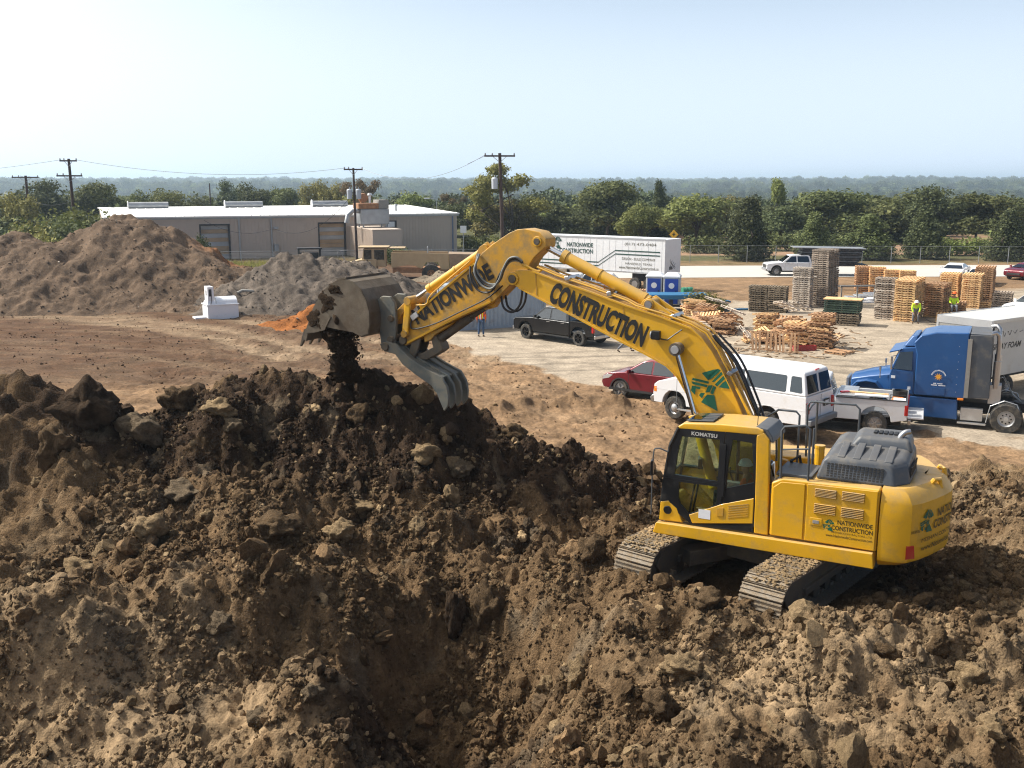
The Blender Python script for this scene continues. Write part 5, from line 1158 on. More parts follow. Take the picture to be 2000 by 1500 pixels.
# inside
MB().bx(-.1, .42, .68, 1.18, 1.3, 1.72).bx(.36, .44, .7, 1.16, 1.7, 1.76).build('seat_base', M['seat'], cabo, .04)
MB().box((-.12, .93, 2.08), (.14, .5, .75), (0, R(-8), 0)).build('seat_back', M['seat'], cabo, .05)
MB().bx(.1, .7, 1.22, 1.34, 1.3, 1.95).bx(.1, .7, .48, .6, 1.3, 1.95).build('console', M['dark_plastic'], cabo, .03)
for y in (.54, 1.28): MB().tube([(.55, y, 1.95), (.62, y, 2.15)], .018, 6).lathe([(0, -.03), (.03, -.02), (.035, .03), (0, .05)], 10, 'z', (.63, y, 2.18)).build('lever', K, cabo)
MB().tube([(1.25, .8, 1.3), (1.15, .8, 1.95)], .02, 6).tube([(1.25, 1.05, 1.3), (1.15, 1.05, 1.95)], .02, 6).build('travel_levers', K, cabo)
MB().box((1.2, .6, 2.25), (.08, .26, .2), (0, 0, .3)).build('monitor', K, cabo, .01)
# mirror and hand rails
MB().stube([(1.58, 1.44, 2.62), (1.78, 1.5, 2.68), (1.85, 1.52, 2.5), (1.86, 1.52, 1.35)], .014, 6).build('mirror_bar', M['rail'], ex, smooth=True)
MB().box((1.86, 1.53, 2.30), (.05, .16, .30), (0, 0, .2)).build('mirror', K, ex, .015)
def hrail(pts, nm='handrail', r=.022): return MB().tube(pts, r, 8).build(nm, M['rail'], ex, smooth=True)
hrail([(-.57, 1.42, 2.40), (-.55, 1.42, 3.28), (-.60, 1.42, 3.36), (-.98, 1.42, 3.42), (-1.05, 1.42, 3.36), (-1.06, 1.42, 2.42)]); hrail([(-.56, 1.42, 2.93), (-1.05, 1.42, 3.0)], 'handrail', .016)
hrail([(-.59, -.6, 2.3), (-.57, -.6, 3.36), (-.63, -.6, 3.44), (-1.48, -.6, 3.46), (-1.56, -.6, 3.38), (-1.57, -.6, 2.38)]); hrail([(-.62, -1.3, 2.3), (-.62, -1.3, 3.26), (-.62, -1.22, 3.33), (-.62, -.7, 3.33), (-.6, -.62, 3.26)])
hrail([(.2, -.1, 3.08), (-.12, -.1, 3.32), (-.46, -.1, 3.32), (-.53, -.1, 3.25), (-.53, -.1, 2.3)]); hrail([(-.88, .2, 2.3), (-.88, .2, 3.1)])
MB().bx(-1.1, -.46, .45, 1.30, 2.405, 2.46).build('step_plate', M['dark_plastic'], ex, .01)
MB().cyl((-.95, -.1, 2.3), (-.95, -.1, 2.66), .09, n=14).build('filler_neck', Y, ex); MB().cyl((-.95, -.1, 2.66), (-.95, -.1, 2.71), .10, n=14).build('cap', Y, ex)
MB().bx(-.9, -.5, .1, .42, 1.95, 2.35).build('valve_block', M['alu'], ex, .03); MB().tube([(-.7, .3, 2.35), (-.7, .5, 2.6), (-.55, .5, 2.5), (-.5, .3, 2.1)], .03, 7).build('hose', M['hose'], ex, smooth=True)
MB().box((-.05, -1.1, 2.26), (1.0, .6, .04)).build('toolbox_lid', YD, ex, .01)
# ---- boom
BT = [(5.57, 5.76), (5.50, 5.84), (5.36, 5.86), (5.08, 5.86), (4.54, 5.69), (3.77, 5.49), (2.96, 5.25), (2.26, 5.08), (1.59, 4.88), (1.36, 4.70), (1.14, 4.44), (.92, 4.08), (.66, 3.62), (.40, 3.08), (.10, 2.45), (-.12, 2.02)]
BB = [(5.60, 5.56), (5.40, 5.46), (5.0, 5.29), (4.11, 4.93), (3.21, 4.54), (2.54, 4.27), (2.07, 4.06), (1.84, 3.86), (1.67, 3.60), (1.41, 3.20), (1.05, 2.60), (.62, 1.98), (.22, 1.72)]
bo = MB(); bo.prism(BT + BB[::-1], -.30, .30); boom = bo.build('boom', Y, ex, .018)
for s_ in (1, -1):   # flanges proud of the side plates
    fl = MB(); y0, y1 = (.301, .328) if s_ > 0 else (-.328, -.301)
    for path in (BT[3:13], BB[1:10]):
        up = path is not None and path[0] == BT[3]
        inner = [(a + (0 if up else 0), b + (-.035 if up else .035)) for a, b in path]
        fl.prism(list(path) + inner[::-1], y0, y1)
    fl.build('flange', Y, boom)
def boss(x, z, y0, y1, r, nm='pin_boss', mat=Y, par=None):
    return MB().lathe([(0, y0), (r * .92, y0), (r, y0 + .015), (r, y1 - .015), (r * .92, y1), (0, y1)], 24, 'y', (x, 0, z)).build(nm, mat, par or boom, smooth=True)
boss(1.82, 4.45, -.42, .42, .12, mat=SD); boss(1.82, 4.45, .535, .56, .085, 'pin_cap', mat=M['alu']); 
for i, xx in enumerate((3.05 - .06, 4.98)): MB().prism([(xx - .012, 4.56 if i == 0 else 5.34), (xx + .012, 4.56 if i == 0 else 5.34), (xx + .04, 5.2 if i == 0 else 5.8), (xx + .015, 5.2 if i == 0 else 5.8)], .302, .308).build('weld_seam', YD, boom)
MB().bx(2.18, 2.36, .33, .44, 4.60, 4.78).build('work_light', K, boom, .015); MB().lathe([(0, 0), (.07, 0), (.075, .02), (0, .03)], 14, 'x', (2.36, .385, 4.69)).build('lamp_lens', M['clear_lens'], boom)
MB().tube([(2.2, .35, 4.62), (2.05, .35, 4.60), (1.9, .34, 4.72), (1.75, .34, 4.83)], .014, 5).build('cable', M['hose'], boom, smooth=True)
# lettering along the boom
bdir = Vector((-(5.0 - 2.25), 0, -(5.55 - 4.72))).normalized(); bup = Vector((bdir.z, 0, -bdir.x)) * -1 if bdir.z > 0 else Vector((bdir.z * 1, 0, -bdir.x))
bl = Vector((4.72, .312, 5.22)); be = Vector((2.60, .312, 4.40)); bd_ = (be - bl).normalized(); upb = Vector((0, 1, 0)).cross(bd_) ; upb = upb if upb.z > 0 else -upb
put_text('CONSTRUCTION', boom, bl, bd_, upb, .47, (be - bl).length, M['black_text'], .05)
logo(boom, (1.66, .312, 3.52), (-.93, 0, -.36), (-.36, 0, .93), .78, M['green_logo'])
# boom cylinders
for y in (.46, -.46):
    MB().cyl((1.82, y, 4.45), (1.36, y, 3.07), .055, n=18).build('boom_cylinder_rod', M['chrome'], boom, smooth=True)
    MB().cyl((1.37, y, 3.10), (.95, y, 1.75), .105, n=20).cyl((1.40, y, 3.17), (1.365, y, 3.07), .12, n=20).build('boom_cylinder', Y, ex, smooth=True)
    MB().lathe([(0, y - .07), (.13, y - .07), (.13, y + .07), (0, y + .07)], 20, 'y', (1.82, 0, 4.45)).build('rod_eye', SD, boom, smooth=True)
MB().bx(.75, 1.5, -.6, .36, 1.28, 1.8).build('boom_foot', YD, ex, .03); MB().prism([(-.4, 1.28), (-.3, 2.25), (0, 2.3), (.35, 1.9), (.6, 1.28)], -.46, -.34).prism([(-.4, 1.28), (-.3, 2.25), (0, 2.3), (.35, 1.9), (.6, 1.28)], .34, .40).build('boom_bracket', YD, ex, .02)
# arm cylinder on top of the boom
def along(a, b, t): return Vector(a).lerp(Vector(b), t)
pa, pb = (2.50, 0, 5.27), (5.12, 0, 6.43)
MB().prism([(2.75, 5.16), (2.62, 5.36), (2.50, 5.42), (2.38, 5.34), (1.7, 4.93), (1.62, 4.86)], .16, .22).prism([(2.75, 5.16), (2.62, 5.36), (2.50, 5.42), (2.38, 5.34), (1.7, 4.93), (1.62, 4.86)], -.22, -.16).build('cylinder_bracket', Y, boom, .01)
MB().cyl(along(pa, pb, .03), along(pa, pb, .76), .125, n=22).cyl(along(pa, pb, .73), along(pa, pb, .77), .145, n=22).cyl(along(pa, pb, .06), along(pa, pb, .09), .14, n=22).cyl(along(pa, pb, .44), along(pa, pb, .455), .14, n=22).build('arm_cylinder', Y, boom, smooth=True)
MB().cyl(along(pa, pb, .77), along(pa, pb, .97), .065, n=18).build('arm_cylinder_rod', M['chrome'], boom, smooth=True)
boss(2.50, 5.27, -.25, .25, .11, 'pin_boss', YD); boss(2.50, 5.27, .25, .265, .08, 'pin_cap', M['shiny'])
# pipes over the boom
for k, y in enumerate((-.20, -.10, .06, .18, .25)):
    h = .07 + .02 * (k % 2); path = [(5.0, y, 5.86 + h), (4.54, y, 5.70 + h), (3.77, y, 5.50 + h), (2.96, y, 5.26 + h), (2.75, y * 1.15, 5.17 + h), (2.2, y * 1.15, 5.05 + h), (1.62, y, 4.87 + h), (1.36 - h, y, 4.73 + h * .7), (1.10 - h, y, 4.42 + h * .4), (.88 - h, y, 4.06), (.62 - h, y, 3.58), (.36 - h, y, 3.08), (.0 - h, y, 2.5)]
    MB().tube(path, .021, 7).build('boom_pipe', (Y, YD)[k % 2], boom, smooth=True)
for y in (-.27, .0, .12): MB().stube([(1.2, y, 4.72), (.72, y, 4.22), (.36, y, 3.5), (.1, y * .7, 2.95), (-.15, y * .6, 2.7), (-.2, y * .5, 2.3)], .024, 7).build('boom_hose', M['hose'], boom, smooth=True)
MB().stube([(.62, .3, 3.75), (.30, .34, 3.25), (.02, .34, 3.05), (-.12, .3, 3.15)], .03, 7).build('guard_bar', Y, boom, smooth=True)
for x, z, a in ((4.3, 5.66, -15), (3.35, 5.39, -15), (1.98, 5.0, -16)): MB().box((x, 0, z + .06), (.10, .56, .09), (0, R(-a), 0)).build('pipe_clamp', M['shiny'], boom, .01)
MB().box((.78, 0, 4.02), (.08, .60, .10), (0, R(62), 0)).build('pipe_clamp', M['shiny'], boom, .01)
# ---- arm (stick)
A = [(5.60, 5.57), (6.07, 5.12), (6.94, 4.72), (7.48, 4.45), (8.38, 3.99), (8.50, 4.06), (8.52, 4.17), (8.44, 4.34), (8.30, 4.52), (7.98, 4.85), (7.46, 5.27), (6.52, 5.98), (6.34, 6.18), (6.09, 6.37), (5.68, 6.62), (5.48, 6.70), (5.30, 6.72), (4.96, 6.66), (4.80, 6.52), (4.80, 6.36), (4.92, 6.26), (5.08, 6.12), (5.18, 5.98), (5.26, 5.70), (5.40, 5.55)]
am = MB(); am.prism(A, -.24, .24); arm = am.build('arm', YD, ex, .018)
fl = MB(); fl.prism([(8.30, 4.515), (7.98, 4.845), (7.46, 5.265), (6.52, 5.975), (6.50, 5.94), (7.44, 5.225), (7.95, 4.81), (8.27, 4.48)], .241, .268).prism([(6.10, 5.12), (6.94, 4.74), (7.48, 4.47), (8.3, 4.05), (8.32, 4.09), (7.5, 4.51), (6.96, 4.78), (6.12, 5.16)], .241, .268); fl.build('flange', Y, arm)
boss(5.55, 5.66, -.33, .33, .14, par=arm); boss(5.55, 5.66, .33, .35, .09, 'pin_cap', SD, arm); boss(5.0, 6.46, -.27, .27, .11, par=arm); boss(5.0, 6.46, .27, .29, .07, 'pin_cap', SD, arm); boss(8.42, 4.12, -.3, .3, .10, mat=SD, par=arm)
MB().prism([(6.30, 6.10), (6.10, 6.28), (6.26, 6.42), (6.45, 6.30), (6.62, 6.02)], .10, .15).prism([(6.30, 6.10), (6.10, 6.28), (6.26, 6.42), (6.45, 6.30), (6.62, 6.02)], -.15, -.10).build('cylinder_bracket', YD, arm, .01)
al = Vector((8.02, .252, 4.50)); ae = Vector((6.02, .252, 5.66)); ad_ = (ae - al)
aup = Vector((0, 1, 0)).cross(ad_.normalized()); aup = aup if aup.z > 0 else -aup
put_text('NATIONWIDE', arm, al, ad_, aup, .37, ad_.length, M['black_text'], .045)
p0, p1 = (6.30, 0, 6.28), (8.24, 0, 5.06)
MB().cyl(along(p0, p1, .05), along(p0, p1, .80), .095, n=20).cyl(along(p0, p1, .76), along(p0, p1, .81), .11, n=20).cyl(along(p0, p1, .42), along(p0, p1, .44), .11, n=20).build('bucket_cylinder', Y, arm, smooth=True)
MB().cyl(along(p0, p1, .81), p1, .05, n=16).build('bucket_cylinder_rod', M['chrome'], arm, smooth=True)
boss(6.30, 6.28, -.2, .2, .08, mat=YD, par=arm); boss(8.24, 5.04, -.34, .34, .10, mat=YD, par=arm)
for y in (.30, -.30):
    MB().loft([[(8.15, y - .03, 5.10), (8.15, y + .03, 5.10), (8.30, y + .03, 5.10), (8.30, y - .03, 5.10)], [(8.25, y - .03, 4.27), (8.25, y + .03, 4.27), (8.42, y + .03, 4.22), (8.42, y - .03, 4.22)]]).build('link_bar', Y, arm, .02)
boss(8.34, 4.28, -.36, .36, .085, mat=YD, par=arm)
MB().prism([(8.20, 5.0), (8.26, 5.12), (8.62, 4.80), (8.76, 4.55), (8.64, 4.45), (8.50, 4.68)], -.20, .20).build('bucket_link', YD, arm, .02)
# pipes and hoses at the elbow
MB().stube([(8.05, .27, 4.95), (7.75, .28, 5.0), (7.60, .27, 5.24), (6.62, .27, 6.0)], .016, 6).build('arm_pipe', Y, arm, smooth=True)
MB().stube([(8.15, .27, 4.72), (8.18, .29, 4.45), (8.02, .28, 4.42), (7.5, .29, 4.58), (6.9, .29, 4.86), (6.2, .30, 5.2), (5.8, .3, 5.5)], .017, 6).build('arm_pipe', M['hose'], arm, smooth=True)
MB().box((8.08, .28, 4.70), (.20, .05, .13), (0, R(35), 0)).build('junction_box', M['alu'], arm, .01)
for k in range(3):
    y = .33 + .035 * k
    MB().stube([(6.42 - .02 * k, .27, 6.16), (6.44, y, 5.85 - .03 * k), (6.26, y, 5.60 - .05 * k), (6.02, y, 5.52 - .04 * k), (5.84, y, 5.62), (5.74, y, 5.85), (5.60, y, 6.02 + .03 * k), (5.42, y, 6.05 + .04 * k), (5.30, y - .05, 5.98 + .03 * k)], .024, 8).build('elbow_hose', M['hose_grey' if k != 1 else 'hose'], arm, smooth=True)
MB().stube([(6.62, .27, 5.88), (6.55, .37, 5.62), (6.38, .38, 5.40), (6.18, .38, 5.34), (5.98, .38, 5.42), (5.86, .37, 5.7), (5.7, .36, 5.95)], .022, 8).build('elbow_hose', M['hose'], arm, smooth=True)
MB().stube([(5.32, .32, 5.98), (5.0, .26, 5.84), (4.9, .22, 5.88)], .03, 7).build('elbow_pipe', Y, arm, smooth=True)
for k in range(2): MB().stube([(5.95, -.1 + .2 * k, 5.28), (5.88, -.1 + .2 * k, 5.0), (5.66, -.1 + .2 * k, 4.92), (5.48, -.1 + .2 * k, 5.10), (5.42, -.1 + .2 * k, 5.42)], .026, 7).build('elbow_hose', M['hose'], arm, smooth=True)
# thumb cylinder and linkage under the arm
MB().cyl((6.32, 0, 5.02), (7.02, 0, 4.58), .075, n=16).cyl((6.75, 0, 4.75), (7.55, 0, 4.20), .105, n=20).build('thumb_cylinder', M['steel_dark'], arm, smooth=True)
MB().prism([(6.0, 5.2), (6.15, 4.98), (6.34, 4.92), (6.42, 5.04), (6.5, 4.98)], -.12, .12).build('thumb_bracket', YD, arm, .01)
MB().prism([(7.58, 4.22), (7.46, 4.08), (7.42, 3.96), (7.52, 3.88), (7.85, 3.70), (8.32, 3.66), (8.34, 3.78), (7.98, 3.84), (7.68, 4.0), (7.74, 4.2), (7.66, 4.3)], -.16, .16).build('thumb_link', M['steel_dark'], arm, .02)
MB().prism([(7.95, 4.3), (8.2, 4.2), (8.3, 3.8), (8.14, 3.72), (8.02, 4.0)], -.22, -.16).prism([(7.95, 4.3), (8.2, 4.2), (8.3, 3.8), (8.14, 3.72), (8.02, 4.0)], .16, .22).build('thumb_link', M['steel_dark'], arm, .015)
MB().prism([(7.25, 4.5), (7.1, 4.62), (7.5, 4.44), (7.9, 4.26), (7.88, 4.10), (7.7, 4.18), (7.6, 4.3)], -.2, .2).build('thumb_bracket', YD, arm, .015)
# ---- bucket
BS, TH = M['bucket'], M['thumb']
outer = [(10.92, 4.06), (10.76, 4.42), (10.60, 4.78), (10.38, 5.10), (10.10, 5.36), (9.86, 5.48), (9.62, 5.52), (9.40, 5.46), (9.20, 5.30), (9.05, 5.06), (8.97, 4.78), (8.96, 4.50), (9.02, 4.28), (9.22, 4.20), (9.45, 4.30)]
bk = MB(); bk.strip(outer, -.76, .76, -.035)
bko = bk.build('bucket', BS, ex)
sp = [(10.86, 4.12), (10.74, 4.42), (10.58, 4.78), (10.36, 5.09), (10.09, 5.345), (9.86, 5.465), (9.62, 5.505), (9.40, 5.445), (9.21, 5.29), (9.06, 5.05), (8.985, 4.78), (8.98, 4.50), (9.04, 4.30), (9.24, 4.22), (9.45, 4.30), (9.80, 4.33), (10.19, 4.37), (10.55, 4.27)]
for y0, y1 in ((.74, .775), (-.775, -.74)): MB().prism(sp, y0, y1).build('side_plate', BS, bko)
MB().prism([(10.55, 4.22), (10.25, 4.30), (10.05, 4.62), (10.2, 4.72), (10.45, 4.6), (10.8, 4.2)], .776, .80).build('side_cutter', BS, bko)
MB().prism([(10.9, 4.02), (10.80, 4.28), (10.74, 4.26), (10.82, 4.0)], -.78, .78).build('cutting_edge', M['steel_dark'], bko)
MB().prism([(9.86, 5.475), (9.60, 5.52), (9.60, 5.555), (9.88, 5.51)], -.77, .77).build('wear_strip', M['bucket'], bko)
for k in range(5):
    y = -.66 + k * .33; MB().loft([[(10.80, y - .06, 4.30), (10.80, y + .06, 4.30), (10.92, y + .06, 4.26), (10.92, y - .06, 4.26)], [(10.90, y - .05, 4.08), (10.90, y + .05, 4.08), (10.99, y + .05, 4.08), (10.99, y - .05, 4.08)], [(11.06, y - .03, 3.84), (11.06, y + .03, 3.84), (11.09, y + .03, 3.84), (11.09, y - .03, 3.84)]]).build('tooth', M['steel_dark'], bko)
for y in (.30, -.30): MB().prism([(9.10, 5.0), (8.92, 5.12), (8.70, 5.12), (8.58, 4.98), (8.55, 4.75), (8.56, 4.30), (8.62, 3.98), (8.80, 3.92), (8.98, 3.98), (9.02, 4.30), (8.98, 4.7)], y - .045, y + .045).build('hinge_ear', TH, bko, .02)
boss(8.68, 4.62, -.40, .40, .075, 'pin', SD, bko); boss(8.68, 4.14, -.42, .42, .08, 'pin', SD, bko)
# thumb: four curved fingers
thl = [(8.94, 4.02), (8.74, 4.10), (8.49, 4.05), (8.12, 3.76), (7.70, 3.56), (7.29, 3.40), (7.14, 3.18), (7.10, 2.95), (7.12, 2.75), (7.22, 2.62), (7.30, 2.78), (7.40, 3.0), (7.56, 3.18), (7.95, 3.38), (8.32, 3.60), (8.52, 3.82), (8.82, 3.86)]
thumb = None
for k, y in enumerate((.42, .14, -.14, -.42)):
    o = MB().prism(thl, y - .04, y + .04)
    if k == 0: thumb = o.build('thumb', TH, ex, .012)
    else: o.build('thumb_finger', TH, thumb, .012)
MB().prism([(8.45, 3.98), (8.12, 3.71), (7.70, 3.52), (7.32, 3.37), (7.34, 3.30), (7.72, 3.44), (8.14, 3.62), (8.48, 3.88)], -.38, .38).build('thumb_plate', TH, thumb)
boss(8.78, 3.98, -.5, .5, .10, 'thumb_pin', SD, thumb)
# earth sticking to and falling from the bucket
def rough_lump(name, parent, c, s, seed, mat=None, sub=4, label=None, ang=.45):
    me = clod_mesh(name, seed, sub, mat or M['soil_lump'], 1.0, ang); o = link_mesh(name, me, parent, c, (0, 0, 0) if name == 'earth_crust' else (seed * .7, seed * 1.3, seed), s); 
    for p in me.polygons: p.use_smooth = True
    return o
rough_lump('earth_load', bko, (10.15, .05, 4.62), (.52, .72, .42), 11); rough_lump('earth_load', bko, (10.52, .35, 4.42), (.32, .5, .3), 12); rough_lump('earth_load', bko, (9.75, .0, 4.6), (.5, .72, .35), 13)
rough_lump('earth_crust', bko, (10.18, .76, 4.98), (.34, .05, .30), 14); rough_lump('earth_crust', bko, (10.50, .78, 4.50), (.22, .05, .26), 15); rough_lump('earth_crust', bko, (9.9, .77, 5.25), (.22, .04, .14), 18)
fe_ = thing('falling_earth', 'stream of dark earth falling from the raised bucket', 'falling earth', (0, 0, 0)); rr_ = random.Random(3)
def exw(x, y, z): return Matrix.Translation(EXO) @ Matrix.Rotation(EXY, 4, 'Z') @ Vector((x, y, z))
for k in range(64):
    t = k / 63; p = exw(10.15 - .05 * t + rr_.gauss(0, .08), .25 + rr_.gauss(0, .12), 4.35 - t * 1.25); s_ = rr_.choice((.05, .07, .10, .14, .17)) * rr_.uniform(.8, 1.2)
    rough_lump('earth_clump', fe_, p, (s_, s_ * rr_.uniform(.8, 1.2), s_ * rr_.uniform(1.1, 1.9)), 40 + k, sub=3)

_n = 2600; _t = rng.uniform(0, 1, _n); _q = np.stack([10.12 - .05 * _t + rng.normal(0, .11, _n) * (1.3 - .6 * _t), .22 + rng.normal(0, .19, _n) * (1.3 - .6 * _t), 4.42 - _t * 1.3], -1)
_m = np.array(Matrix.Translation(EXO) @ Matrix.Rotation(EXY, 4, 'Z')); _q = _q @ _m[:3, :3].T + _m[:3, 3]
gn_scatter('falling_crumbs', _q, rng.uniform(.006, .03, _n), np.tile(np.array([[.07, .045, .028]]), (_n, 1)), pobs, 'fine crumbs of earth falling from the bucket')
# ------------------------------------------------------------------ vehicles
def wheel(par, x, y, r, w, rim='rim_steel', hub=.55, z=None, spokes=0, name='wheel'):
    z = r if z is None else z; s = 1 if y > 0 else -1
    t = MB().lathe([(r * hub, -w / 2), (r * .93, -w / 2), (r, -w * .38), (r, w * .38), (r * .93, w / 2), (r * hub, w / 2)], 26, 'y', (x, y - s * w / 2, z), closed=True)
    for i in range(26):
        a = 2 * math.pi * (i + .5) / 26; t.box((x + math.cos(a) * r, y - s * w / 2, z + math.sin(a) * r), (r * .13, w * .8, .014), (0, -a + math.pi / 2, 0))
    wo = t.build(name, M['tyre'], par, smooth=True)
    q = s * .0; yo = y - s * .02
    mb = MB().lathe([(0, 0 * s), (r * .16, 0), (r * .2, -s * .05), (r * hub * .75, -s * .06), (r * hub * .92, -s * .015), (r * hub, -s * .02), (r * hub, -s * w * .9), (0, -s * w * .9)], 26, 'y', (x, yo, z)); ro = mb.build('rim', M[rim], wo, smooth=True)
    hm_ = MB(); nh = spokes or 8
    for i in range(nh):
        a = 2 * math.pi * i / nh
        if spokes: hm_.box((x + math.cos(a) * r * hub * .5, yo - s * .0, z + math.sin(a) * r * hub * .5), (r * hub * .8, .05, r * .11), (0, -a, 0))
        else: hm_.cyl((x + math.cos(a) * r * hub * .56, yo - s * .07, z + math.sin(a) * r * hub * .56), (x + math.cos(a) * r * hub * .56, yo - s * .035, z + math.sin(a) * r * hub * .56), r * .055, n=8)
    hm_.build('spoke' if spokes else 'rim_holes', M[rim] if spokes else M['black_plastic'], wo)
    return wo
def arc(cx, r, z0, n=9, zc=None):
    zc = zc if zc is not None else z0; a0 = math.asin(max(-1, min(1, (z0 - zc) / r)))
    return [(cx + r * math.cos(a), zc + r * math.sin(a)) for a in [a0 + (math.pi - 2 * a0) * i / n for i in range(n + 1)]]
def taper(w0, w1, z0, z1): return lambda a, b: w0 + (w1 - w0) * max(0, min(1, (b - z0) / (z1 - z0)))
def spanel(par, pts, yf, mat, nm, off=.006, th=.012, sides=(1, -1)):
    for s in sides:
        mb = MB(); n = len(pts); vs = [(a, s * (yf(a, b) + d), b) for d in (off - th, off) for a, b in pts]
        mb.add(vs, [tuple(range(n)), tuple(range(2 * n - 1, n - 1, -1))] + [(i, n + i, n + (i + 1) % n, (i + 1) % n) for i in range(n)]); mb.build(nm, M[mat], par)
def xpanel(par, p0, p1, w0, w1, mat, nm, off=.006, th=.01):
    """pane across the car between profile points p0 (low) and p1 (high)"""
    d = Vector((p1[0] - p0[0], p1[1] - p0[1])); n = Vector((d.y, -d.x)).normalized(); s = 1 if (n.x * (1 if p0[0] > p1[0] else -1)) > 0 else -1
    n = n * s; a = (p0[0] + n.x * off, p0[1] + n.y * off); b = (p1[0] + n.x * off, p1[1] + n.y * off)
    vs = [(a[0], -w0, a[1]), (a[0], w0, a[1]), (b[0], w1, b[1]), (b[0], -w1, b[1])]; vs += [(x - n.x * th, y, z - n.y * th) for x, y, z in vs]
    MB().add(vs, [(0, 1, 2, 3), (7, 6, 5, 4), (0, 4, 5, 1), (1, 5, 6, 2), (2, 6, 7, 3), (3, 7, 4, 0)]).build(nm, M[mat], par)
def mirror_(par, x, z, y, mat='black_plastic', s_=(1, -1)):
    for s in s_: MB().box((x, s * (y + .13), z), (.10, .20, .16)).bx(x - .02, x + .02, s * y - .02, s * (y + .12) + .02, z - .08, z - .04).build('mirror', M[mat], par, .02)
def pickup(label, loc, rz, paint_, rim, name='pickup_truck', gate_open=False, spokes=6, lights=True, tlab=None, ext=0):
    t = thing(name, label, 'pickup truck', loc, rz); P_ = M[paint_]; w = .99; fa, ra, wr = 1.95, -1.87, .41
    low = [(2.78, .55), (2.86, .72), (2.84, 1.02), (2.72, 1.14), (1.50, 1.24), (-1.22, 1.22)] + [(-1.22, .48)] + [(fa - .62, .46)][0:0] + [(1.28, .46)] + arc(fa, .53, .50)[::-1][0:0]
    body = [(2.80, .50), (2.87, .70), (2.85, 1.02), (2.70, 1.13), (1.50, 1.23), (-1.24, 1.21), (-1.24, .48)] + arc(fa, .52, .48)[::-1]
    MB().prism(body, -w, w).build('body', P_, t, .035)
    wf = taper(.96, .74, 1.2, 1.88)
    ch = [(1.50, 1.215), (.72, 1.84), (.50, 1.885), (-.85, 1.885), (-1.02, 1.84), (-1.20, 1.205)]
    cabn = MB().prism(ch, -1, 1, yf=wf).build('cabin', P_, t, .03)
    spanel(cabn, [(1.22, 1.26), (.62, 1.77), (.20, 1.79), (.18, 1.26)], wf, 'glass_car', 'window'); spanel(cabn, [(.08, 1.26), (.10, 1.79), (-.78, 1.79), (-.90, 1.72), (-1.0, 1.26)], wf, 'glass_car', 'window')
    xpanel(cabn, (1.44, 1.27), (.78, 1.80), .86, .70, 'glass_car', 'windscreen'); xpanel(cabn, (-1.185, 1.27), (-1.04, 1.78), .84, .68, 'glass_car', 'rear_window')
    MB().bx(-1.0, 1.3, -.84, .84, 1.0, 1.19).build('interior', M['interior'], t)
    for s in (1, -1):
        MB().prism([(-1.27, .52), (-1.27, 1.27), (-2.86, 1.27), (-2.90, .62), (ra - .56, .52)] + arc(ra, .52, .52)[::-1], w * s if s < 0 else w - .07, (-w + .07) if s < 0 else w).build('bed_side', P_, t, .02)
        MB().bx(-2.84, -1.28, s * .98 - .05, s * .98 + .03, 1.268, 1.29).build('bed_rail', M['black_plastic'], t)
    MB().bx(-1.29, -1.25, -.92, .92, .7, 1.26).build('bed_front', P_, t); MB().bx(-2.86, -1.29, -.92, .92, .68, .74).build('bed_floor', M['grey_bumper'], t)
    if gate_open: MB().bx(-3.42, -2.90, -.88, .88, .66, .72).build('tailgate', P_, t, .015)
    else: MB().bx(-2.90, -2.84, -.90, .90, .62, 1.26).build('tailgate', P_ if tlab is None else M[tlab], t, .015)
    MB().bx(-3.02, -2.92, -.96, .96, .46, .64).build('rear_bumper', M['shiny'], t, .02); MB().prism([(2.94, .46), (2.96, .64), (2.86, .68), (2.80, .46)], -.97, .97).build('front_bumper', M['shiny'], t, .02)
    MB().bx(2.872, 2.90, -.62, .62, .72, 1.02).build('grille', M['black_plastic'], t)
    for s in (1, -1):
        MB().bx(2.72, 2.89, s * .80 - .14, s * .80 + .14, .84, 1.04).build('headlight', M['clear_lens'], t, .02); MB().bx(-2.92, -2.80, s * .94 - .075, s * .94 + .066, .78, 1.14).build('tail_light', M['red_lens'], t, .015)
        for xx in (.25, -.78): MB().bx(xx - .12, xx + .12, s * .992, s * 1.01, 1.10, 1.13).build('door_handle', M['shiny' if paint_ != 'car_white' else 'car_white'], t)
        for xx in (1.22, .12, -.98): MB().bx(xx - .006, xx + .006, s * .987, s * .9935, .56, 1.2).build('door_seam', M['black_plastic'], t)
        MB().bx(-1.2, 1.3, s * .90 - .04, s * .90 + .06, .36, .44).build('side_step', M['black_plastic'], t)
    mirror_(t, 1.12, 1.33, .97)
    MB().bx(-2.7, 2.6, -.70, .70, .34, .62).bx(fa - .6, fa + .6, -.70, .70, .4, .98).build('chassis', M['black_plastic'], t); MB().bx(ra - .6, ra + .6, -.7, .7, .35, .66).build('axle', M['black_plastic'], t)
    for x in (fa, ra):
        for y in (.97, -.97): wheel(t, x, y, wr, .27, rim, .62, spokes=spokes)
    MB().bx(-3.035, -3.02, -.16, .16, .50, .60).build('number_plate', M['wplastic'], t)
    if ext:
        for o in [c for c in t.children_recursive if c.type == 'MESH']:
            for v in o.data.vertices:
                if v.co.x > -1.30: v.co.x += ext
    return t
bt = pickup('black four-door pickup parked beside the grey container', (2.82, 55.45, 0), R(136), 'car_black', 'rim_black', tlab='grey_panel')
wt = pickup('white pickup with its tailgate down, bed full of tools, behind the white van', (11.12, 35.94, -.05), R(158), 'car_white', 'rim_steel', gate_open=True, ext=.75)
ft = pickup('far white pickup on the road with a worker bending in its bed', (26.2, 94.8, 0), R(178), 'car_white', 'rim_steel')
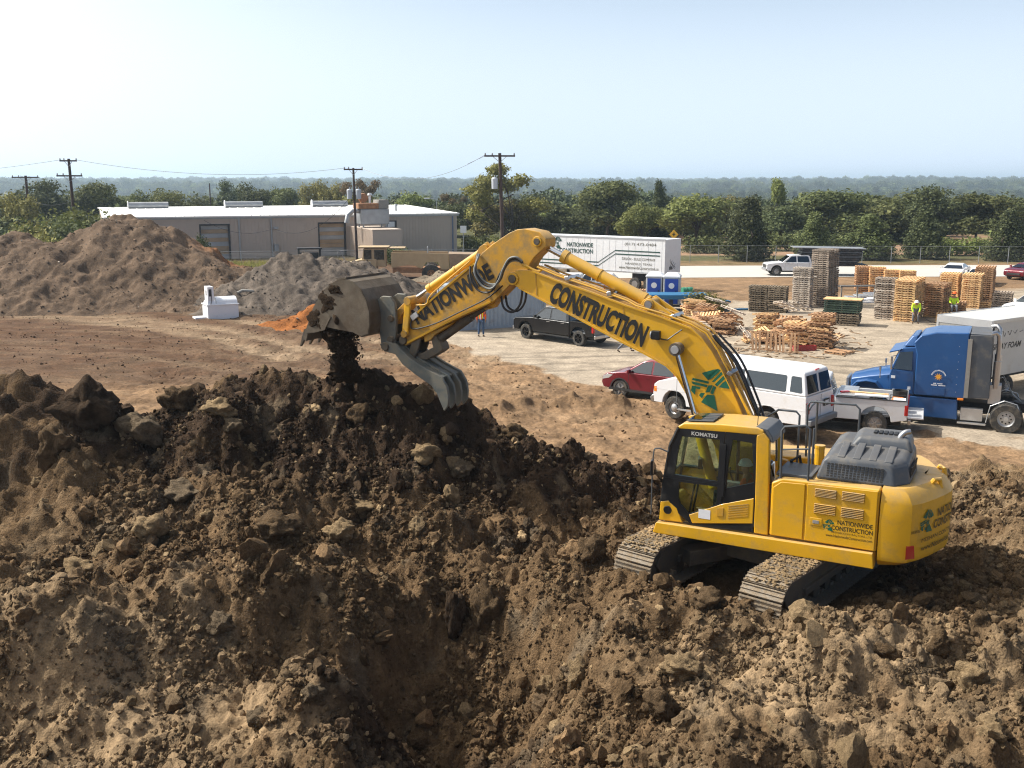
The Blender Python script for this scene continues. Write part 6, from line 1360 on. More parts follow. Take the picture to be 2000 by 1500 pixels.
pickup('white pickup parked behind the arm cylinder, in front of the white trailer', (4.1, 75.6, 0), R(168), 'car_white', 'rim_steel')
bed = Vector((11.12, 35.94, -.05)); bd_m = Matrix.Translation(bed) @ Matrix.Rotation(R(158), 4, 'Z')
def inbed(x, y, z): return tuple(bd_m @ Vector((x, y, z)))
tb = thing('tool_box', 'grey metal toolbox across the bed of the white pickup', 'toolbox', inbed(-.9, 0, .745), R(158)); MB().bx(-.3, .3, -.86, .86, 0, .55).build('box', M['alu'], tb, .02); MB().bx(-.32, .32, -.88, .88, .555, .60).build('lid', M['alu'], tb, .01); MB().box((.1, .5, .64), (.3, .12, .05), (0, 0, .6)).build('red_tool', M['red_lens'], tb)
wb = thing('white_bin', 'white and blue plastic bin standing at the open tailgate', 'bin', inbed(-2.62, .62, .745), R(160)); MB().loft([[(-.14, -.14, 0), (.14, -.14, 0), (.14, .14, 0), (-.14, .14, 0)], [(-.19, -.19, .5), (.19, -.19, .5), (.19, .19, .5), (-.19, .19, .5)]]).build('bin', M['wplastic'], wb, .02); MB().bx(-.2, .2, -.2, .2, .505, .54).build('lid', M['wplastic'], wb, .01); MB().bx(-.1, .1, .16, .175, .2, .36).build('sticker', M['bluebin'], wb)
gp = thing('generator', 'orange and black generator in the bed of the white pickup', 'generator', inbed(-2.55, .05, .745), R(158)); MB().bx(-.22, .22, -.25, .25, .06, .3).build('engine', M['black_plastic'], gp, .02); MB().bx(-.2, .2, -.22, .22, .31, .46).build('tank', M['orange_lens'], gp, .04)
for s in (-.26, .26): MB().tube([(-.26, s, 0), (-.26, s, .5), (.26, s, .5), (.26, s, 0)], .016, 6).build('frame', M['black_metal'], gp)
tk = thing('trash_can', 'black bin with pale side at the open tailgate of the white pickup', 'bin', inbed(-2.6, -.55, .745), R(158)); MB().lathe([(0, 0), (.2, 0), (.25, .62), (.22, .62), (.2, .05)], 18, 'z').build('can', M['black_plastic'], tk); MB().bx(-.28, .28, -.28, -.25, 0, .6).build('board', M['wplastic'], tk)
ld = thing('ladder_rack', 'loose boards and white sheets lying on the bed rail of the white pickup', 'boards', inbed(-1.7, .7, 1.3), R(158)); MB().box((0, 0, .05), (1.1, .3, .04), (0, 0, .05)).build('board', M['wplastic'], ld); MB().box((.1, -.25, .08), (1.3, .12, .05), (0, 0, -.08)).build('board', M['wood_tan'], ld)

# white passenger van
def van(label, loc, rz):
    t = thing('passenger_van', label, 'van', loc, rz); P_ = M['car_white']; w = 1.0; fa, ra = 2.1, -1.55
    body = [(2.95, .50), (3.0, .80), (2.96, 1.12), (2.80, 1.24), (2.08, 1.42), (-2.92, 1.42), (-2.96, .52), (ra - .5, .50)] + arc(ra, .48, .50)[::-1] + arc(fa, .50, .50)[::-1]
    MB().prism(body, -w, w).build('body', P_, t, .05)
    wf = taper(.985, .82, 1.42, 2.2)
    ch = [(2.12, 1.425), (1.36, 2.07), (1.15, 2.16), (.6, 2.2), (-2.55, 2.2), (-2.76, 2.14), (-2.91, 1.425)]
    cb_ = MB().prism(ch, -1, 1, yf=wf).build('cabin', P_, t, .05)
    spanel(cb_, [(1.88, 1.46), (1.30, 1.98), (.98, 2.0), (.98, 1.46)], wf, 'glass_car', 'window')
    spanel(cb_, [(.78, 1.52), (.78, 2.02), (-.60, 2.02), (-.60, 1.52)], wf, 'glass_car', 'window'); spanel(cb_, [(-.70, 1.52), (-.70, 2.02), (-2.12, 2.02), (-2.16, 1.98), (-2.18, 1.54), (-2.14, 1.50)], wf, 'glass_car', 'window')
    spanel(cb_, [(-2.32, 1.54), (-2.31, 1.99), (-2.36, 2.02), (-2.66, 2.01), (-2.76, 1.56), (-2.72, 1.52)], wf, 'glass_car', 'window')
    xpanel(cb_, (2.08, 1.46), (1.42, 2.02), .88, .78, 'glass_car', 'windscreen')
    for s in (1, -1):
        vs = []; a, b = ((-2.912, 1.50), (-2.79, 2.05)); y0, y1 = (.08, .84) if s > 0 else (-.84, -.08)
        MB().add([(a[0] - .004, y0, a[1]), (a[0] - .004, y1, a[1]), (b[0] - .004, y1 * .93 if s > 0 else y1, b[1]), (b[0] - .004, y0 if s > 0 else y0 * .93, b[1])] + [(a[0] + .01, y0, a[1]), (a[0] + .01, y1, a[1]), (b[0] + .01, y1 * .93 if s > 0 else y1, b[1]), (b[0] + .01, y0 if s > 0 else y0 * .93, b[1])], [(0, 1, 2, 3), (7, 6, 5, 4), (0, 4, 5, 1), (1, 5, 6, 2), (2, 6, 7, 3), (3, 7, 4, 0)]).build('rear_window', M['glass_car'], cb_)
        MB().bx(-2.99, -2.93, s * .90 - .07, s * .90 + .07, .88, 1.24).build('tail_light', M['red_lens'], t, .015)
        MB().bx(2.80, 2.99, s * .80 - .13, s * .80 + .13, .84, 1.06).build('headlight', M['clear_lens'], t, .03); MB().bx(2.84, 2.97, s * .95 - .04, s * .95 + .055, .86, 1.05).build('indicator', M['orange_lens'], t, .01)
        for xx in (2.0, .88, -.64): MB().bx(xx - .007, xx + .007, s * .998, s * 1.004, .56, 1.42).build('door_seam', M['grey_bumper'], t)
        MB().bx(-2.9, 2.9, s * .999, s * 1.006, .98, .995).build('body_crease', M['car_white'], t)
        MB().bx(1.02, 1.2, s * 1.0, s * 1.02, 1.2, 1.235).build('door_handle', M['black_plastic'], t)
    MB().bx(-2.972, -2.965, -.008, .008, .6, 1.4).build('door_seam', M['grey_bumper'], t)
    MB().bx(-2.985, -2.965, -.62, -.22, .98, 1.2).build('plate_holder', M['black_plastic'], t); MB().bx(-2.99, -2.986, -.55, -.29, 1.02, 1.15).build('number_plate', M['wplastic'], t)
    MB().lathe([(0, -.12), (.03, -.1), (.03, .1), (0, .12)], 8, 'y', (-2.78, 0, 2.17)).build('brake_light', M['red_lens'], cb_)
    MB().bx(-3.14, -2.96, -.98, .98, .52, .70).build('rear_bumper', M['grey_bumper'], t, .03); MB().prism([(3.10, .48), (3.14, .64), (3.04, .74), (2.95, .74), (2.92, .46)], -1.0, 1.0).build('front_bumper', M['shiny'], t, .03)
    MB().bx(2.985, 3.01, -.6, .6, .78, 1.05).build('grille', M['black_plastic'], t)
    MB().bx(-2.6, 1.2, -.8, .8, .95, 1.4).build('interior', M['interior'], t)
    for k in range(4): MB().bx(.7 - k * .85, .82 - k * .85, -.7, .7, 1.4, 1.72).build('seat_back', M['interior'], t, .03)
    MB().bx(-2.7, 2.7, -.72, .72, .36, .62).bx(fa - .6, fa + .55, -.7, .7, .4, 1.0).bx(ra - .55, ra + .55, -.7, .7, .4, .98).build('chassis', M['black_plastic'], t)
    mirror_(t, 1.72, 1.52, 1.0)
    MB().bx(.9, 1.9, .97, 1.09, .36, .40).build('side_step', M['alu'], t)
    for x in (fa, ra):
        for y in (.99, -.99):
            wo = wheel(t, x, y, .39, .25, 'rim_steel', .60); s = 1 if y > 0 else -1
            MB().lathe([(.0, .02 * s), (.08, .015 * s), (.13, -.02 * s)], 18, 'y', (x, y, .39)).build('hub_cap', M['alu'], wo, smooth=True)
    MB().box((-2.0, 1.0, .5), (.12, .05, .04)).build('marker', M['orange_lens'], t)
    return t
van('white long passenger van with tinted windows, parked behind the excavator', (8.02, 35.12, .20), R(138)).scale = (1.0, 1.0, 1.05)

def small_car(label, loc, rz, P, suv=True, name='car', cat='car'):
    t = thing(name, label, cat, loc, rz); P_ = M[P]; w = .91; fa, ra = 1.38, -1.32; wr = .35
    body = [(2.16, .36), (2.24, .55), (2.20, .80), (2.02, .93), (1.20, 1.04), (-1.95, 1.08), (-2.2, .98), (-2.26, .60), (-2.2, .34), (ra - .44, .30)] + arc(ra, .42, .32)[::-1] + arc(fa, .42, .32)[::-1]
    MB().prism(body, -w, w).build('body', P_, t, .07)
    rt = 1.62 if suv else 1.42; wf = taper(.86, .62, 1.04, rt)
    ch = [(1.28, 1.02), (.48, rt - .10), (.1, rt), (-1.2, rt), (-1.62, rt - .07), (-2.05, 1.06)] if suv else [(1.15, 1.02), (.35, rt - .04), (-.6, rt), (-1.0, rt - .06), (-1.75, 1.06)]
    cb_ = MB().prism(ch, -1, 1, yf=wf).build('cabin', P_, t, .05)
    e = ch[-1][0]
    spanel(cb_, [(1.02, 1.07), (.40, rt - .12), (.02, rt - .08), (.0, 1.07)], wf, 'glass_car', 'window'); spanel(cb_, [(-.08, 1.07), (-.06, rt - .08), (-.85, rt - .09), (-.98, 1.08)], wf, 'glass_car', 'window')
    if suv: spanel(cb_, [(-1.08, 1.10), (-.96, rt - .10), (-1.4, rt - .14), (-1.75, 1.16)], wf, 'glass_car', 'window')
    xpanel(cb_, (1.22, 1.06), (.54, rt - .13), .78, .60, 'glass_car', 'windscreen'); xpanel(cb_, (ch[-1][0] - .0, 1.10), (ch[-2][0] - .02, rt - .12), .72, .58, 'glass_car', 'rear_window')
    for s in (1, -1):
        MB().prism([(2.20, .66), (2.17, .80), (1.98, .90), (1.72, .88), (1.9, .74)], s * w - .05, s * w + .004).build('headlight', M['clear_lens'], t, .01); MB().bx(2.02, 2.21, s * .68 - .16, s * .68 + .16, .68, .82).build('headlight', M['clear_lens'], t, .02); MB().bx(-2.27, -2.1, s * .78 - .1, s * .78 + .138, .76, .98).build('tail_light', M['red_lens'], t, .02)
        for a in (fa, ra): MB().strip([(a - .46, .36)] + arc(a, .46, .34)[::-1][1:-1] + [(a + .46, .36)], min(s * w, s * (w + .012)), max(s * w, s * (w + .012)), .05).build('arch_trim', M['black_plastic'], t)
        for xx in (.99, -.04, -1.0): MB().bx(xx - .005, xx + .005, s * .908, s * .9135, .42, 1.04).build('door_seam', M['black_plastic'], t)
        MB().bx(-1.85, 1.9, s * .90 - .01, s * .90 + .02, .28, .38).build('sill_trim', M['black_plastic'], t)
        for xx in (.15, -.85): MB().bx(xx - .1, xx + .1, s * .91, s * .93, .90, .925).build('door_handle', P_, t)
    MB().bx(2.2, 2.26, -.6, .6, .45, .62).build('grille', M['black_plastic'], t, .01); MB().bx(-1.7, 1.9, -.66, .66, .22, .7).build('chassis', M['black_plastic'], t)
    mirror_(t, .92, 1.12, .88, P)
    for x in (fa, ra):
        for y in (.90, -.90): wheel(t, x, y, wr, .22, 'rim_steel', .68, spokes=5)
    return t
small_car('maroon crossover half hidden behind the front of the white van', (6.0, 40.4, 0), R(143), 'car_red', True, 'crossover_car')
p = G(1893, 552); small_car('white car facing the yard between the tan pallet stacks and the fence', (p.x, p.y + 3, 0), R(238), 'car_white', False, 'sedan_car')
p = G(1935, 560); small_car('second white car half hidden behind the brown pallet stack', (p.x, p.y + 2, 0), R(238), 'car_white', False, 'sedan_car')
p = G(1990, 553); small_car('maroon car at the right edge beyond the yard', (p.x + 2.6, p.y + 4, 0), R(215), 'car_red', False, 'sedan_car')
p = G(2008, 622); small_car('white car at the right edge beside the grey pallet stack', (p.x + .6, p.y, 0), R(205), 'car_white', True, 'crossover_car')
p = WP(1100, 530, 84); small_car('white crossover in front of the white trailer, above the boom', (6.2, 79.5, 0), R(170), 'car_white', True, 'crossover_car')

# semi tractor
st = thing('semi_truck', 'blue semi tractor with a tall sleeper and no trailer', 'truck', (16.5, 36.15, -.02), R(154)); B_ = M['car_blue']
wfs = taper(1.13, 1.02, 2.3, 3.35)
sl_p = [(1.80, 1.08), (1.80, 2.55), (1.92, 2.95), (1.70, 3.22), (1.2, 3.36), (.2, 3.40), (.12, 3.40), (.12, 1.08)]
MB().prism(sl_p, -1, 1, yf=wfs).build('sleeper', B_, st, .05)
MB().prism([(2.62, 1.06), (2.66, 1.75), (2.62, 1.98), (2.40, 2.58), (2.30, 2.72), (1.78, 2.78), (1.78, 1.06)], -1, 1, yf=taper(1.08, .92, 1.9, 2.75)).build('cab', B_, st, .04)
MB().loft([[(1.86, -.92, 2.78), (1.86, .92, 2.78), (2.28, .88, 2.76), (2.28, -.88, 2.76)], [(1.80, -.8, 3.2), (1.80, .8, 3.2), (2.0, .76, 3.16), (2.0, -.76, 3.16)]]).build('roof_fairing', B_, st, .05)
wfc = taper(1.08, .92, 1.9, 2.75)
spanel(st, [(2.54, 1.97), (2.36, 2.56), (1.94, 2.62), (1.92, 1.95)], wfc, 'glass_car', 'door_window', .012); xpanel(st, (2.66, 1.98), (2.42, 2.60), .86, .8, 'glass_car', 'windscreen')
spanel(st, [(2.60, 1.12), (2.56, 1.90), (2.50, 1.94), (1.86, 1.90), (1.84, 1.12)], wfc, 'car_blue', 'door', .012)
MB().loft([[(2.30, -1.0, 2.70), (2.30, 1.0, 2.70), (2.38, 1.0, 2.62), (2.38, -1.0, 2.62)], [(2.72, -.95, 2.58), (2.72, .95, 2.58), (2.74, .95, 2.50), (2.74, -.95, 2.50)]]).build('sun_visor', B_, st, .02)
hoodr = [[(2.60, -.86, 1.0), (2.60, .86, 1.0), (2.60, .80, 1.72), (2.60, .5, 1.88), (2.60, -.5, 1.88), (2.60, -.80, 1.72)], [(3.4, -.74, .95), (3.4, .74, .95), (3.4, .66, 1.55), (3.4, .4, 1.70), (3.4, -.4, 1.70), (3.4, -.66, 1.55)], [(4.05, -.62, .8), (4.05, .62, .8), (4.05, .52, 1.38), (4.05, .3, 1.5), (4.05, -.3, 1.5), (4.05, -.52, 1.38)]]
MB().loft(hoodr).build('hood', B_, st, .04)
for s in (1, -1):
    MB().strip([(2.75, .75), (2.85, 1.15), (3.1, 1.42), (3.45, 1.46), (3.8, 1.38), (4.05, 1.1), (4.15, .7)], min(s * .62, s * 1.10), max(s * .62, s * 1.10), .05).build('fender', B_, st, .02)
    MB().bx(3.98, 4.16, s * .82 - .13, s * .82 + .13, .85, 1.05).build('headlight', M['clear_lens'], st, .03)
    MB().prism([(2.0, 1.02), (.35, 1.02), (.30, .30), (2.0, .30)], min(s * .8, s * 1.09), max(s * .8, s * 1.09)).build('side_skirt', B_, st, .04)
    MB().bx(-.50, .22, min(s * .78, s * 1.02), max(s * .78, s * 1.02), .30, .74).build('step_box', M['alu'], st, .01); MB().bx(-.62, .30, min(s * .9, s * 1.10), max(s * .9, s * 1.10), .18, .24).build('step', M['alu'], st)
    MB().tube([(2.45, s * 1.02, 2.45), (2.58, s * 1.25, 2.45), (2.58, s * 1.25, 2.0), (2.5, s * 1.05, 1.95)], .015, 6).box((2.60, s * 1.27, 2.2), (.06, .16, .46)).build('mirror', M['shiny'], st, .02)
    MB().prism([(.10, 3.34), (-.62, 3.36), (-.66, 1.15), (.10, 1.10)], min(s * 1.05, s * 1.10), max(s * 1.05, s * 1.10)).build('side_extender', M['dark_plastic'], st, .02)
    MB().bx(.02, .16, min(s * 1.10, s * 1.13), max(s * 1.10, s * 1.13), 1.12, 3.2).build('rubber_strip', M['grey_panel'], st)
    MB().tube([(-.82, s * .86, 1.6), (-.82, s * .86, 3.1), (-.80, s * .88, 3.36), (-.70, s * .95, 3.46), (-.55, s * 1.02, 3.42)], .075, 12).cyl((-.82, s * .86, 1.5), (-.82, s * .86, 2.45), .12, n=16).build('exhaust_stack', M['shiny'], st, smooth=True)
    MB().cyl((3.0, s * .9, 1.55), (3.0, s * .9, 1.85), .02, n=6).box((3.0, s * .9, 1.92), (.06, .14, .16)).build('hood_mirror', M['shiny'], st)
    MB().tube([(-1.75, s * 1.1, .55), (-1.55, s * 1.1, 1.02), (-1.15, s * 1.1, 1.12), (-.72, s * 1.1, .9), (-.62, s * 1.1, .3)], .02, 5).build('fender_bracket', M['alu'], st)
MB().bx(.15, .35, 1.12, 1.20, 1.03, 1.10).build('marker_lamp', M['orange_lens'], st, .01)
MB().bx(-.9, 4.0, -.42, .42, .5, .85).bx(-4.2, -.9, -.42, .42, .62, .85).build('chassis', M['black_metal'], st); MB().bx(4.12, 4.22, -.5, .5, .6, 1.42).build('grille', M['shiny'], st, .02)
for i in range(7): MB().bx(4.221, 4.24, -.46, .46, .68 + i * .1, .71 + i * .1).build('grille_bar', M['alu'], st)
MB().bx(4.16, 4.36, -1.1, 1.1, .35, .66).build('front_bumper', M['shiny'], st, .05)
MB().bx(-1.02, -.62, .35, .95, .95, 1.62).build('battery_box', M['alu'], st, .01); MB().bx(-.6, .1, -1.0, 1.0, 1.1, 1.14).build('deck_plate', M['alu'], st)
MB().bx(-.62, -.58, -1.04, 1.04, 1.16, 3.3).bx(-.56, .1, -1.04, 1.04, 3.34, 3.38).build('cab_back', M['dark_plastic'], st)
for k in range(3): MB().tube([(-.85, .5 - .1 * k, 1.75), (-1.05, .45 - .1 * k, 1.9 - .05 * k), (-1.4, .3 - .1 * k, 1.2), (-1.7, .2, .95)], .02, 6).build('air_line', (M['hose_grey'], M['hose'], M['wplastic'])[k], st, smooth=True)
MB().lathe([(0, 0), (.45, 0), (.45, .08), (0, .08)], 20, 'z', (-1.9, 0, .86)).build('fifth_wheel', M['black_metal'], st)
for x in (-1.25, -2.55):
    for y in (1.22, -1.22): wheel(st, x, y, .52, .28, 'alu', .55, z=.50); wheel(st, x, y - math.copysign(.32, y), .52, .28, 'alu', .55, z=.50, name='wheel')
for y in (1.1, -1.1): wheel(st, 3.45, y, .5, .28, 'alu', .55)
for s in (1,):   # sun emblem with ring of tiny words
    ox, oz, yy = 1.02, 1.80, 1.145; em = MB()
    for i in range(10):
        a = 2 * math.pi * i / 10; em.add([(ox + .075 * math.cos(a - .25), yy, oz + .075 * math.sin(a - .25)), (ox + .075 * math.cos(a + .25), yy, oz + .075 * math.sin(a + .25)), (ox + .14 * math.cos(a), yy, oz + .14 * math.sin(a))], [(0, 1, 2)])
    em.add([(ox + .07 * math.cos(2 * math.pi * i / 16), yy + .002, oz + .07 * math.sin(2 * math.pi * i / 16)) for i in range(16)], [tuple(range(16))])
    M['sun_decal'] = paint('sun_decal', (.75, .35, .03), .5); em.build('sun_emblem', M['sun_decal'], st)
    rg = MB()
    for i in range(16):
        a = math.pi * (.08 + .84 * i / 15); rg.box((ox + .23 * math.cos(a), yy, oz + .23 * math.sin(a)), (.022, .003, .045), (0, -a + math.pi / 2, 0))
    rg.build('lettering', M['white_decal'], st)
sm_ = MB(); r_ = random.Random(6)
for z_, n_, x_ in ((1.555, 9, 1.17), (1.495, 14, 1.24)):
    for i in range(n_):
        if i != n_ // 2 - 1: sm_.bx(x_ - i * .034, x_ - i * .034 - .024, 1.1435, 1.146, z_ - .018, z_ + .018)
sm_.build('small_print', M['white_decal'], st)
MB().bx(.78, 1.22, 1.128, 1.142, 1.14, 1.40).build('locker_door', B_, st, .006)
for i in range(7): MB().box((.42, 1.133, 1.3 + i * .27), (.02, .01, .02)).build('marker_rivet', M['alu'], st)
MB().bx(2.46, 2.60, 1.094, 1.10, 1.62, 1.72).build('door_plate', M['white_decal'], st); MB().bx(1.92, 2.02, 1.094, 1.10, 1.25, 1.36).build('sticker', M['wplastic'], st)

# box truck beyond it
A_, Bp, Dp = Vector((17.44, 41.62, 0)), Vector((18.77, 39.68, 0)), Vector((21.04, 44.29, 0))
ang = math.atan2(Bp.y - A_.y, Bp.x - A_.x) + math.pi / 2          # +X of the truck runs away from its rear door
bx_ = thing('box_truck', 'white box truck with a grey rear door behind the blue semi', 'truck', (A_ + Bp) / 2, ang); WX = M['box_white']; L_, hw = 5.6, 1.18
box = MB().bx(0, L_, -hw, hw, .95, 3.2).build('box', WX, bx_, .02)
for s in (1, -1):
    MB().bx(-.02, L_ + .02, s * hw - .03, s * hw + .03, 3.1, 3.22).build('top_rail', M['alu'], box); MB().bx(-.03, .06, s * hw - .06, s * hw + .035, .95, 3.1).build('corner_post', M['alu'], box)
MB().bx(-.035, .03, -hw, hw, 2.92, 3.21).build('door_header', M['alu'], box)
for i in range(5): MB().bx(-.03, -.005, -hw + .12, hw - .12, .98 + i * .385, 1.35 + i * .385).build('door_slat', M['grey_panel'], box)
put_text('SPRAY FOAM', box, (-.034, hw - .18, 2.50), (0, -1, 0), (0, 0, 1), .20, 2.0, M['dark_text'], .02)
put_text('SPRAY FOAM', box, (.14, -hw - .004, 2.02), (1, 0, 0), (0, 0, 1), .25, 2.05, M['black_text'], .03, slant=.25)
sc_ = MB(); r_ = random.Random(2)
for k in range(5): x0 = .7 + k * .42; sc_.tube([(x0 + .28 * t, -hw - .006, 2.62 + .13 * math.sin(t * 6.3 + k) * (1 - .3 * k % 2) + .05 * t) for t in [i / 10 for i in range(11)]], .008, 4)
sc_.build('scribble', M['black_text'], box)
MB().prism([(L_ + .05, .6), (L_ + .05, 2.2), (L_ + 1.0, 2.2), (L_ + 1.5, 1.5), (L_ + 2.2, 1.35), (L_ + 2.3, .6)], -1.0, 1.0).build('cab', WX, bx_, .06); MB().bx(.3, L_ + 2, -.4, .4, .6, .9).build('chassis', M['black_metal'], bx_)
spanel(bx_, [(L_ + .2, 1.5), (L_ + .2, 2.05), (L_ + .95, 2.05), (L_ + 1.3, 1.5)], lambda a, b: 1.0, 'glass_car', 'window')
for x in (1.6, L_ + 1.4):
    for y in (1.12, -1.12): wheel(bx_, x, y, .42, .3, 'rim_steel')
MB().bx(-.15, .0, -1.0, 1.0, .5, .62).build('rear_bumper', M['black_metal'], bx_)

# white trailer with green stripes
tc_ = Vector((11.9, 80, 0)); ta_ = math.atan2(7.5, -9.9)        # +X runs to its left end in the picture
tr_ = thing('box_trailer', 'long white box trailer with two green stripes and company lettering', 'trailer', tc_, ta_); WP_ = M['white_panel']; TL = 13.4
tbx = MB().bx(0, TL, -2.55, 0, 1.38, 4.08).build('box', WP_, tr_, .02)
# the long side facing the camera lies at local y = 0
for i in range(22): MB().bx(.3 + i * .6, .33 + i * .6, .0, .012, 1.42, 4.0).build('rib', WP_, tbx)
MB().bx(-.02, TL, -.02, .03, 4.0, 4.11).build('top_rail', M['alu'], tbx); MB().bx(-.02, TL, -.02, .03, 1.34, 1.46).build('bottom_rail', M['alu'], tbx)
M['green_dark'] = paint('dark_green_stripe', (.01, .055, .04), .5)
for dz in (0, .28):
    st_ = MB(); z = 3.12 - dz; q = [(.45, z), (.45, z - .09), (4.55, z - .09), (6.15 - .0, z - 1.10), (TL - .5, z - 1.10), (TL - .5, z - 1.01), (6.10, z - 1.01), (4.50, z)]
    st_.prism(q, .013, .018); st_.build('stripe', M['green_dark'], tbx)
lt_ = (-1, 0, 0); yq = .02
put_text('(817) 473-0484', tbx, (3.65, yq, 3.46), lt_, upv, .28, 2.85, M['dark_text'], -.005)
put_text('DESIGN - BUILD COMPANY', tbx, (3.85, yq, 2.36), lt_, upv, .20, 3.0, M['dark_text'], 0); put_text('MANSFIELD, TEXAS', tbx, (3.55, yq, 1.98), lt_, upv, .19, 2.4, M['dark_text'], 0); put_text('www.NationwideConstruction.us', tbx, (4.15, yq, 1.66), lt_, upv, .24, 3.6, M['dark_text'], 0)
put_text('NATIONWIDE', tbx, (9.2, yq, 3.22), lt_, upv, .36, 2.55, M['green_dark'], .02); put_text('CONSTRUCTION', tbx, (9.95, yq, 2.72), lt_, upv, .36, 3.3, M['green_dark'], .02)
logo(tbx, (10.7, yq, 3.0), lt_, upv, 1.0, M['green_dark'])
for x in (.95, 1.05, 2.3): pass
MB().bx(.02, .05, -2.5, -.05, 1.4, 4.0).build('end_panel', M['wplastic'], tbx)
M['scrawl'] = paint('faded_scrawl', (.12, .12, .12), .7); g_ = MB()
for k in range(4): g_.tube([(-.012, -.9 - .22 * k + .10 * math.sin(t * 9 + k), 1.75 + .75 * t * (1 - .15 * k)) for t in [i / 9 for i in range(10)]], .018, 4)
g_.bx(-.015, -.005, -1.2, -.7, 1.7, 1.95); g_.build('scrawl', M['scrawl'], tbx)
for x in (1.3, 2.6):
    for y in (-.14, -2.4): wheel(tr_, x, y if y > -1 else y, .5, .3, 'rim_steel')
MB().bx(10.4, 10.6, -.5, -.35, 0, 1.38).bx(10.4, 10.6, -2.2, -2.05, 0, 1.38).bx(10.45, 10.55, -2.05, -.5, .6, .7).build('landing_gear', M['black_metal'], tr_); MB().bx(.8, 3.2, -2.0, -.5, .7, 1.35).build('bogie', M['black_metal'], tr_)

# grey container
ct = thing('shipping_container', 'grey corrugated shipping container behind the arm', 'container', (-3.40, 58.9, 0), R(26)); CM = M['container']
cm_ = MB(); n = 40; Lc = 6.06
def corr(mb, a, b, y_is, fixed, sgn, n, z0=.14, z1=2.45):
    pts = []
    for i in range(n):
        for k, (u, d) in enumerate(((0, 0), (.28, 0), (.5, .036), (.78, .036))):
            q = a + (b - a) * (i + u) / n; pts.append((q, fixed + sgn * d))
    pts.append((b, fixed))
    vs = []
    for q, f in pts:
        p = (q, f) if y_is else (f, q); vs += [(p[0], p[1], z0), (p[0], p[1], z1)]
    mb.add(vs, [(2 * i, 2 * i + 2, 2 * i + 3, 2 * i + 1) for i in range(len(pts) - 1)])
corr(cm_, .1, Lc - .1, True, .03, 1, 22); corr(cm_, .1, 2.34, False, .03, 1, 9); corr(cm_, .1, Lc - .1, True, 2.40, -1, 22); corr(cm_, .1, 2.34, False, Lc - .03, -1, 9)
cm_.build('corrugated_wall', CM, ct)
MB().bx(.02, Lc - .02, .02, 2.42, 2.50, 2.56).build('roof', CM, ct)
for x in (.06, Lc - .06):
    for y in (.06, 2.38): MB().bx(x - .06, x + .06, y - .06, y + .06, 0, 2.59).build('corner_post', CM, ct)
for y in (.05, 2.39): MB().bx(.12, Lc - .12, y - .04, y + .04, 2.46, 2.58).bx(.12, Lc - .12, y - .04, y + .04, .0, .15).build('rail', CM, ct)
for x in (.05, Lc - .05): MB().bx(x - .04, x + .04, .12, 2.32, 2.46, 2.58).bx(x - .04, x + .04, .12, 2.32, .0, .15).build('rail', CM, ct)
MB().bx(1.6, 2.5, .0, .02, 1.75, 1.95).build('marking', M['black_metal'], ct)

# old articulated hauler
p = WP(812, 520, 92); ha = thing('articulated_hauler', 'old faded yellow hauler with a long bowl behind the grey dirt pile', 'dump truck', (p.x, p.y, -.35), R(183)); HY = M['hauler']
MB().prism([(6.1, 1.0), (6.0, 1.75), (4.9, 2.05), (3.4, 2.1), (3.4, .9)], -.95, .95).build('hood', HY, ha, .05)
MB().prism([(4.9, 1.6), (4.7, 2.1), (4.55, 3.0), (2.6, 3.05), (2.6, 1.4)], -.85, .85).build('cab', HY, ha, .04)
for a, b in ((4.5, 3.85), (3.6, 2.75)):
    for s in (1, -1): MB().bx(b, a, min(s * .852, s * .87), max(s * .852, s * .87), 2.05, 2.92).build('window', M['glass_car'], ha)
MB().bx(2.3, 5.0, -1.0, 1.0, 3.06, 3.2).build('cab_roof', HY, ha, .04); MB().bx(.9, 2.3, -.9, .9, 3.02, 3.1).build('canopy', HY, ha)
bowl = [(2.1, 2.72), (-2.9, 2.62), (-2.9, 1.55), (-1.6, 1.55), (-2.0, 1.9), (-.5, 1.6), (-.1, 1.1), (.4, 1.3), (1.2, 1.6), (2.1, 1.55)]
bowl = [(2.1, 2.72), (-2.9, 2.62), (-3.0, 1.2), (-2.3, 1.2), (-2.0, 1.85), (-1.0, 1.85), (-.55, 1.25), (.1, 1.6), (1.1, 1.55), (2.1, 1.35)]
MB().prism(bowl, 1.22, 1.30).prism(bowl, -1.30, -1.22).build('bowl_side', HY, ha, .02); MB().bx(-2.9, 2.0, -1.2, 1.2, .9, 1.35).build('bowl_floor', M['rust'], ha)
M['hauler_brown'] = paint('dirty_brown_steel', (.24, .17, .11), .8, var=.2, dirt=.4)
MB().prism([(-2.95, 2.60), (-7.0, 2.5), (-7.2, 1.5), (-6.4, 1.0), (-3.1, 1.0)], -1.35, 1.35).build('rear_body', M['hauler_brown'], ha, .04)
MB().box((-.2, -1.34, 2.2), (.9, .05, .07), (0, .7, 0)).build('stiffener', HY, ha)
for x in (4.8, -1.4, -4.6):
    for y in (1.35, -1.35): wheel(ha, x, y, .82, .55, 'rust', .45)
MB().tube([(6.2, .8, 2.0), (6.6, .9, 2.9), (5.9, .9, 2.9)], .04, 6).build('mirror_bar', M['galv'], ha)

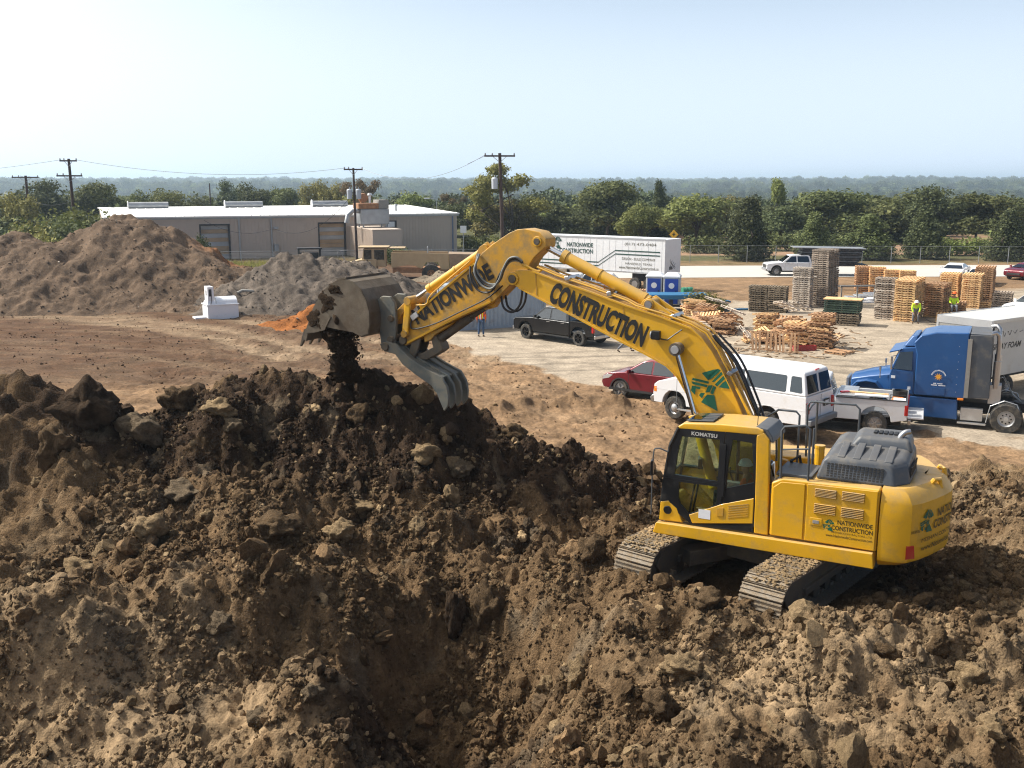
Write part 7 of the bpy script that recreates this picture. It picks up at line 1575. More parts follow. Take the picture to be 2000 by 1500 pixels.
# flatbed trailer with a black load behind the stacks
p = G(1700, 556); fb = thing('flatbed_trailer', 'dark flatbed trailer loaded with grey metal sheets behind the orange pallet row', 'trailer', (p.x - 1, p.y + 9, 0), R(-6))
MB().bx(-3.2, 3.4, -1.2, 1.2, .9, 1.05).build('deck', M['black_metal'], fb); 
for k in range(7): MB().bx(-3.0 + .1 * k, 3.0 - .22 * (6 - k) * .3, -1.1, 1.1, 1.07 + k * .2, 1.22 + k * .2).build('sheet_bundle', (M['black_metal'], M['dark_plastic'])[k % 2], fb)
MB().box((0, 0, 2.52), (6.4, 2.3, .07), (0, .012, 0)).build('top_sheet', M['galv'], fb)
for x in (-1.6, -.8):
    for y in (1.15, -1.15): wheel(fb, x, y, .38, .25, 'rim_steel')
# steel rack and white slab behind the tall stack
p = G(1702, 600); rk = thing('steel_rack', 'grey steel rack frame standing on a white slab between the pallet stacks', 'rack', (p.x + .3, p.y + 3.5, 0), R(8))
MB().bx(-2.0, 2.0, -1.1, 1.3, 0, .12).build('slab', M['wplastic'], rk)
for x in (-1.8, -.6, .7, 1.8): MB().bx(x - .04, x + .04, -.9, -.82, .12, 1.15).build('upright', M['grey_panel'], rk)
MB().bx(-1.9, 1.9, -.92, -.80, 1.15, 1.25).build('beam', M['grey_panel'], rk); MB().bx(-1.9, 1.9, .7, .8, 1.0, 1.1).build('beam', M['grey_panel'], rk)
for k in range(4): MB().box((-1 + .6 * k, -.2, .25 + .1 * k), (1.6, .5, .08), (.1 * k, .05, .2 * k)).build('scrap_sheet', M['alu'], rk)

# portable toilets
def potty(px, D, lab):
    x = WP(px, 560, D).x; t = thing('portable_toilet', lab, 'portable toilet', (x, D, 0), R(-14), 'portable toilets')
    MB().bx(-.56, .56, -.56, .56, .12, 2.0).build('cabin', M['gplastic'], t, .05); MB().bx(-.6, .6, -.6, .6, 0, .12).build('skid', M['black_plastic'], t)
    MB().bx(-.45, .45, -.60, -.562, .2, 1.92).build('door', M['bluebin'], t, .02); MB().lathe([(0, -.005), (.2, -.004), (.2, 0), (0, .001)], 20, 'y', (0, -.603, 1.45)).build('sticker', M['wplastic'], t)
    MB().bx(.28, .34, -.625, -.60, 1.0, 1.12).build('handle', M['black_plastic'], t)
    MB().loft([[(-.60, -.60, 2.0), (.60, -.60, 2.0), (.60, .60, 2.0), (-.60, .60, 2.0)], [(-.58, -.58, 2.12), (.58, -.58, 2.12), (.58, .58, 2.12), (-.58, .58, 2.12)], [(-.40, -.42, 2.28), (.40, -.42, 2.28), (.40, .42, 2.28), (-.40, .42, 2.28)], [(-.2, -.3, 2.33), (.2, -.3, 2.33), (.2, .3, 2.33), (-.2, .3, 2.33)]]).build('roof', M['wplastic'], t, .03)
potty(1279, 71.6, 'left blue and grey portable toilet beside the pallets'); potty(1313, 71.2, 'right blue and grey portable toilet next to the green barrel')
p = G(1362, 590); br = thing('barrel', 'green barrel with a blue end lying on its side right of the toilets', 'barrel', (p.x, p.y + 4.6, .3), R(20)); MB().lathe([(.29, -.44), (.30, -.42), (.29, -.15), (.305, -.14), (.29, -.12), (.29, .12), (.305, .14), (.29, .15), (.30, .42), (.29, .44)], 22, 'x').build('drum', M['greenbarrel'], br, smooth=True); MB().lathe([(0, 0), (.28, 0), (.28, .02), (0, .02)], 20, 'x', (.43, 0, 0)).build('end', M['blue_worn'], br)
# blue decks
p = WP(1328, 575, 69.0); bdk = thing('blue_deck', 'long flat blue steel deck in front of the portable toilets', 'steel deck', (p.x, p.y, .62), R(-3))
MB().bx(-2.1, 1.8, -.9, .9, .30, .48).build('deck', M['blue_worn'], bdk, .02); MB().bx(-2.1, 1.8, -.96, -.90, .18, .44).build('side_beam', M['blue_worn'], bdk)
for x in (-1.8, -.6, .6, 1.6): MB().bx(x - .06, x + .06, -.85, .85, -.62, .3).build('bearer', M['black_metal'], bdk)
MB().box((2.5, -.4, .1), (1.6, .7, .1), (0, .12, .1)).build('lower_sheet', M['blue_worn'], bdk)
p = G(1415, 607); MBp = tag(MB().tube([(p.x - 1.8, p.y + .3, .12), (p.x, p.y, .08), (p.x + 1.6, p.y + .1, .1)], .07, 8).build('blue_pipe', M['blue_worn']), 'thin blue pipe on the ground in front of the weedy shrub', 'pipe')

# white tank unit by the brown pile
wk = thing('white_tank_unit', 'white square tower and round-topped tank at the foot of the brown dirt pile', 'tank', (-19.2, 64.3, 0), R(30)); WT = M['white_tank']
MB().bx(0, 1.95, 0, 1.4, -.1, .82).build('base_tank', WT, wk, .02); MB().bx(-.05, 2.0, -.05, 1.45, .822, .88).build('rim', WT, wk, .01)
MB().prism([(.7 + .62 * math.cos(a), .882 + .42 * math.sin(a)) for a in [math.pi * i / 12 for i in range(13)]], .62, 1.92, 'yz').build('round_cover', WT, wk, smooth=True)
MB().loft([[(.0, .0, .882), (.58, .0, .882), (.58, 1.2, .882), (.0, 1.2, .882)], [(.07, .12, 1.1), (.46, .12, 1.1), (.46, 1.0, 1.1), (.07, 1.0, 1.1)]]).build('tower_base', WT, wk)
MB().bx(.07, .46, .12, .95, 1.102, 2.0).build('tower', WT, wk, .02); MB().bx(.055, .068, .4, .55, 1.45, 1.75).build('dark_mark', M['black_metal'], wk); MB().bx(.15, .32, .105, .118, 1.4, 1.85).build('dark_mark', M['black_metal'], wk); MB().tube([(.3, .10, 1.4), (.28, .06, 1.1), (.2, -.02, .9)], .02, 5).build('cable', M['black_metal'], wk)
MB().bx(-.75, -.05, .2, 1.0, .0, .10).build('step', WT, wk)
tag(MB().tube([(-19.3, 68.9, .5), (-18.9, 69, .95), (-18.2, 69.1, 1.3), (-17.5, 69.1, 1.25), (-17.3, 69.1, .6)], .10, 8).build('culvert_hoop', M['grey_panel'], smooth=True), 'bent grey pipe hoop behind the white tank', 'pipe')
# ------------------------------------------------------------------ pallets
def pallet_mesh(name, mat, seed, broken=False, cover=False):
    r = random.Random(seed); mb = MB()
    for y in (-.47, 0, .47):
        mb.bx(-.6, .6, y - .022, y + .022, .05, .105)
        for x0, x1 in ((-.6, -.42), (-.1, .1), (.42, .6)): mb.bx(x0, x1, y - .022, y + .022, .018, .05)
    n = 7 if not cover else 1
    if cover: mb.bx(-.6, .6, -.5, .5, .105, .125)
    else:
        for i in range(n):
            if broken and r.random() < .25: continue
            x = -.55 + i * 1.1 / (n - 1); mb.box((x, r.uniform(-.01, .01), .114), (.095, 1.0, .018), (0, 0, r.uniform(-.03, .03) * (4 if broken else 1)))
    for i in range(4):
        if broken and r.random() < .3: continue
        x = -.54 + i * 1.08 / 3; mb.box((x, 0, .008), (.10, 1.0, .016), (0, 0, r.uniform(-.03, .03) * (3 if broken else 1)))
    return mb.mesh(name, M[mat])
PM = {}
for k, mt in (('tan', 'wood_tan'), ('brown', 'wood_brown'), ('grey', 'wood_grey'), ('pale', 'wood_pale'), ('dark', 'wood_dark')):
    PM[k] = [pallet_mesh('pallet', mt, 10 + i) for i in range(2)] + [pallet_mesh('pallet', mt, 20 + i, True) for i in range(2)]
PAL = []   # (distance, mesh, matrix, label, group, broken)
pr = random.Random(8)
ORD = ['', 'first', 'second', 'third', 'fourth', 'fifth', 'sixth', 'seventh', 'eighth', 'ninth', 'tenth', '11th', '12th', '13th', '14th', '15th', '16th', '17th', '18th', '19th', '20th', '21st', '22nd', '23rd', '24th', '25th', '26th', '27th']
def stack(pxy, n, kind, label, group, az=38, nx=1, ny=1, jit=.012, turn=.01, broken=.15, z0=0, mixk=None, tilt=0.0, pitch=.145):
    """a stack whose corner nearest the camera stands at this photo point; left faces run at az to the picture plane"""
    c = G(*pxy); th = R(180 - az)      # direction of the left face, going left and away
    u = Vector((math.cos(th), math.sin(th), 0)); v = Vector((u.y, -u.x, 0)); v = v if v.y > 0 else -v
    lean = Vector((pr.uniform(-1, 1), pr.uniform(-1, 1), 0)) * .006
    for a in range(nx):
        for b in range(ny):
            cc = c + u * (.6 + a * 1.25) + v * (.5 + b * 1.06); nn = n if not isinstance(n, (list, tuple)) else n[(a * ny + b) % len(n)]
            col_ = ('' if nx * ny == 1 else (('near', 'far', 'farthest')[b] if ny > 1 else ('right', 'left')[a]) + ' column of ')
            for k in range(nn):
                lab_ = '%s, %s, %s' % (label[0], 'lowest' if k == 0 else 'topmost' if k == nn - 1 else ORD[k + 1] + ' from the ground', col_ + label[1])
                kd = kind if not mixk or pr.random() > .3 else mixk
                br = pr.random() < broken; me = PM[kd][pr.randint(2, 3) if br else pr.randint(0, 1)]
                m = Matrix.Translation(cc + lean * k + Vector((pr.gauss(0, jit), pr.gauss(0, jit), z0 + k * pitch))) @ Matrix.Rotation(math.atan2(u.y, u.x) + pr.gauss(0, turn), 4, 'Z') @ Matrix.Rotation(pr.gauss(0, tilt), 4, 'X') @ Matrix.Rotation(pr.gauss(0, tilt), 4, 'Y')
                PAL.append((cc.y - (2 if k > nn * .6 else 0), me, m, lab_, group))
stack((1616, 600), 27, 'grey', ('grey pallet', 'tallest dark stack'), 'pallets of the tallest grey stack', 37, 1, 2)
stack((1580, 602), 19, 'pale', ('pale grey pallet', 'pale stack left of the tallest'), 'pallets of the pale stack left of the tallest', 30, 1, 1)
stack((1535, 612), 12, 'dark', ('dark pallet', 'wide low stack at the left'), 'pallets of the dark low wide stack', 24, 2, 1)
stack((1677, 638), 5, 'dark', ('dark pallet', 'base under the green boards'), 'pallets under the green boards', 26, 2, 1, .03, .03)
stack((1745, 625), 18, 'pale', ('grey-white pallet', 'slim stack left of the tan block'), 'pallets of the slim grey-white stack', 32, 1, 1, mixk='grey')
stack((1783, 630), 18, 'tan', ('tan pallet', 'block behind the bending man'), 'pallets of the big orange-tan block', 32, 1, 3, mixk='tan')
stack((1840, 622), 15, 'brown', ('brown pallet', 'stack right of the big tan block'), 'pallets of the reddish brown stack', 36, 1, 2, mixk='tan')
for k, px in enumerate((1702, 1729, 1757, 1789)): stack((px, 571 + k * 2), 14 if k < 2 else 13, 'tan' if k != 0 else 'brown', ('tan pallet', ('leftmost', 'second', 'third', 'rightmost')[k] + ' stack before the dark flatbed'), 'pallets of the back row', 10, 1, 1)
stack((1869, 596), 15, 'tan', ('bright tan pallet', 'stack before the white car'), 'pallets of the bright stack before the white car', 30, 1, 2)
stack((1912, 603), 16, 'tan', ('bright tan pallet', 'stack right of the white car'), 'pallets of the bright stack right of the white car', 30, 1, 2)
stack((1936, 594), 18, 'brown', ('brown pallet', 'tall stack behind the bright tan ones'), 'pallets of the tall brown stack at the right', 30, 1, 2)
stack((1974, 604), 8, 'grey', ('dark grey pallet', 'low stack at the right edge'), 'pallets of the low grey stack at the right edge', 30, 1, 1, .03, .05)
stack((1884, 616), 6, 'brown', ('brown pallet', 'low stack behind the seated worker'), 'pallets of the low brown stack behind the seated worker', 28, 1, 1)
stack((1935, 602), 3, 'tan', ('tan pallet', 'small pile right of the low brown stack'), 'pallets of the small tan pile', 28, 1, 1)
stack((1868, 632), 4, 'tan', ('tan pallet', 'low stack behind the box truck'), 'pallets just behind the box truck', 28, 1, 1)
# broken heap in the middle of the yard
stack((1622, 684), 13, 'brown', ('broken pallet', 'ragged right stack of the heap'), 'pallets of the ragged right-hand heap stack', 30, 1, 1, .07, .12, .7, mixk='tan', tilt=.02, pitch=.142)
stack((1574, 680), 9, 'tan', ('broken pallet', 'ragged middle stack of the heap'), 'pallets of the ragged middle heap stack', 26, 1, 1, .08, .15, .7, mixk='brown', tilt=.03)
stack((1514, 652), 8, 'tan', ('broken pallet', 'leaning back stack of the heap'), 'pallets of the leaning back-left heap stack', 22, 1, 1, .08, .15, .7, mixk='brown', tilt=.05)
stack((1395, 640), 9, 'brown', ('broken pallet', 'heap just right of the boom'), 'pallets of the heap right of the boom', 24, 1, 1, .09, .2, .8, mixk='pale', tilt=.05)
stack((1432, 655), 6, 'brown', ('broken pallet', 'lower heap right of the boom'), 'pallets of the lower heap right of the boom', 24, 1, 1, .1, .3, .8, mixk='pale', tilt=.06)
stack((1370, 618), 7, 'tan', ('tan pallet', 'pile beside the blue deck'), 'pallets beside the blue deck', 24, 1, 1, .1, .3, .6, mixk='brown', tilt=.05)
stack((1262, 590), 6, 'brown', ('reddish pallet', 'low stack left of the toilets'), 'pallets left of the portable toilets', 12, 2, 1, .04, .05, .3)
stack((1205, 590), 5, 'brown', ('brown pallet', 'low stack seen above the boom'), 'pallets above the boom', 12, 1, 1, .04, .05, .3)
def lone(pxy, z, rot, kind, label, D=0):
    p = G(*pxy); PAL.append((1, PM[kind][2], Matrix.Translation(Vector((p.x, p.y + D, z))) @ Euler(rot).to_matrix().to_4x4(), label, None))
lone((1490, 686), .52, (R(68), 0, R(-12)), 'brown', 'grey-brown pallet propped on its edge at the left front of the heap')
lone((1536, 690), .52, (R(70), 0, R(-8)), 'brown', 'grey-brown pallet propped on its edge at the right front of the heap')
lone((1462, 672), .40, (R(35), R(30), R(40)), 'pale', 'pale pallet lying tilted at the left foot of the heap')
lone((1545, 660), 1.55, (R(-12), R(26), R(10)), 'pale', 'pale slatted pallet sloping across the top of the heap', 1.3)
lone((1575, 650), 1.30, (R(-8), R(24), R(12)), 'pale', 'second pale slatted pallet sloping across the heap', 1.5)
lone((1430, 640), 1.0, (R(10), R(18), R(30)), 'pale', 'whitish pallet shining on top of the heap right of the boom')
lone((1398, 622), 1.1, (R(6), R(14), R(20)), 'pale', 'tilted pale pallet at the left of the heap right of the boom')
lone((1640, 690), .02, (0, 0, .7), 'brown', 'single flat pallet at the right foot of the heap')
def jumble(px, py, n, rx_, ry_, hmax, lab, kinds, seed):
    c = G(px, py); r = random.Random(seed)
    for k in range(n):
        a = r.uniform(0, 6.28); d = r.uniform(0, 1) ** .6; x = math.cos(a) * d * rx_; y = math.sin(a) * d * ry_; z = .1 + hmax * (1 - d * d) * r.uniform(.15, 1)
        rot = (r.gauss(0, .22), r.gauss(0, .22) + (.5 if x > 0 else -.5) * d * .4, r.uniform(0, 3.14))
        PAL.append((c.y + y - 1, PM[r.choice(kinds)][r.choice((0, 2, 3, 3))], Matrix.Translation(Vector((c.x + x, c.y + 1.4 + y, z))) @ Euler(rot).to_matrix().to_4x4(), lab, 'pallets thrown on the ' + ('left' if px < 1500 else 'right') + ' heap'))
jumble(1560, 676, 26, 2.3, .9, 1.15, 'broken pallet thrown at random on the ragged heap in front of the green boards', ('tan', 'brown', 'brown'), 3)
jumble(1405, 652, 24, 1.8, 1.6, 1.2, 'broken pallet thrown at random on the heap right of the boom', ('tan', 'brown', 'pale'), 4)
PAL.sort(key=lambda q: q[0]); rest = MB()
for i, (d, me, m, lab, grp) in enumerate(PAL):
    if i < 292:
        o = bpy.data.objects.new('pallet', me); COL.objects.link(o); o.matrix_world = m; tag(o, lab, 'pallet', grp)
    else:
        rest_me = me; vs = [m @ v.co for v in me.vertices]; rest.add(vs, [tuple(p.vertices) for p in me.polygons], {'tan': 0, 'brown': 1, 'grey': 2, 'pale': 3, 'dark': 4}[me.materials[0].name.split('_')[-1]])
if rest.v: tag(rest.build('pallet_stacks', [M['wood_tan'], M['wood_brown'], M['wood_grey'], M['wood_pale'], M['wood_dark']]), 'farther stacks of wooden pallets', kind='stuff')
# green boards on dark pallets
c = G(1677, 638); th = R(180 - 26); u = Vector((math.cos(th), math.sin(th), 0)); v = Vector((-u.y, u.x, 0)); v = v if v.y > 0 else -v
for k in range(6):
    cc = c + u * 1.05 + v * .62 + Vector((pr.gauss(0, .02), pr.gauss(0, .02), .76 + k * .13))
    o = thing('green_board_bundle', ('lowest', 'second', 'third', 'fourth', 'fifth', 'topmost')[k] + ' green painted board bundle on the dark pallets', 'board bundle', cc, math.atan2(v.y, v.x), 'green board bundles')
    MB().bx(-.6, .6, -1.05, 1.05, .03, .12).build('boards', M['green_crate'], o); 
    for y in (-.9, 0, .9): MB().bx(-.58, .58, y - .04, y + .04, 0, .03).build('spacer', M['wood_dark'], o)
o = tag(MB().box(c + u * 1.05 + v * .62 + Vector((0, 0, 1.56)), (1.28, 2.2, .05), (0, 0, math.atan2(v.y, v.x))).build('top_board', M['wood_tan']), 'tan board lying on top of the green bundles', 'board')
# scraps on the ground round the heap
M['scrapwood'] = woodm('scrap_wood', (.2, .13, .08), (.4, .28, .17)); sw = MB()
for k in range(170):
    p = G(pr.uniform(1400, 1700), pr.uniform(668, 700) if pr.random() < .7 else pr.uniform(640, 670)); sw.box((p.x, p.y, .03), (pr.uniform(.15, .8), pr.uniform(.05, .1), .025), (pr.gauss(0, .1), pr.gauss(0, .1), pr.uniform(0, 3)))
tag(sw.build('wood_scraps', M['scrapwood']), 'splintered wood scraps round the pallet heap', kind='stuff')
p = G(1570, 684); rp_ = thing('red_crate', 'red plastic crate squeezed under the middle of the heap', 'crate', (p.x, p.y - .1, 0), .2)
M['red_plastic'] = paint('red_plastic', (.30, .03, .03), .5)
MB().bx(-.6, .6, -.15, .15, 0, .04).bx(-.6, .6, -.15, -.12, .04, .26).bx(-.6, .6, .12, .15, .04, .26).bx(-.6, -.57, -.12, .12, .04, .26).bx(.57, .6, -.12, .12, .04, .26).build('crate', M['red_plastic'], rp_)
# ------------------------------------------------------------------ people
def skinned(name, joints, bones, mat, parent, sub=2):
    me = bpy.data.meshes.new(name); keys = list(joints); me.from_pydata([joints[k][0] for k in keys], [(keys.index(a), keys.index(b)) for a, b in bones], [])
    o = bpy.data.objects.new(name, me); COL.objects.link(o); o.parent = parent
    md = o.modifiers.new('skin', 'SKIN'); md.use_smooth_shade = True
    for k, sv in zip(keys, me.skin_vertices[0].data if me.skin_vertices else []): pass
    if not me.skin_vertices:
        bm = bmesh.new(); bm.from_mesh(me); bm.verts.layers.skin.verify(); bm.to_mesh(me); bm.free()
    for i, k in enumerate(keys):
        sv = me.skin_vertices[0].data[i]; r = joints[k][1]; sv.radius = r if isinstance(r, tuple) else (r, r); sv.use_root = (i == 0)
    s = o.modifiers.new('sub', 'SUBSURF'); s.levels = s.render_levels = sub
    me.materials.append(mat); return o
def person(label, loc, rz, top, legs, pose='stand', hat=None, group=None, s=1.0):
    t = thing('person', label, 'person', loc, rz); V = Vector
    if pose == 'stand': J = dict(pel=(0, 0, .95), ch=(0, .0, 1.25), sh=(0, 0, 1.42), nk=(0, .01, 1.50), hd=(.02, 0, 1.62), ls=(0, .19, 1.40), rs=(0, -.19, 1.40), le=(-.02, .25, 1.12), re=(.02, -.25, 1.12), lw=(.10, .26, .90), rw=(.12, -.22, .92), lh=(0, .10, .90), rh=(0, -.10, .90), lk=(.02, .13, .5), rk=(.03, -.11, .5), la=(-.02, .15, .08), ra=(.0, -.12, .08), lt=(.16, .17, .03), rt=(.18, -.13, .03))
    elif pose == 'bend': J = dict(pel=(-.12, 0, .92), ch=(.12, 0, 1.15), sh=(.30, 0, 1.25), nk=(.37, 0, 1.27), hd=(.47, 0, 1.28), ls=(.28, .19, 1.22), rs=(.28, -.19, 1.22), le=(.36, .24, .95), re=(.36, -.24, .95), lw=(.42, .16, .72), rw=(.42, -.14, .70), lh=(-.1, .10, .88), rh=(-.1, -.10, .88), lk=(.0, .15, .48), rk=(.02, -.13, .48), la=(-.05, .16, .08), ra=(-.04, -.14, .08), lt=(.13, .19, .03), rt=(.14, -.16, .03))
    elif pose == 'walk': J = dict(pel=(0, 0, .93), ch=(.02, 0, 1.22), sh=(.04, 0, 1.40), nk=(.05, 0, 1.48), hd=(.08, 0, 1.60), ls=(.03, .19, 1.38), rs=(.03, -.19, 1.38), le=(-.12, .24, 1.12), re=(.16, -.24, 1.12), lw=(-.1, .24, .88), rw=(.32, -.2, .98), lh=(0, .1, .88), rh=(0, -.1, .88), lk=(.16, .11, .50), rk=(-.10, -.11, .5), la=(.30, .11, .10), ra=(-.42, -.11, .14), lt=(.46, .12, .05), rt=(-.30, -.12, .03))
    else: J = dict(pel=(0, 0, .50), ch=(.03, 0, .80), sh=(.06, 0, .98), nk=(.07, 0, 1.06), hd=(.10, 0, 1.18), ls=(.05, .19, .96), rs=(.05, -.19, .96), le=(.12, .26, .70), re=(.12, -.26, .70), lw=(.36, .2, .66), rw=(.36, -.2, .66), lh=(.02, .1, .47), rh=(.02, -.1, .47), lk=(.45, .14, .50), rk=(.45, -.14, .50), la=(.48, .14, .08), ra=(.48, -.14, .08), lt=(.64, .15, .03), rt=(.64, -.15, .03))
    g = lambda k: V(J[k]) * s
    body = dict(sh=(g('sh'), (.10 * s, .12 * s)), nk=(g('nk'), .055 * s), hd0=(g('hd') - V((0, 0, .05 * s)), .075 * s), hd=(g('hd'), .10 * s), ht=(g('hd') + V((.0, 0, .09 * s)), .07 * s))
    for q in 'lr':
        body[q + 'e'] = (g(q + 'e'), .045 * s); body[q + 'w'] = (g(q + 'w'), .03 * s); d = (g(q + 'w') - g(q + 'e')).normalized(); body[q + 'p'] = (g(q + 'w') + d * .09 * s, .036 * s); body[q + 's'] = (g(q + 's'), .06 * s)
    skinned('body', body, [('sh', 'nk'), ('nk', 'hd0'), ('hd0', 'hd'), ('hd', 'ht'), ('sh', 'ls'), ('sh', 'rs'), ('ls', 'le'), ('rs', 're'), ('le', 'lw'), ('re', 'rw'), ('lw', 'lp'), ('rw', 'rp')], M['skin'], t)
    for q in 'lr':
        p_ = body[q + 'p'][0]; d = (g(q + 'w') - g(q + 'e')).normalized(); sd = V((0, 1, 0)); f = MB()
        for k, (o_, ln) in enumerate(((-.025, .07), (-.008, .08), (.009, .075), (.025, .06))): b0 = p_ + V((o_, 0, 0)) * s; f.tube([b0, b0 + d * ln * .6 * s, b0 + (d * ln + V((.012, 0, 0))) * s], .009 * s, 5)
        f.tube([p_ - d * .05 * s + V((.03, 0, 0)) * s, p_ + V((.05, 0, 0)) * s, p_ + d * .03 * s + V((.05, 0, 0)) * s], .010 * s, 5); f.build('fingers', M['skin'], t)
    tj = dict(ch=(g('ch'), (.155 * s, .125 * s)), pel=(g('pel'), (.15 * s, .12 * s)), sh=(g('sh') - V((0, 0, .03)) * s, (.15 * s, .12 * s)), ls=(g('ls'), .085 * s), rs=(g('rs'), .085 * s), le=(g('le') * .92 + g('ls') * .08, .062 * s), re=(g('re') * .92 + g('rs') * .08, .062 * s), lw=(g('lw') * .85 + g('le') * .15, .045 * s), rw=(g('rw') * .85 + g('re') * .15, .045 * s))
    skinned('shirt', tj, [('ch', 'pel'), ('ch', 'sh'), ('sh', 'ls'), ('sh', 'rs'), ('ls', 'le'), ('rs', 're'), ('le', 'lw'), ('re', 'rw')], M[top], t)
    lj = dict(pel=(g('pel'), (.145 * s, .115 * s)), lh=(g('lh'), .10 * s), rh=(g('rh'), .10 * s), lk=(g('lk'), .072 * s), rk=(g('rk'), .072 * s), la=(g('la') + V((0, 0, .03)), .055 * s), ra=(g('ra') + V((0, 0, .03)), .055 * s))
    skinned('trousers', lj, [('pel', 'lh'), ('pel', 'rh'), ('lh', 'lk'), ('rh', 'rk'), ('lk', 'la'), ('rk', 'ra')], M[legs], t)
    for q in 'lr': skinned('boot', dict(a=(g(q + 'a') + V((0, 0, .02)), .05 * s), h=(g(q + 'a') + V((0, 0, -.03)), .045 * s), t=(g(q + 't') + V((0, 0, .01)), .035 * s)), [('a', 'h'), ('h', 't')], M['brown_cloth'], t)
    h = g('hd') + V((0, 0, .035 * s))
    if hat: MB().lathe([(.155 * s, 0), (.15 * s, .02 * s), (.125 * s, .03 * s), (.12 * s, .07 * s), (.09 * s, .115 * s), (.04 * s, .135 * s), (0, .138 * s)], 18, 'z', h + V((0, 0, .03 * s))).build('helmet', M[hat], t, smooth=True)
    else: MB().lathe([(.108 * s, 0), (.112 * s, .05 * s), (.09 * s, .10 * s), (.04 * s, .128 * s), (0, .13 * s)], 14, 'z', h - V((.015, 0, .01))).build('hair', M['hair'], t, smooth=True)
    fc = MB()
    for y in (-.035, .035): fc.cyl(g('hd') + V((.094, y, .02)) * s, g('hd') + V((.104, y, .02)) * s, .011 * s, n=6)
    fc.build('eyes', M['hair'], t); MB().loft([[tuple(g('hd') + V((.095, -.012, .01)) * s), tuple(g('hd') + V((.095, .012, .01)) * s), tuple(g('hd') + V((.095, 0, .02)) * s)], [tuple(g('hd') + V((.118, -.012, -.025)) * s), tuple(g('hd') + V((.118, .012, -.025)) * s), tuple(g('hd') + V((.10, 0, -.02)) * s)]]).build('nose', M['skin'], t)
    return t
p1 = person('person in an orange safety vest and blue jeans standing before the grey container', (-1.72, 56.8, 0), R(80), 'orange_vest', 'jeans')
MB().box((-.165, 0, 1.2), (.012, .05, .4)).build('reflective_stripe', M['white_decal'], p1); 
for q in (.1, -.1): MB().box((-.16, q, 1.22), (.012, .035, .34)).build('reflective_stripe', M['yellow_vest'], p1)
person('person in a lime shirt bending over in the bed of the far white pickup', (28.0, 94.8, .74), R(178), 'yellow_vest', 'grey_cloth', 'bend', 'yellow_vest')
p3 = person('worker in a lime shirt and white helmet bending down before the pallet stacks', (G(1787, 632).x, G(1787, 632).y, 0), R(250), 'yellow_vest', 'grey_cloth', 'bend', 'helmet')
p = G(1787, 632); tag(MB().tube([(p.x - .1, p.y - .45, .72), (p.x + .3, p.y - .3, .45), (p.x + .9, p.y - .1, .12), (p.x + 1.6, p.y + .1, .03), (p.x + 2.2, p.y + .2, .03)], .02, 6).build('air_hose', M['hose']), 'dark hose trailing from the hands of the bending worker', 'hose')
person('worker with an orange helmet and lime shirt seated behind the box truck', (G(1860, 622).x, G(1860, 622).y, .35), R(255), 'yellow_vest', 'grey_cloth', 'sit', 'orange_vest')
person('person walking behind the boom beside the black pickup, legs showing', (G(1222, 688).x, G(1222, 688).y, 0), R(0), 'grey_cloth', 'grey_cloth', 'walk')
q = exw(.12, .93, 1.26); person('operator in an orange vest seated in the excavator cab', q, EXY, 'orange_vest', 'grey_cloth', 'sit', 'helmet', s=.93)
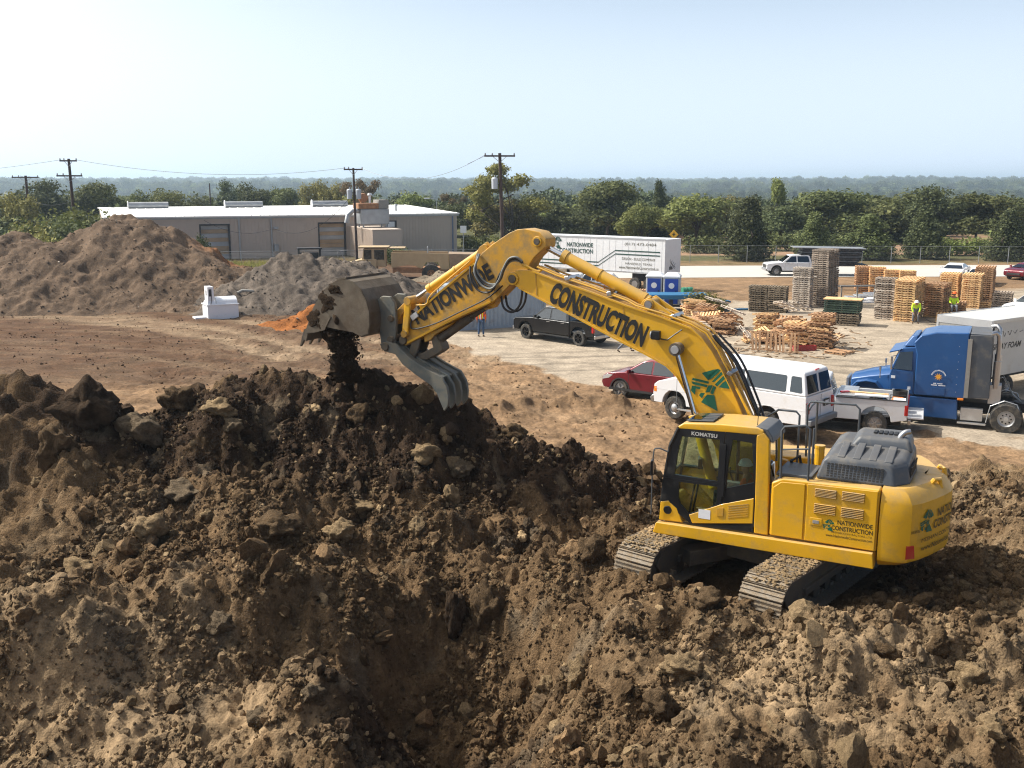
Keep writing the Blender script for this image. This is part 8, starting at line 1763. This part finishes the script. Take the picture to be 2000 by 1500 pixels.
# ------------------------------------------------------------------ large single clods and stones on the dug earth
BR = [ # px, py(base), D, width px, height px, material, label
 (165, 838, 23.2, 110, 95, 'soil_lump', 'biggest dark lump of earth on the left crest of the spoil'),
 (275, 868, 23.0, 90, 72, 'soil_grey', 'big grey clay block in the dip of the crest'),
 (428, 812, 23.6, 66, 34, 'soil_tan', 'long tan sandstone slab above the black hollow'),
 (455, 850, 23.0, 46, 34, 'soil_grey', 'rounded grey stone beside the black hollow'),
 (345, 800, 23.8, 62, 50, 'soil_mid', 'brown lump on the crest between the clay block and the pile'),
 (110, 900, 21.6, 66, 82, 'soil_mid', 'upright brown lump below the left crest'),
 (285, 1050, 19.3, 70, 50, 'soil_tan', 'cracked pale stone at the left centre of the slope'),
 (360, 978, 20.6, 80, 42, 'soil_grey', 'flat grey-brown clod on the left slope'),
 (535, 1050, 19.6, 84, 52, 'soil_mid', 'brown angular block right of the cracked pale stone'),
 (405, 1018, 20.0, 30, 26, 'soil_tan', 'small round tan stone left of the angular block'),
 (150, 1128, 17.9, 74, 40, 'soil_tan', 'tan clod at the far left above the pale bank'),
 (72, 952, 21.0, 26, 24, 'soil_tan', 'small round pale stone near the left edge'),
 (660, 1058, 19.4, 70, 44, 'soil_tan', 'pale stone slab in the centre of the pile face'),
 (945, 1235, 17.7, 68, 118, 'soil_mid', 'upright rounded clod standing over the pit'),
 (888, 1240, 17.6, 46, 100, 'soil_lump', 'dark jagged clod left of the upright one over the pit'),
 (1158, 1105, 19.2, 60, 62, 'soil_mid', 'tan-brown boulder left of the excavator track'),
 (1003, 858, 24.2, 46, 38, 'soil_mid', 'broken brown block on the right shoulder of the pile'),
 (1065, 1340, 15.2, 42, 52, 'soil_tan', 'narrow tan stone below the pit rim'),
 (1128, 1345, 15.2, 52, 62, 'soil_tan', 'bright tan pointed stone right of the pit'),
 (1335, 1322, 14.6, 78, 52, 'soil_tan', 'tan block with white streaks in the right foreground'),
 (1290, 1400, 13.6, 74, 58, 'soil_mid', 'brown overhanging clod in the right foreground'),
 (1385, 1190, 16.4, 84, 46, 'soil_mid', 'flat clod in front of the excavator tracks'),
 (960, 1492, 13.2, 34, 24, 'soil_tan', 'small tan stone at the bottom centre'),
 (1200, 1495, 12.6, 32, 22, 'soil_tan', 'small flat tan stone at the bottom right of centre'),
 (1920, 1235, 15.9, 44, 46, 'soil_mid', 'round clod at the right below the excavator shadow'),
 (1970, 1245, 15.8, 42, 40, 'soil_mid', 'round clod at the right edge below the shadow'),
 (1840, 1270, 15.3, 46, 48, 'soil_mid', 'clod in the right foreground between two smaller ones'),
 (1735, 1290, 15.2, 50, 42, 'soil_mid', 'clod cluster centre right behind the tracks'),
 (1900, 1345, 14.3, 70, 62, 'soil_tan', 'ragged tan clod at the lower right'),
 (430, 1240, 15.3, 58, 44, 'soil_grey', 'grey clod on the crest of the pale bank'),
 (255, 1380, 13.9, 22, 24, 'soil_tan', 'small pyramid stone on the face of the pale bank'),
 (505, 1420, 13.4, 50, 40, 'soil_grey', 'grey-brown stone near the bottom left of the pit'),
 (610, 1375, 14.2, 48, 46, 'soil_grey', 'round grey clod left of the pit'),
 (700, 830, 23.2, 44, 50, 'soil_mid', 'pale brown slab standing in the middle of the pile face'),
 (830, 900, 22.4, 66, 44, 'soil_tan', 'tan clump in the face of the pile'),
 (900, 930, 22.0, 50, 32, 'soil_grey', 'grey block on the right face of the pile'),
 (700, 1000, 21.0, 56, 26, 'soil_tan', 'orange-tan flat stone in the pile face'),
 (880, 985, 21.6, 36, 44, 'soil_tan', 'upright tan stone on the right pile face'),
]
for i, (px, py, D, wpx, hpx, mt, lab) in enumerate(BR):
    p = WP(px, py, D)
    # settle on the ground along the same line of sight
    for _ in range(60):
        r = ray(px, py); t_ = D / r.y; q = Vector((r.x * t_, D, r.z * t_ + CAM_H)); g = gz(q.x, q.y)
        if abs(q.z - g) < .02: break
        D += (q.z - g) * .8
    w = wpx / 2000 * D / 2; h = hpx / 2000 * D / 2
    me = clod_mesh('clod', 900 + i * 7, 4, M[mt], 1.0, .42)
    for pl in me.polygons: pl.use_smooth = True
    o = link_mesh('clod' if mt != 'soil_tan' else 'stone', me, None, (q.x, q.y + w * .3, g + h * .75), (0, 0, 0), (w * 1.12, w * 1.0, h * 1.15)); tag(o, lab, 'clod' if mt != 'soil_tan' else 'stone')
# ------------------------------------------------------------------ haze
hm = bpy.data.materials.new('haze'); hm.use_nodes = True; hn = hm.node_tree; hn.nodes.remove(hn.nodes['Principled BSDF'])
pv = hn.nodes.new('ShaderNodeVolumePrincipled'); pv.inputs['Density'].default_value = .00025; pv.inputs['Color'].default_value = (.66, .84, 1.0, 1); pv.inputs['Anisotropy'].default_value = .3
hn.links.new(pv.outputs[0], hn.nodes['Material Output'].inputs['Volume'])
tag(MB().bx(-6200, 6200, -60, 7600, -42, 46).build('haze', hm), 'pale distant haze', kind='stuff')
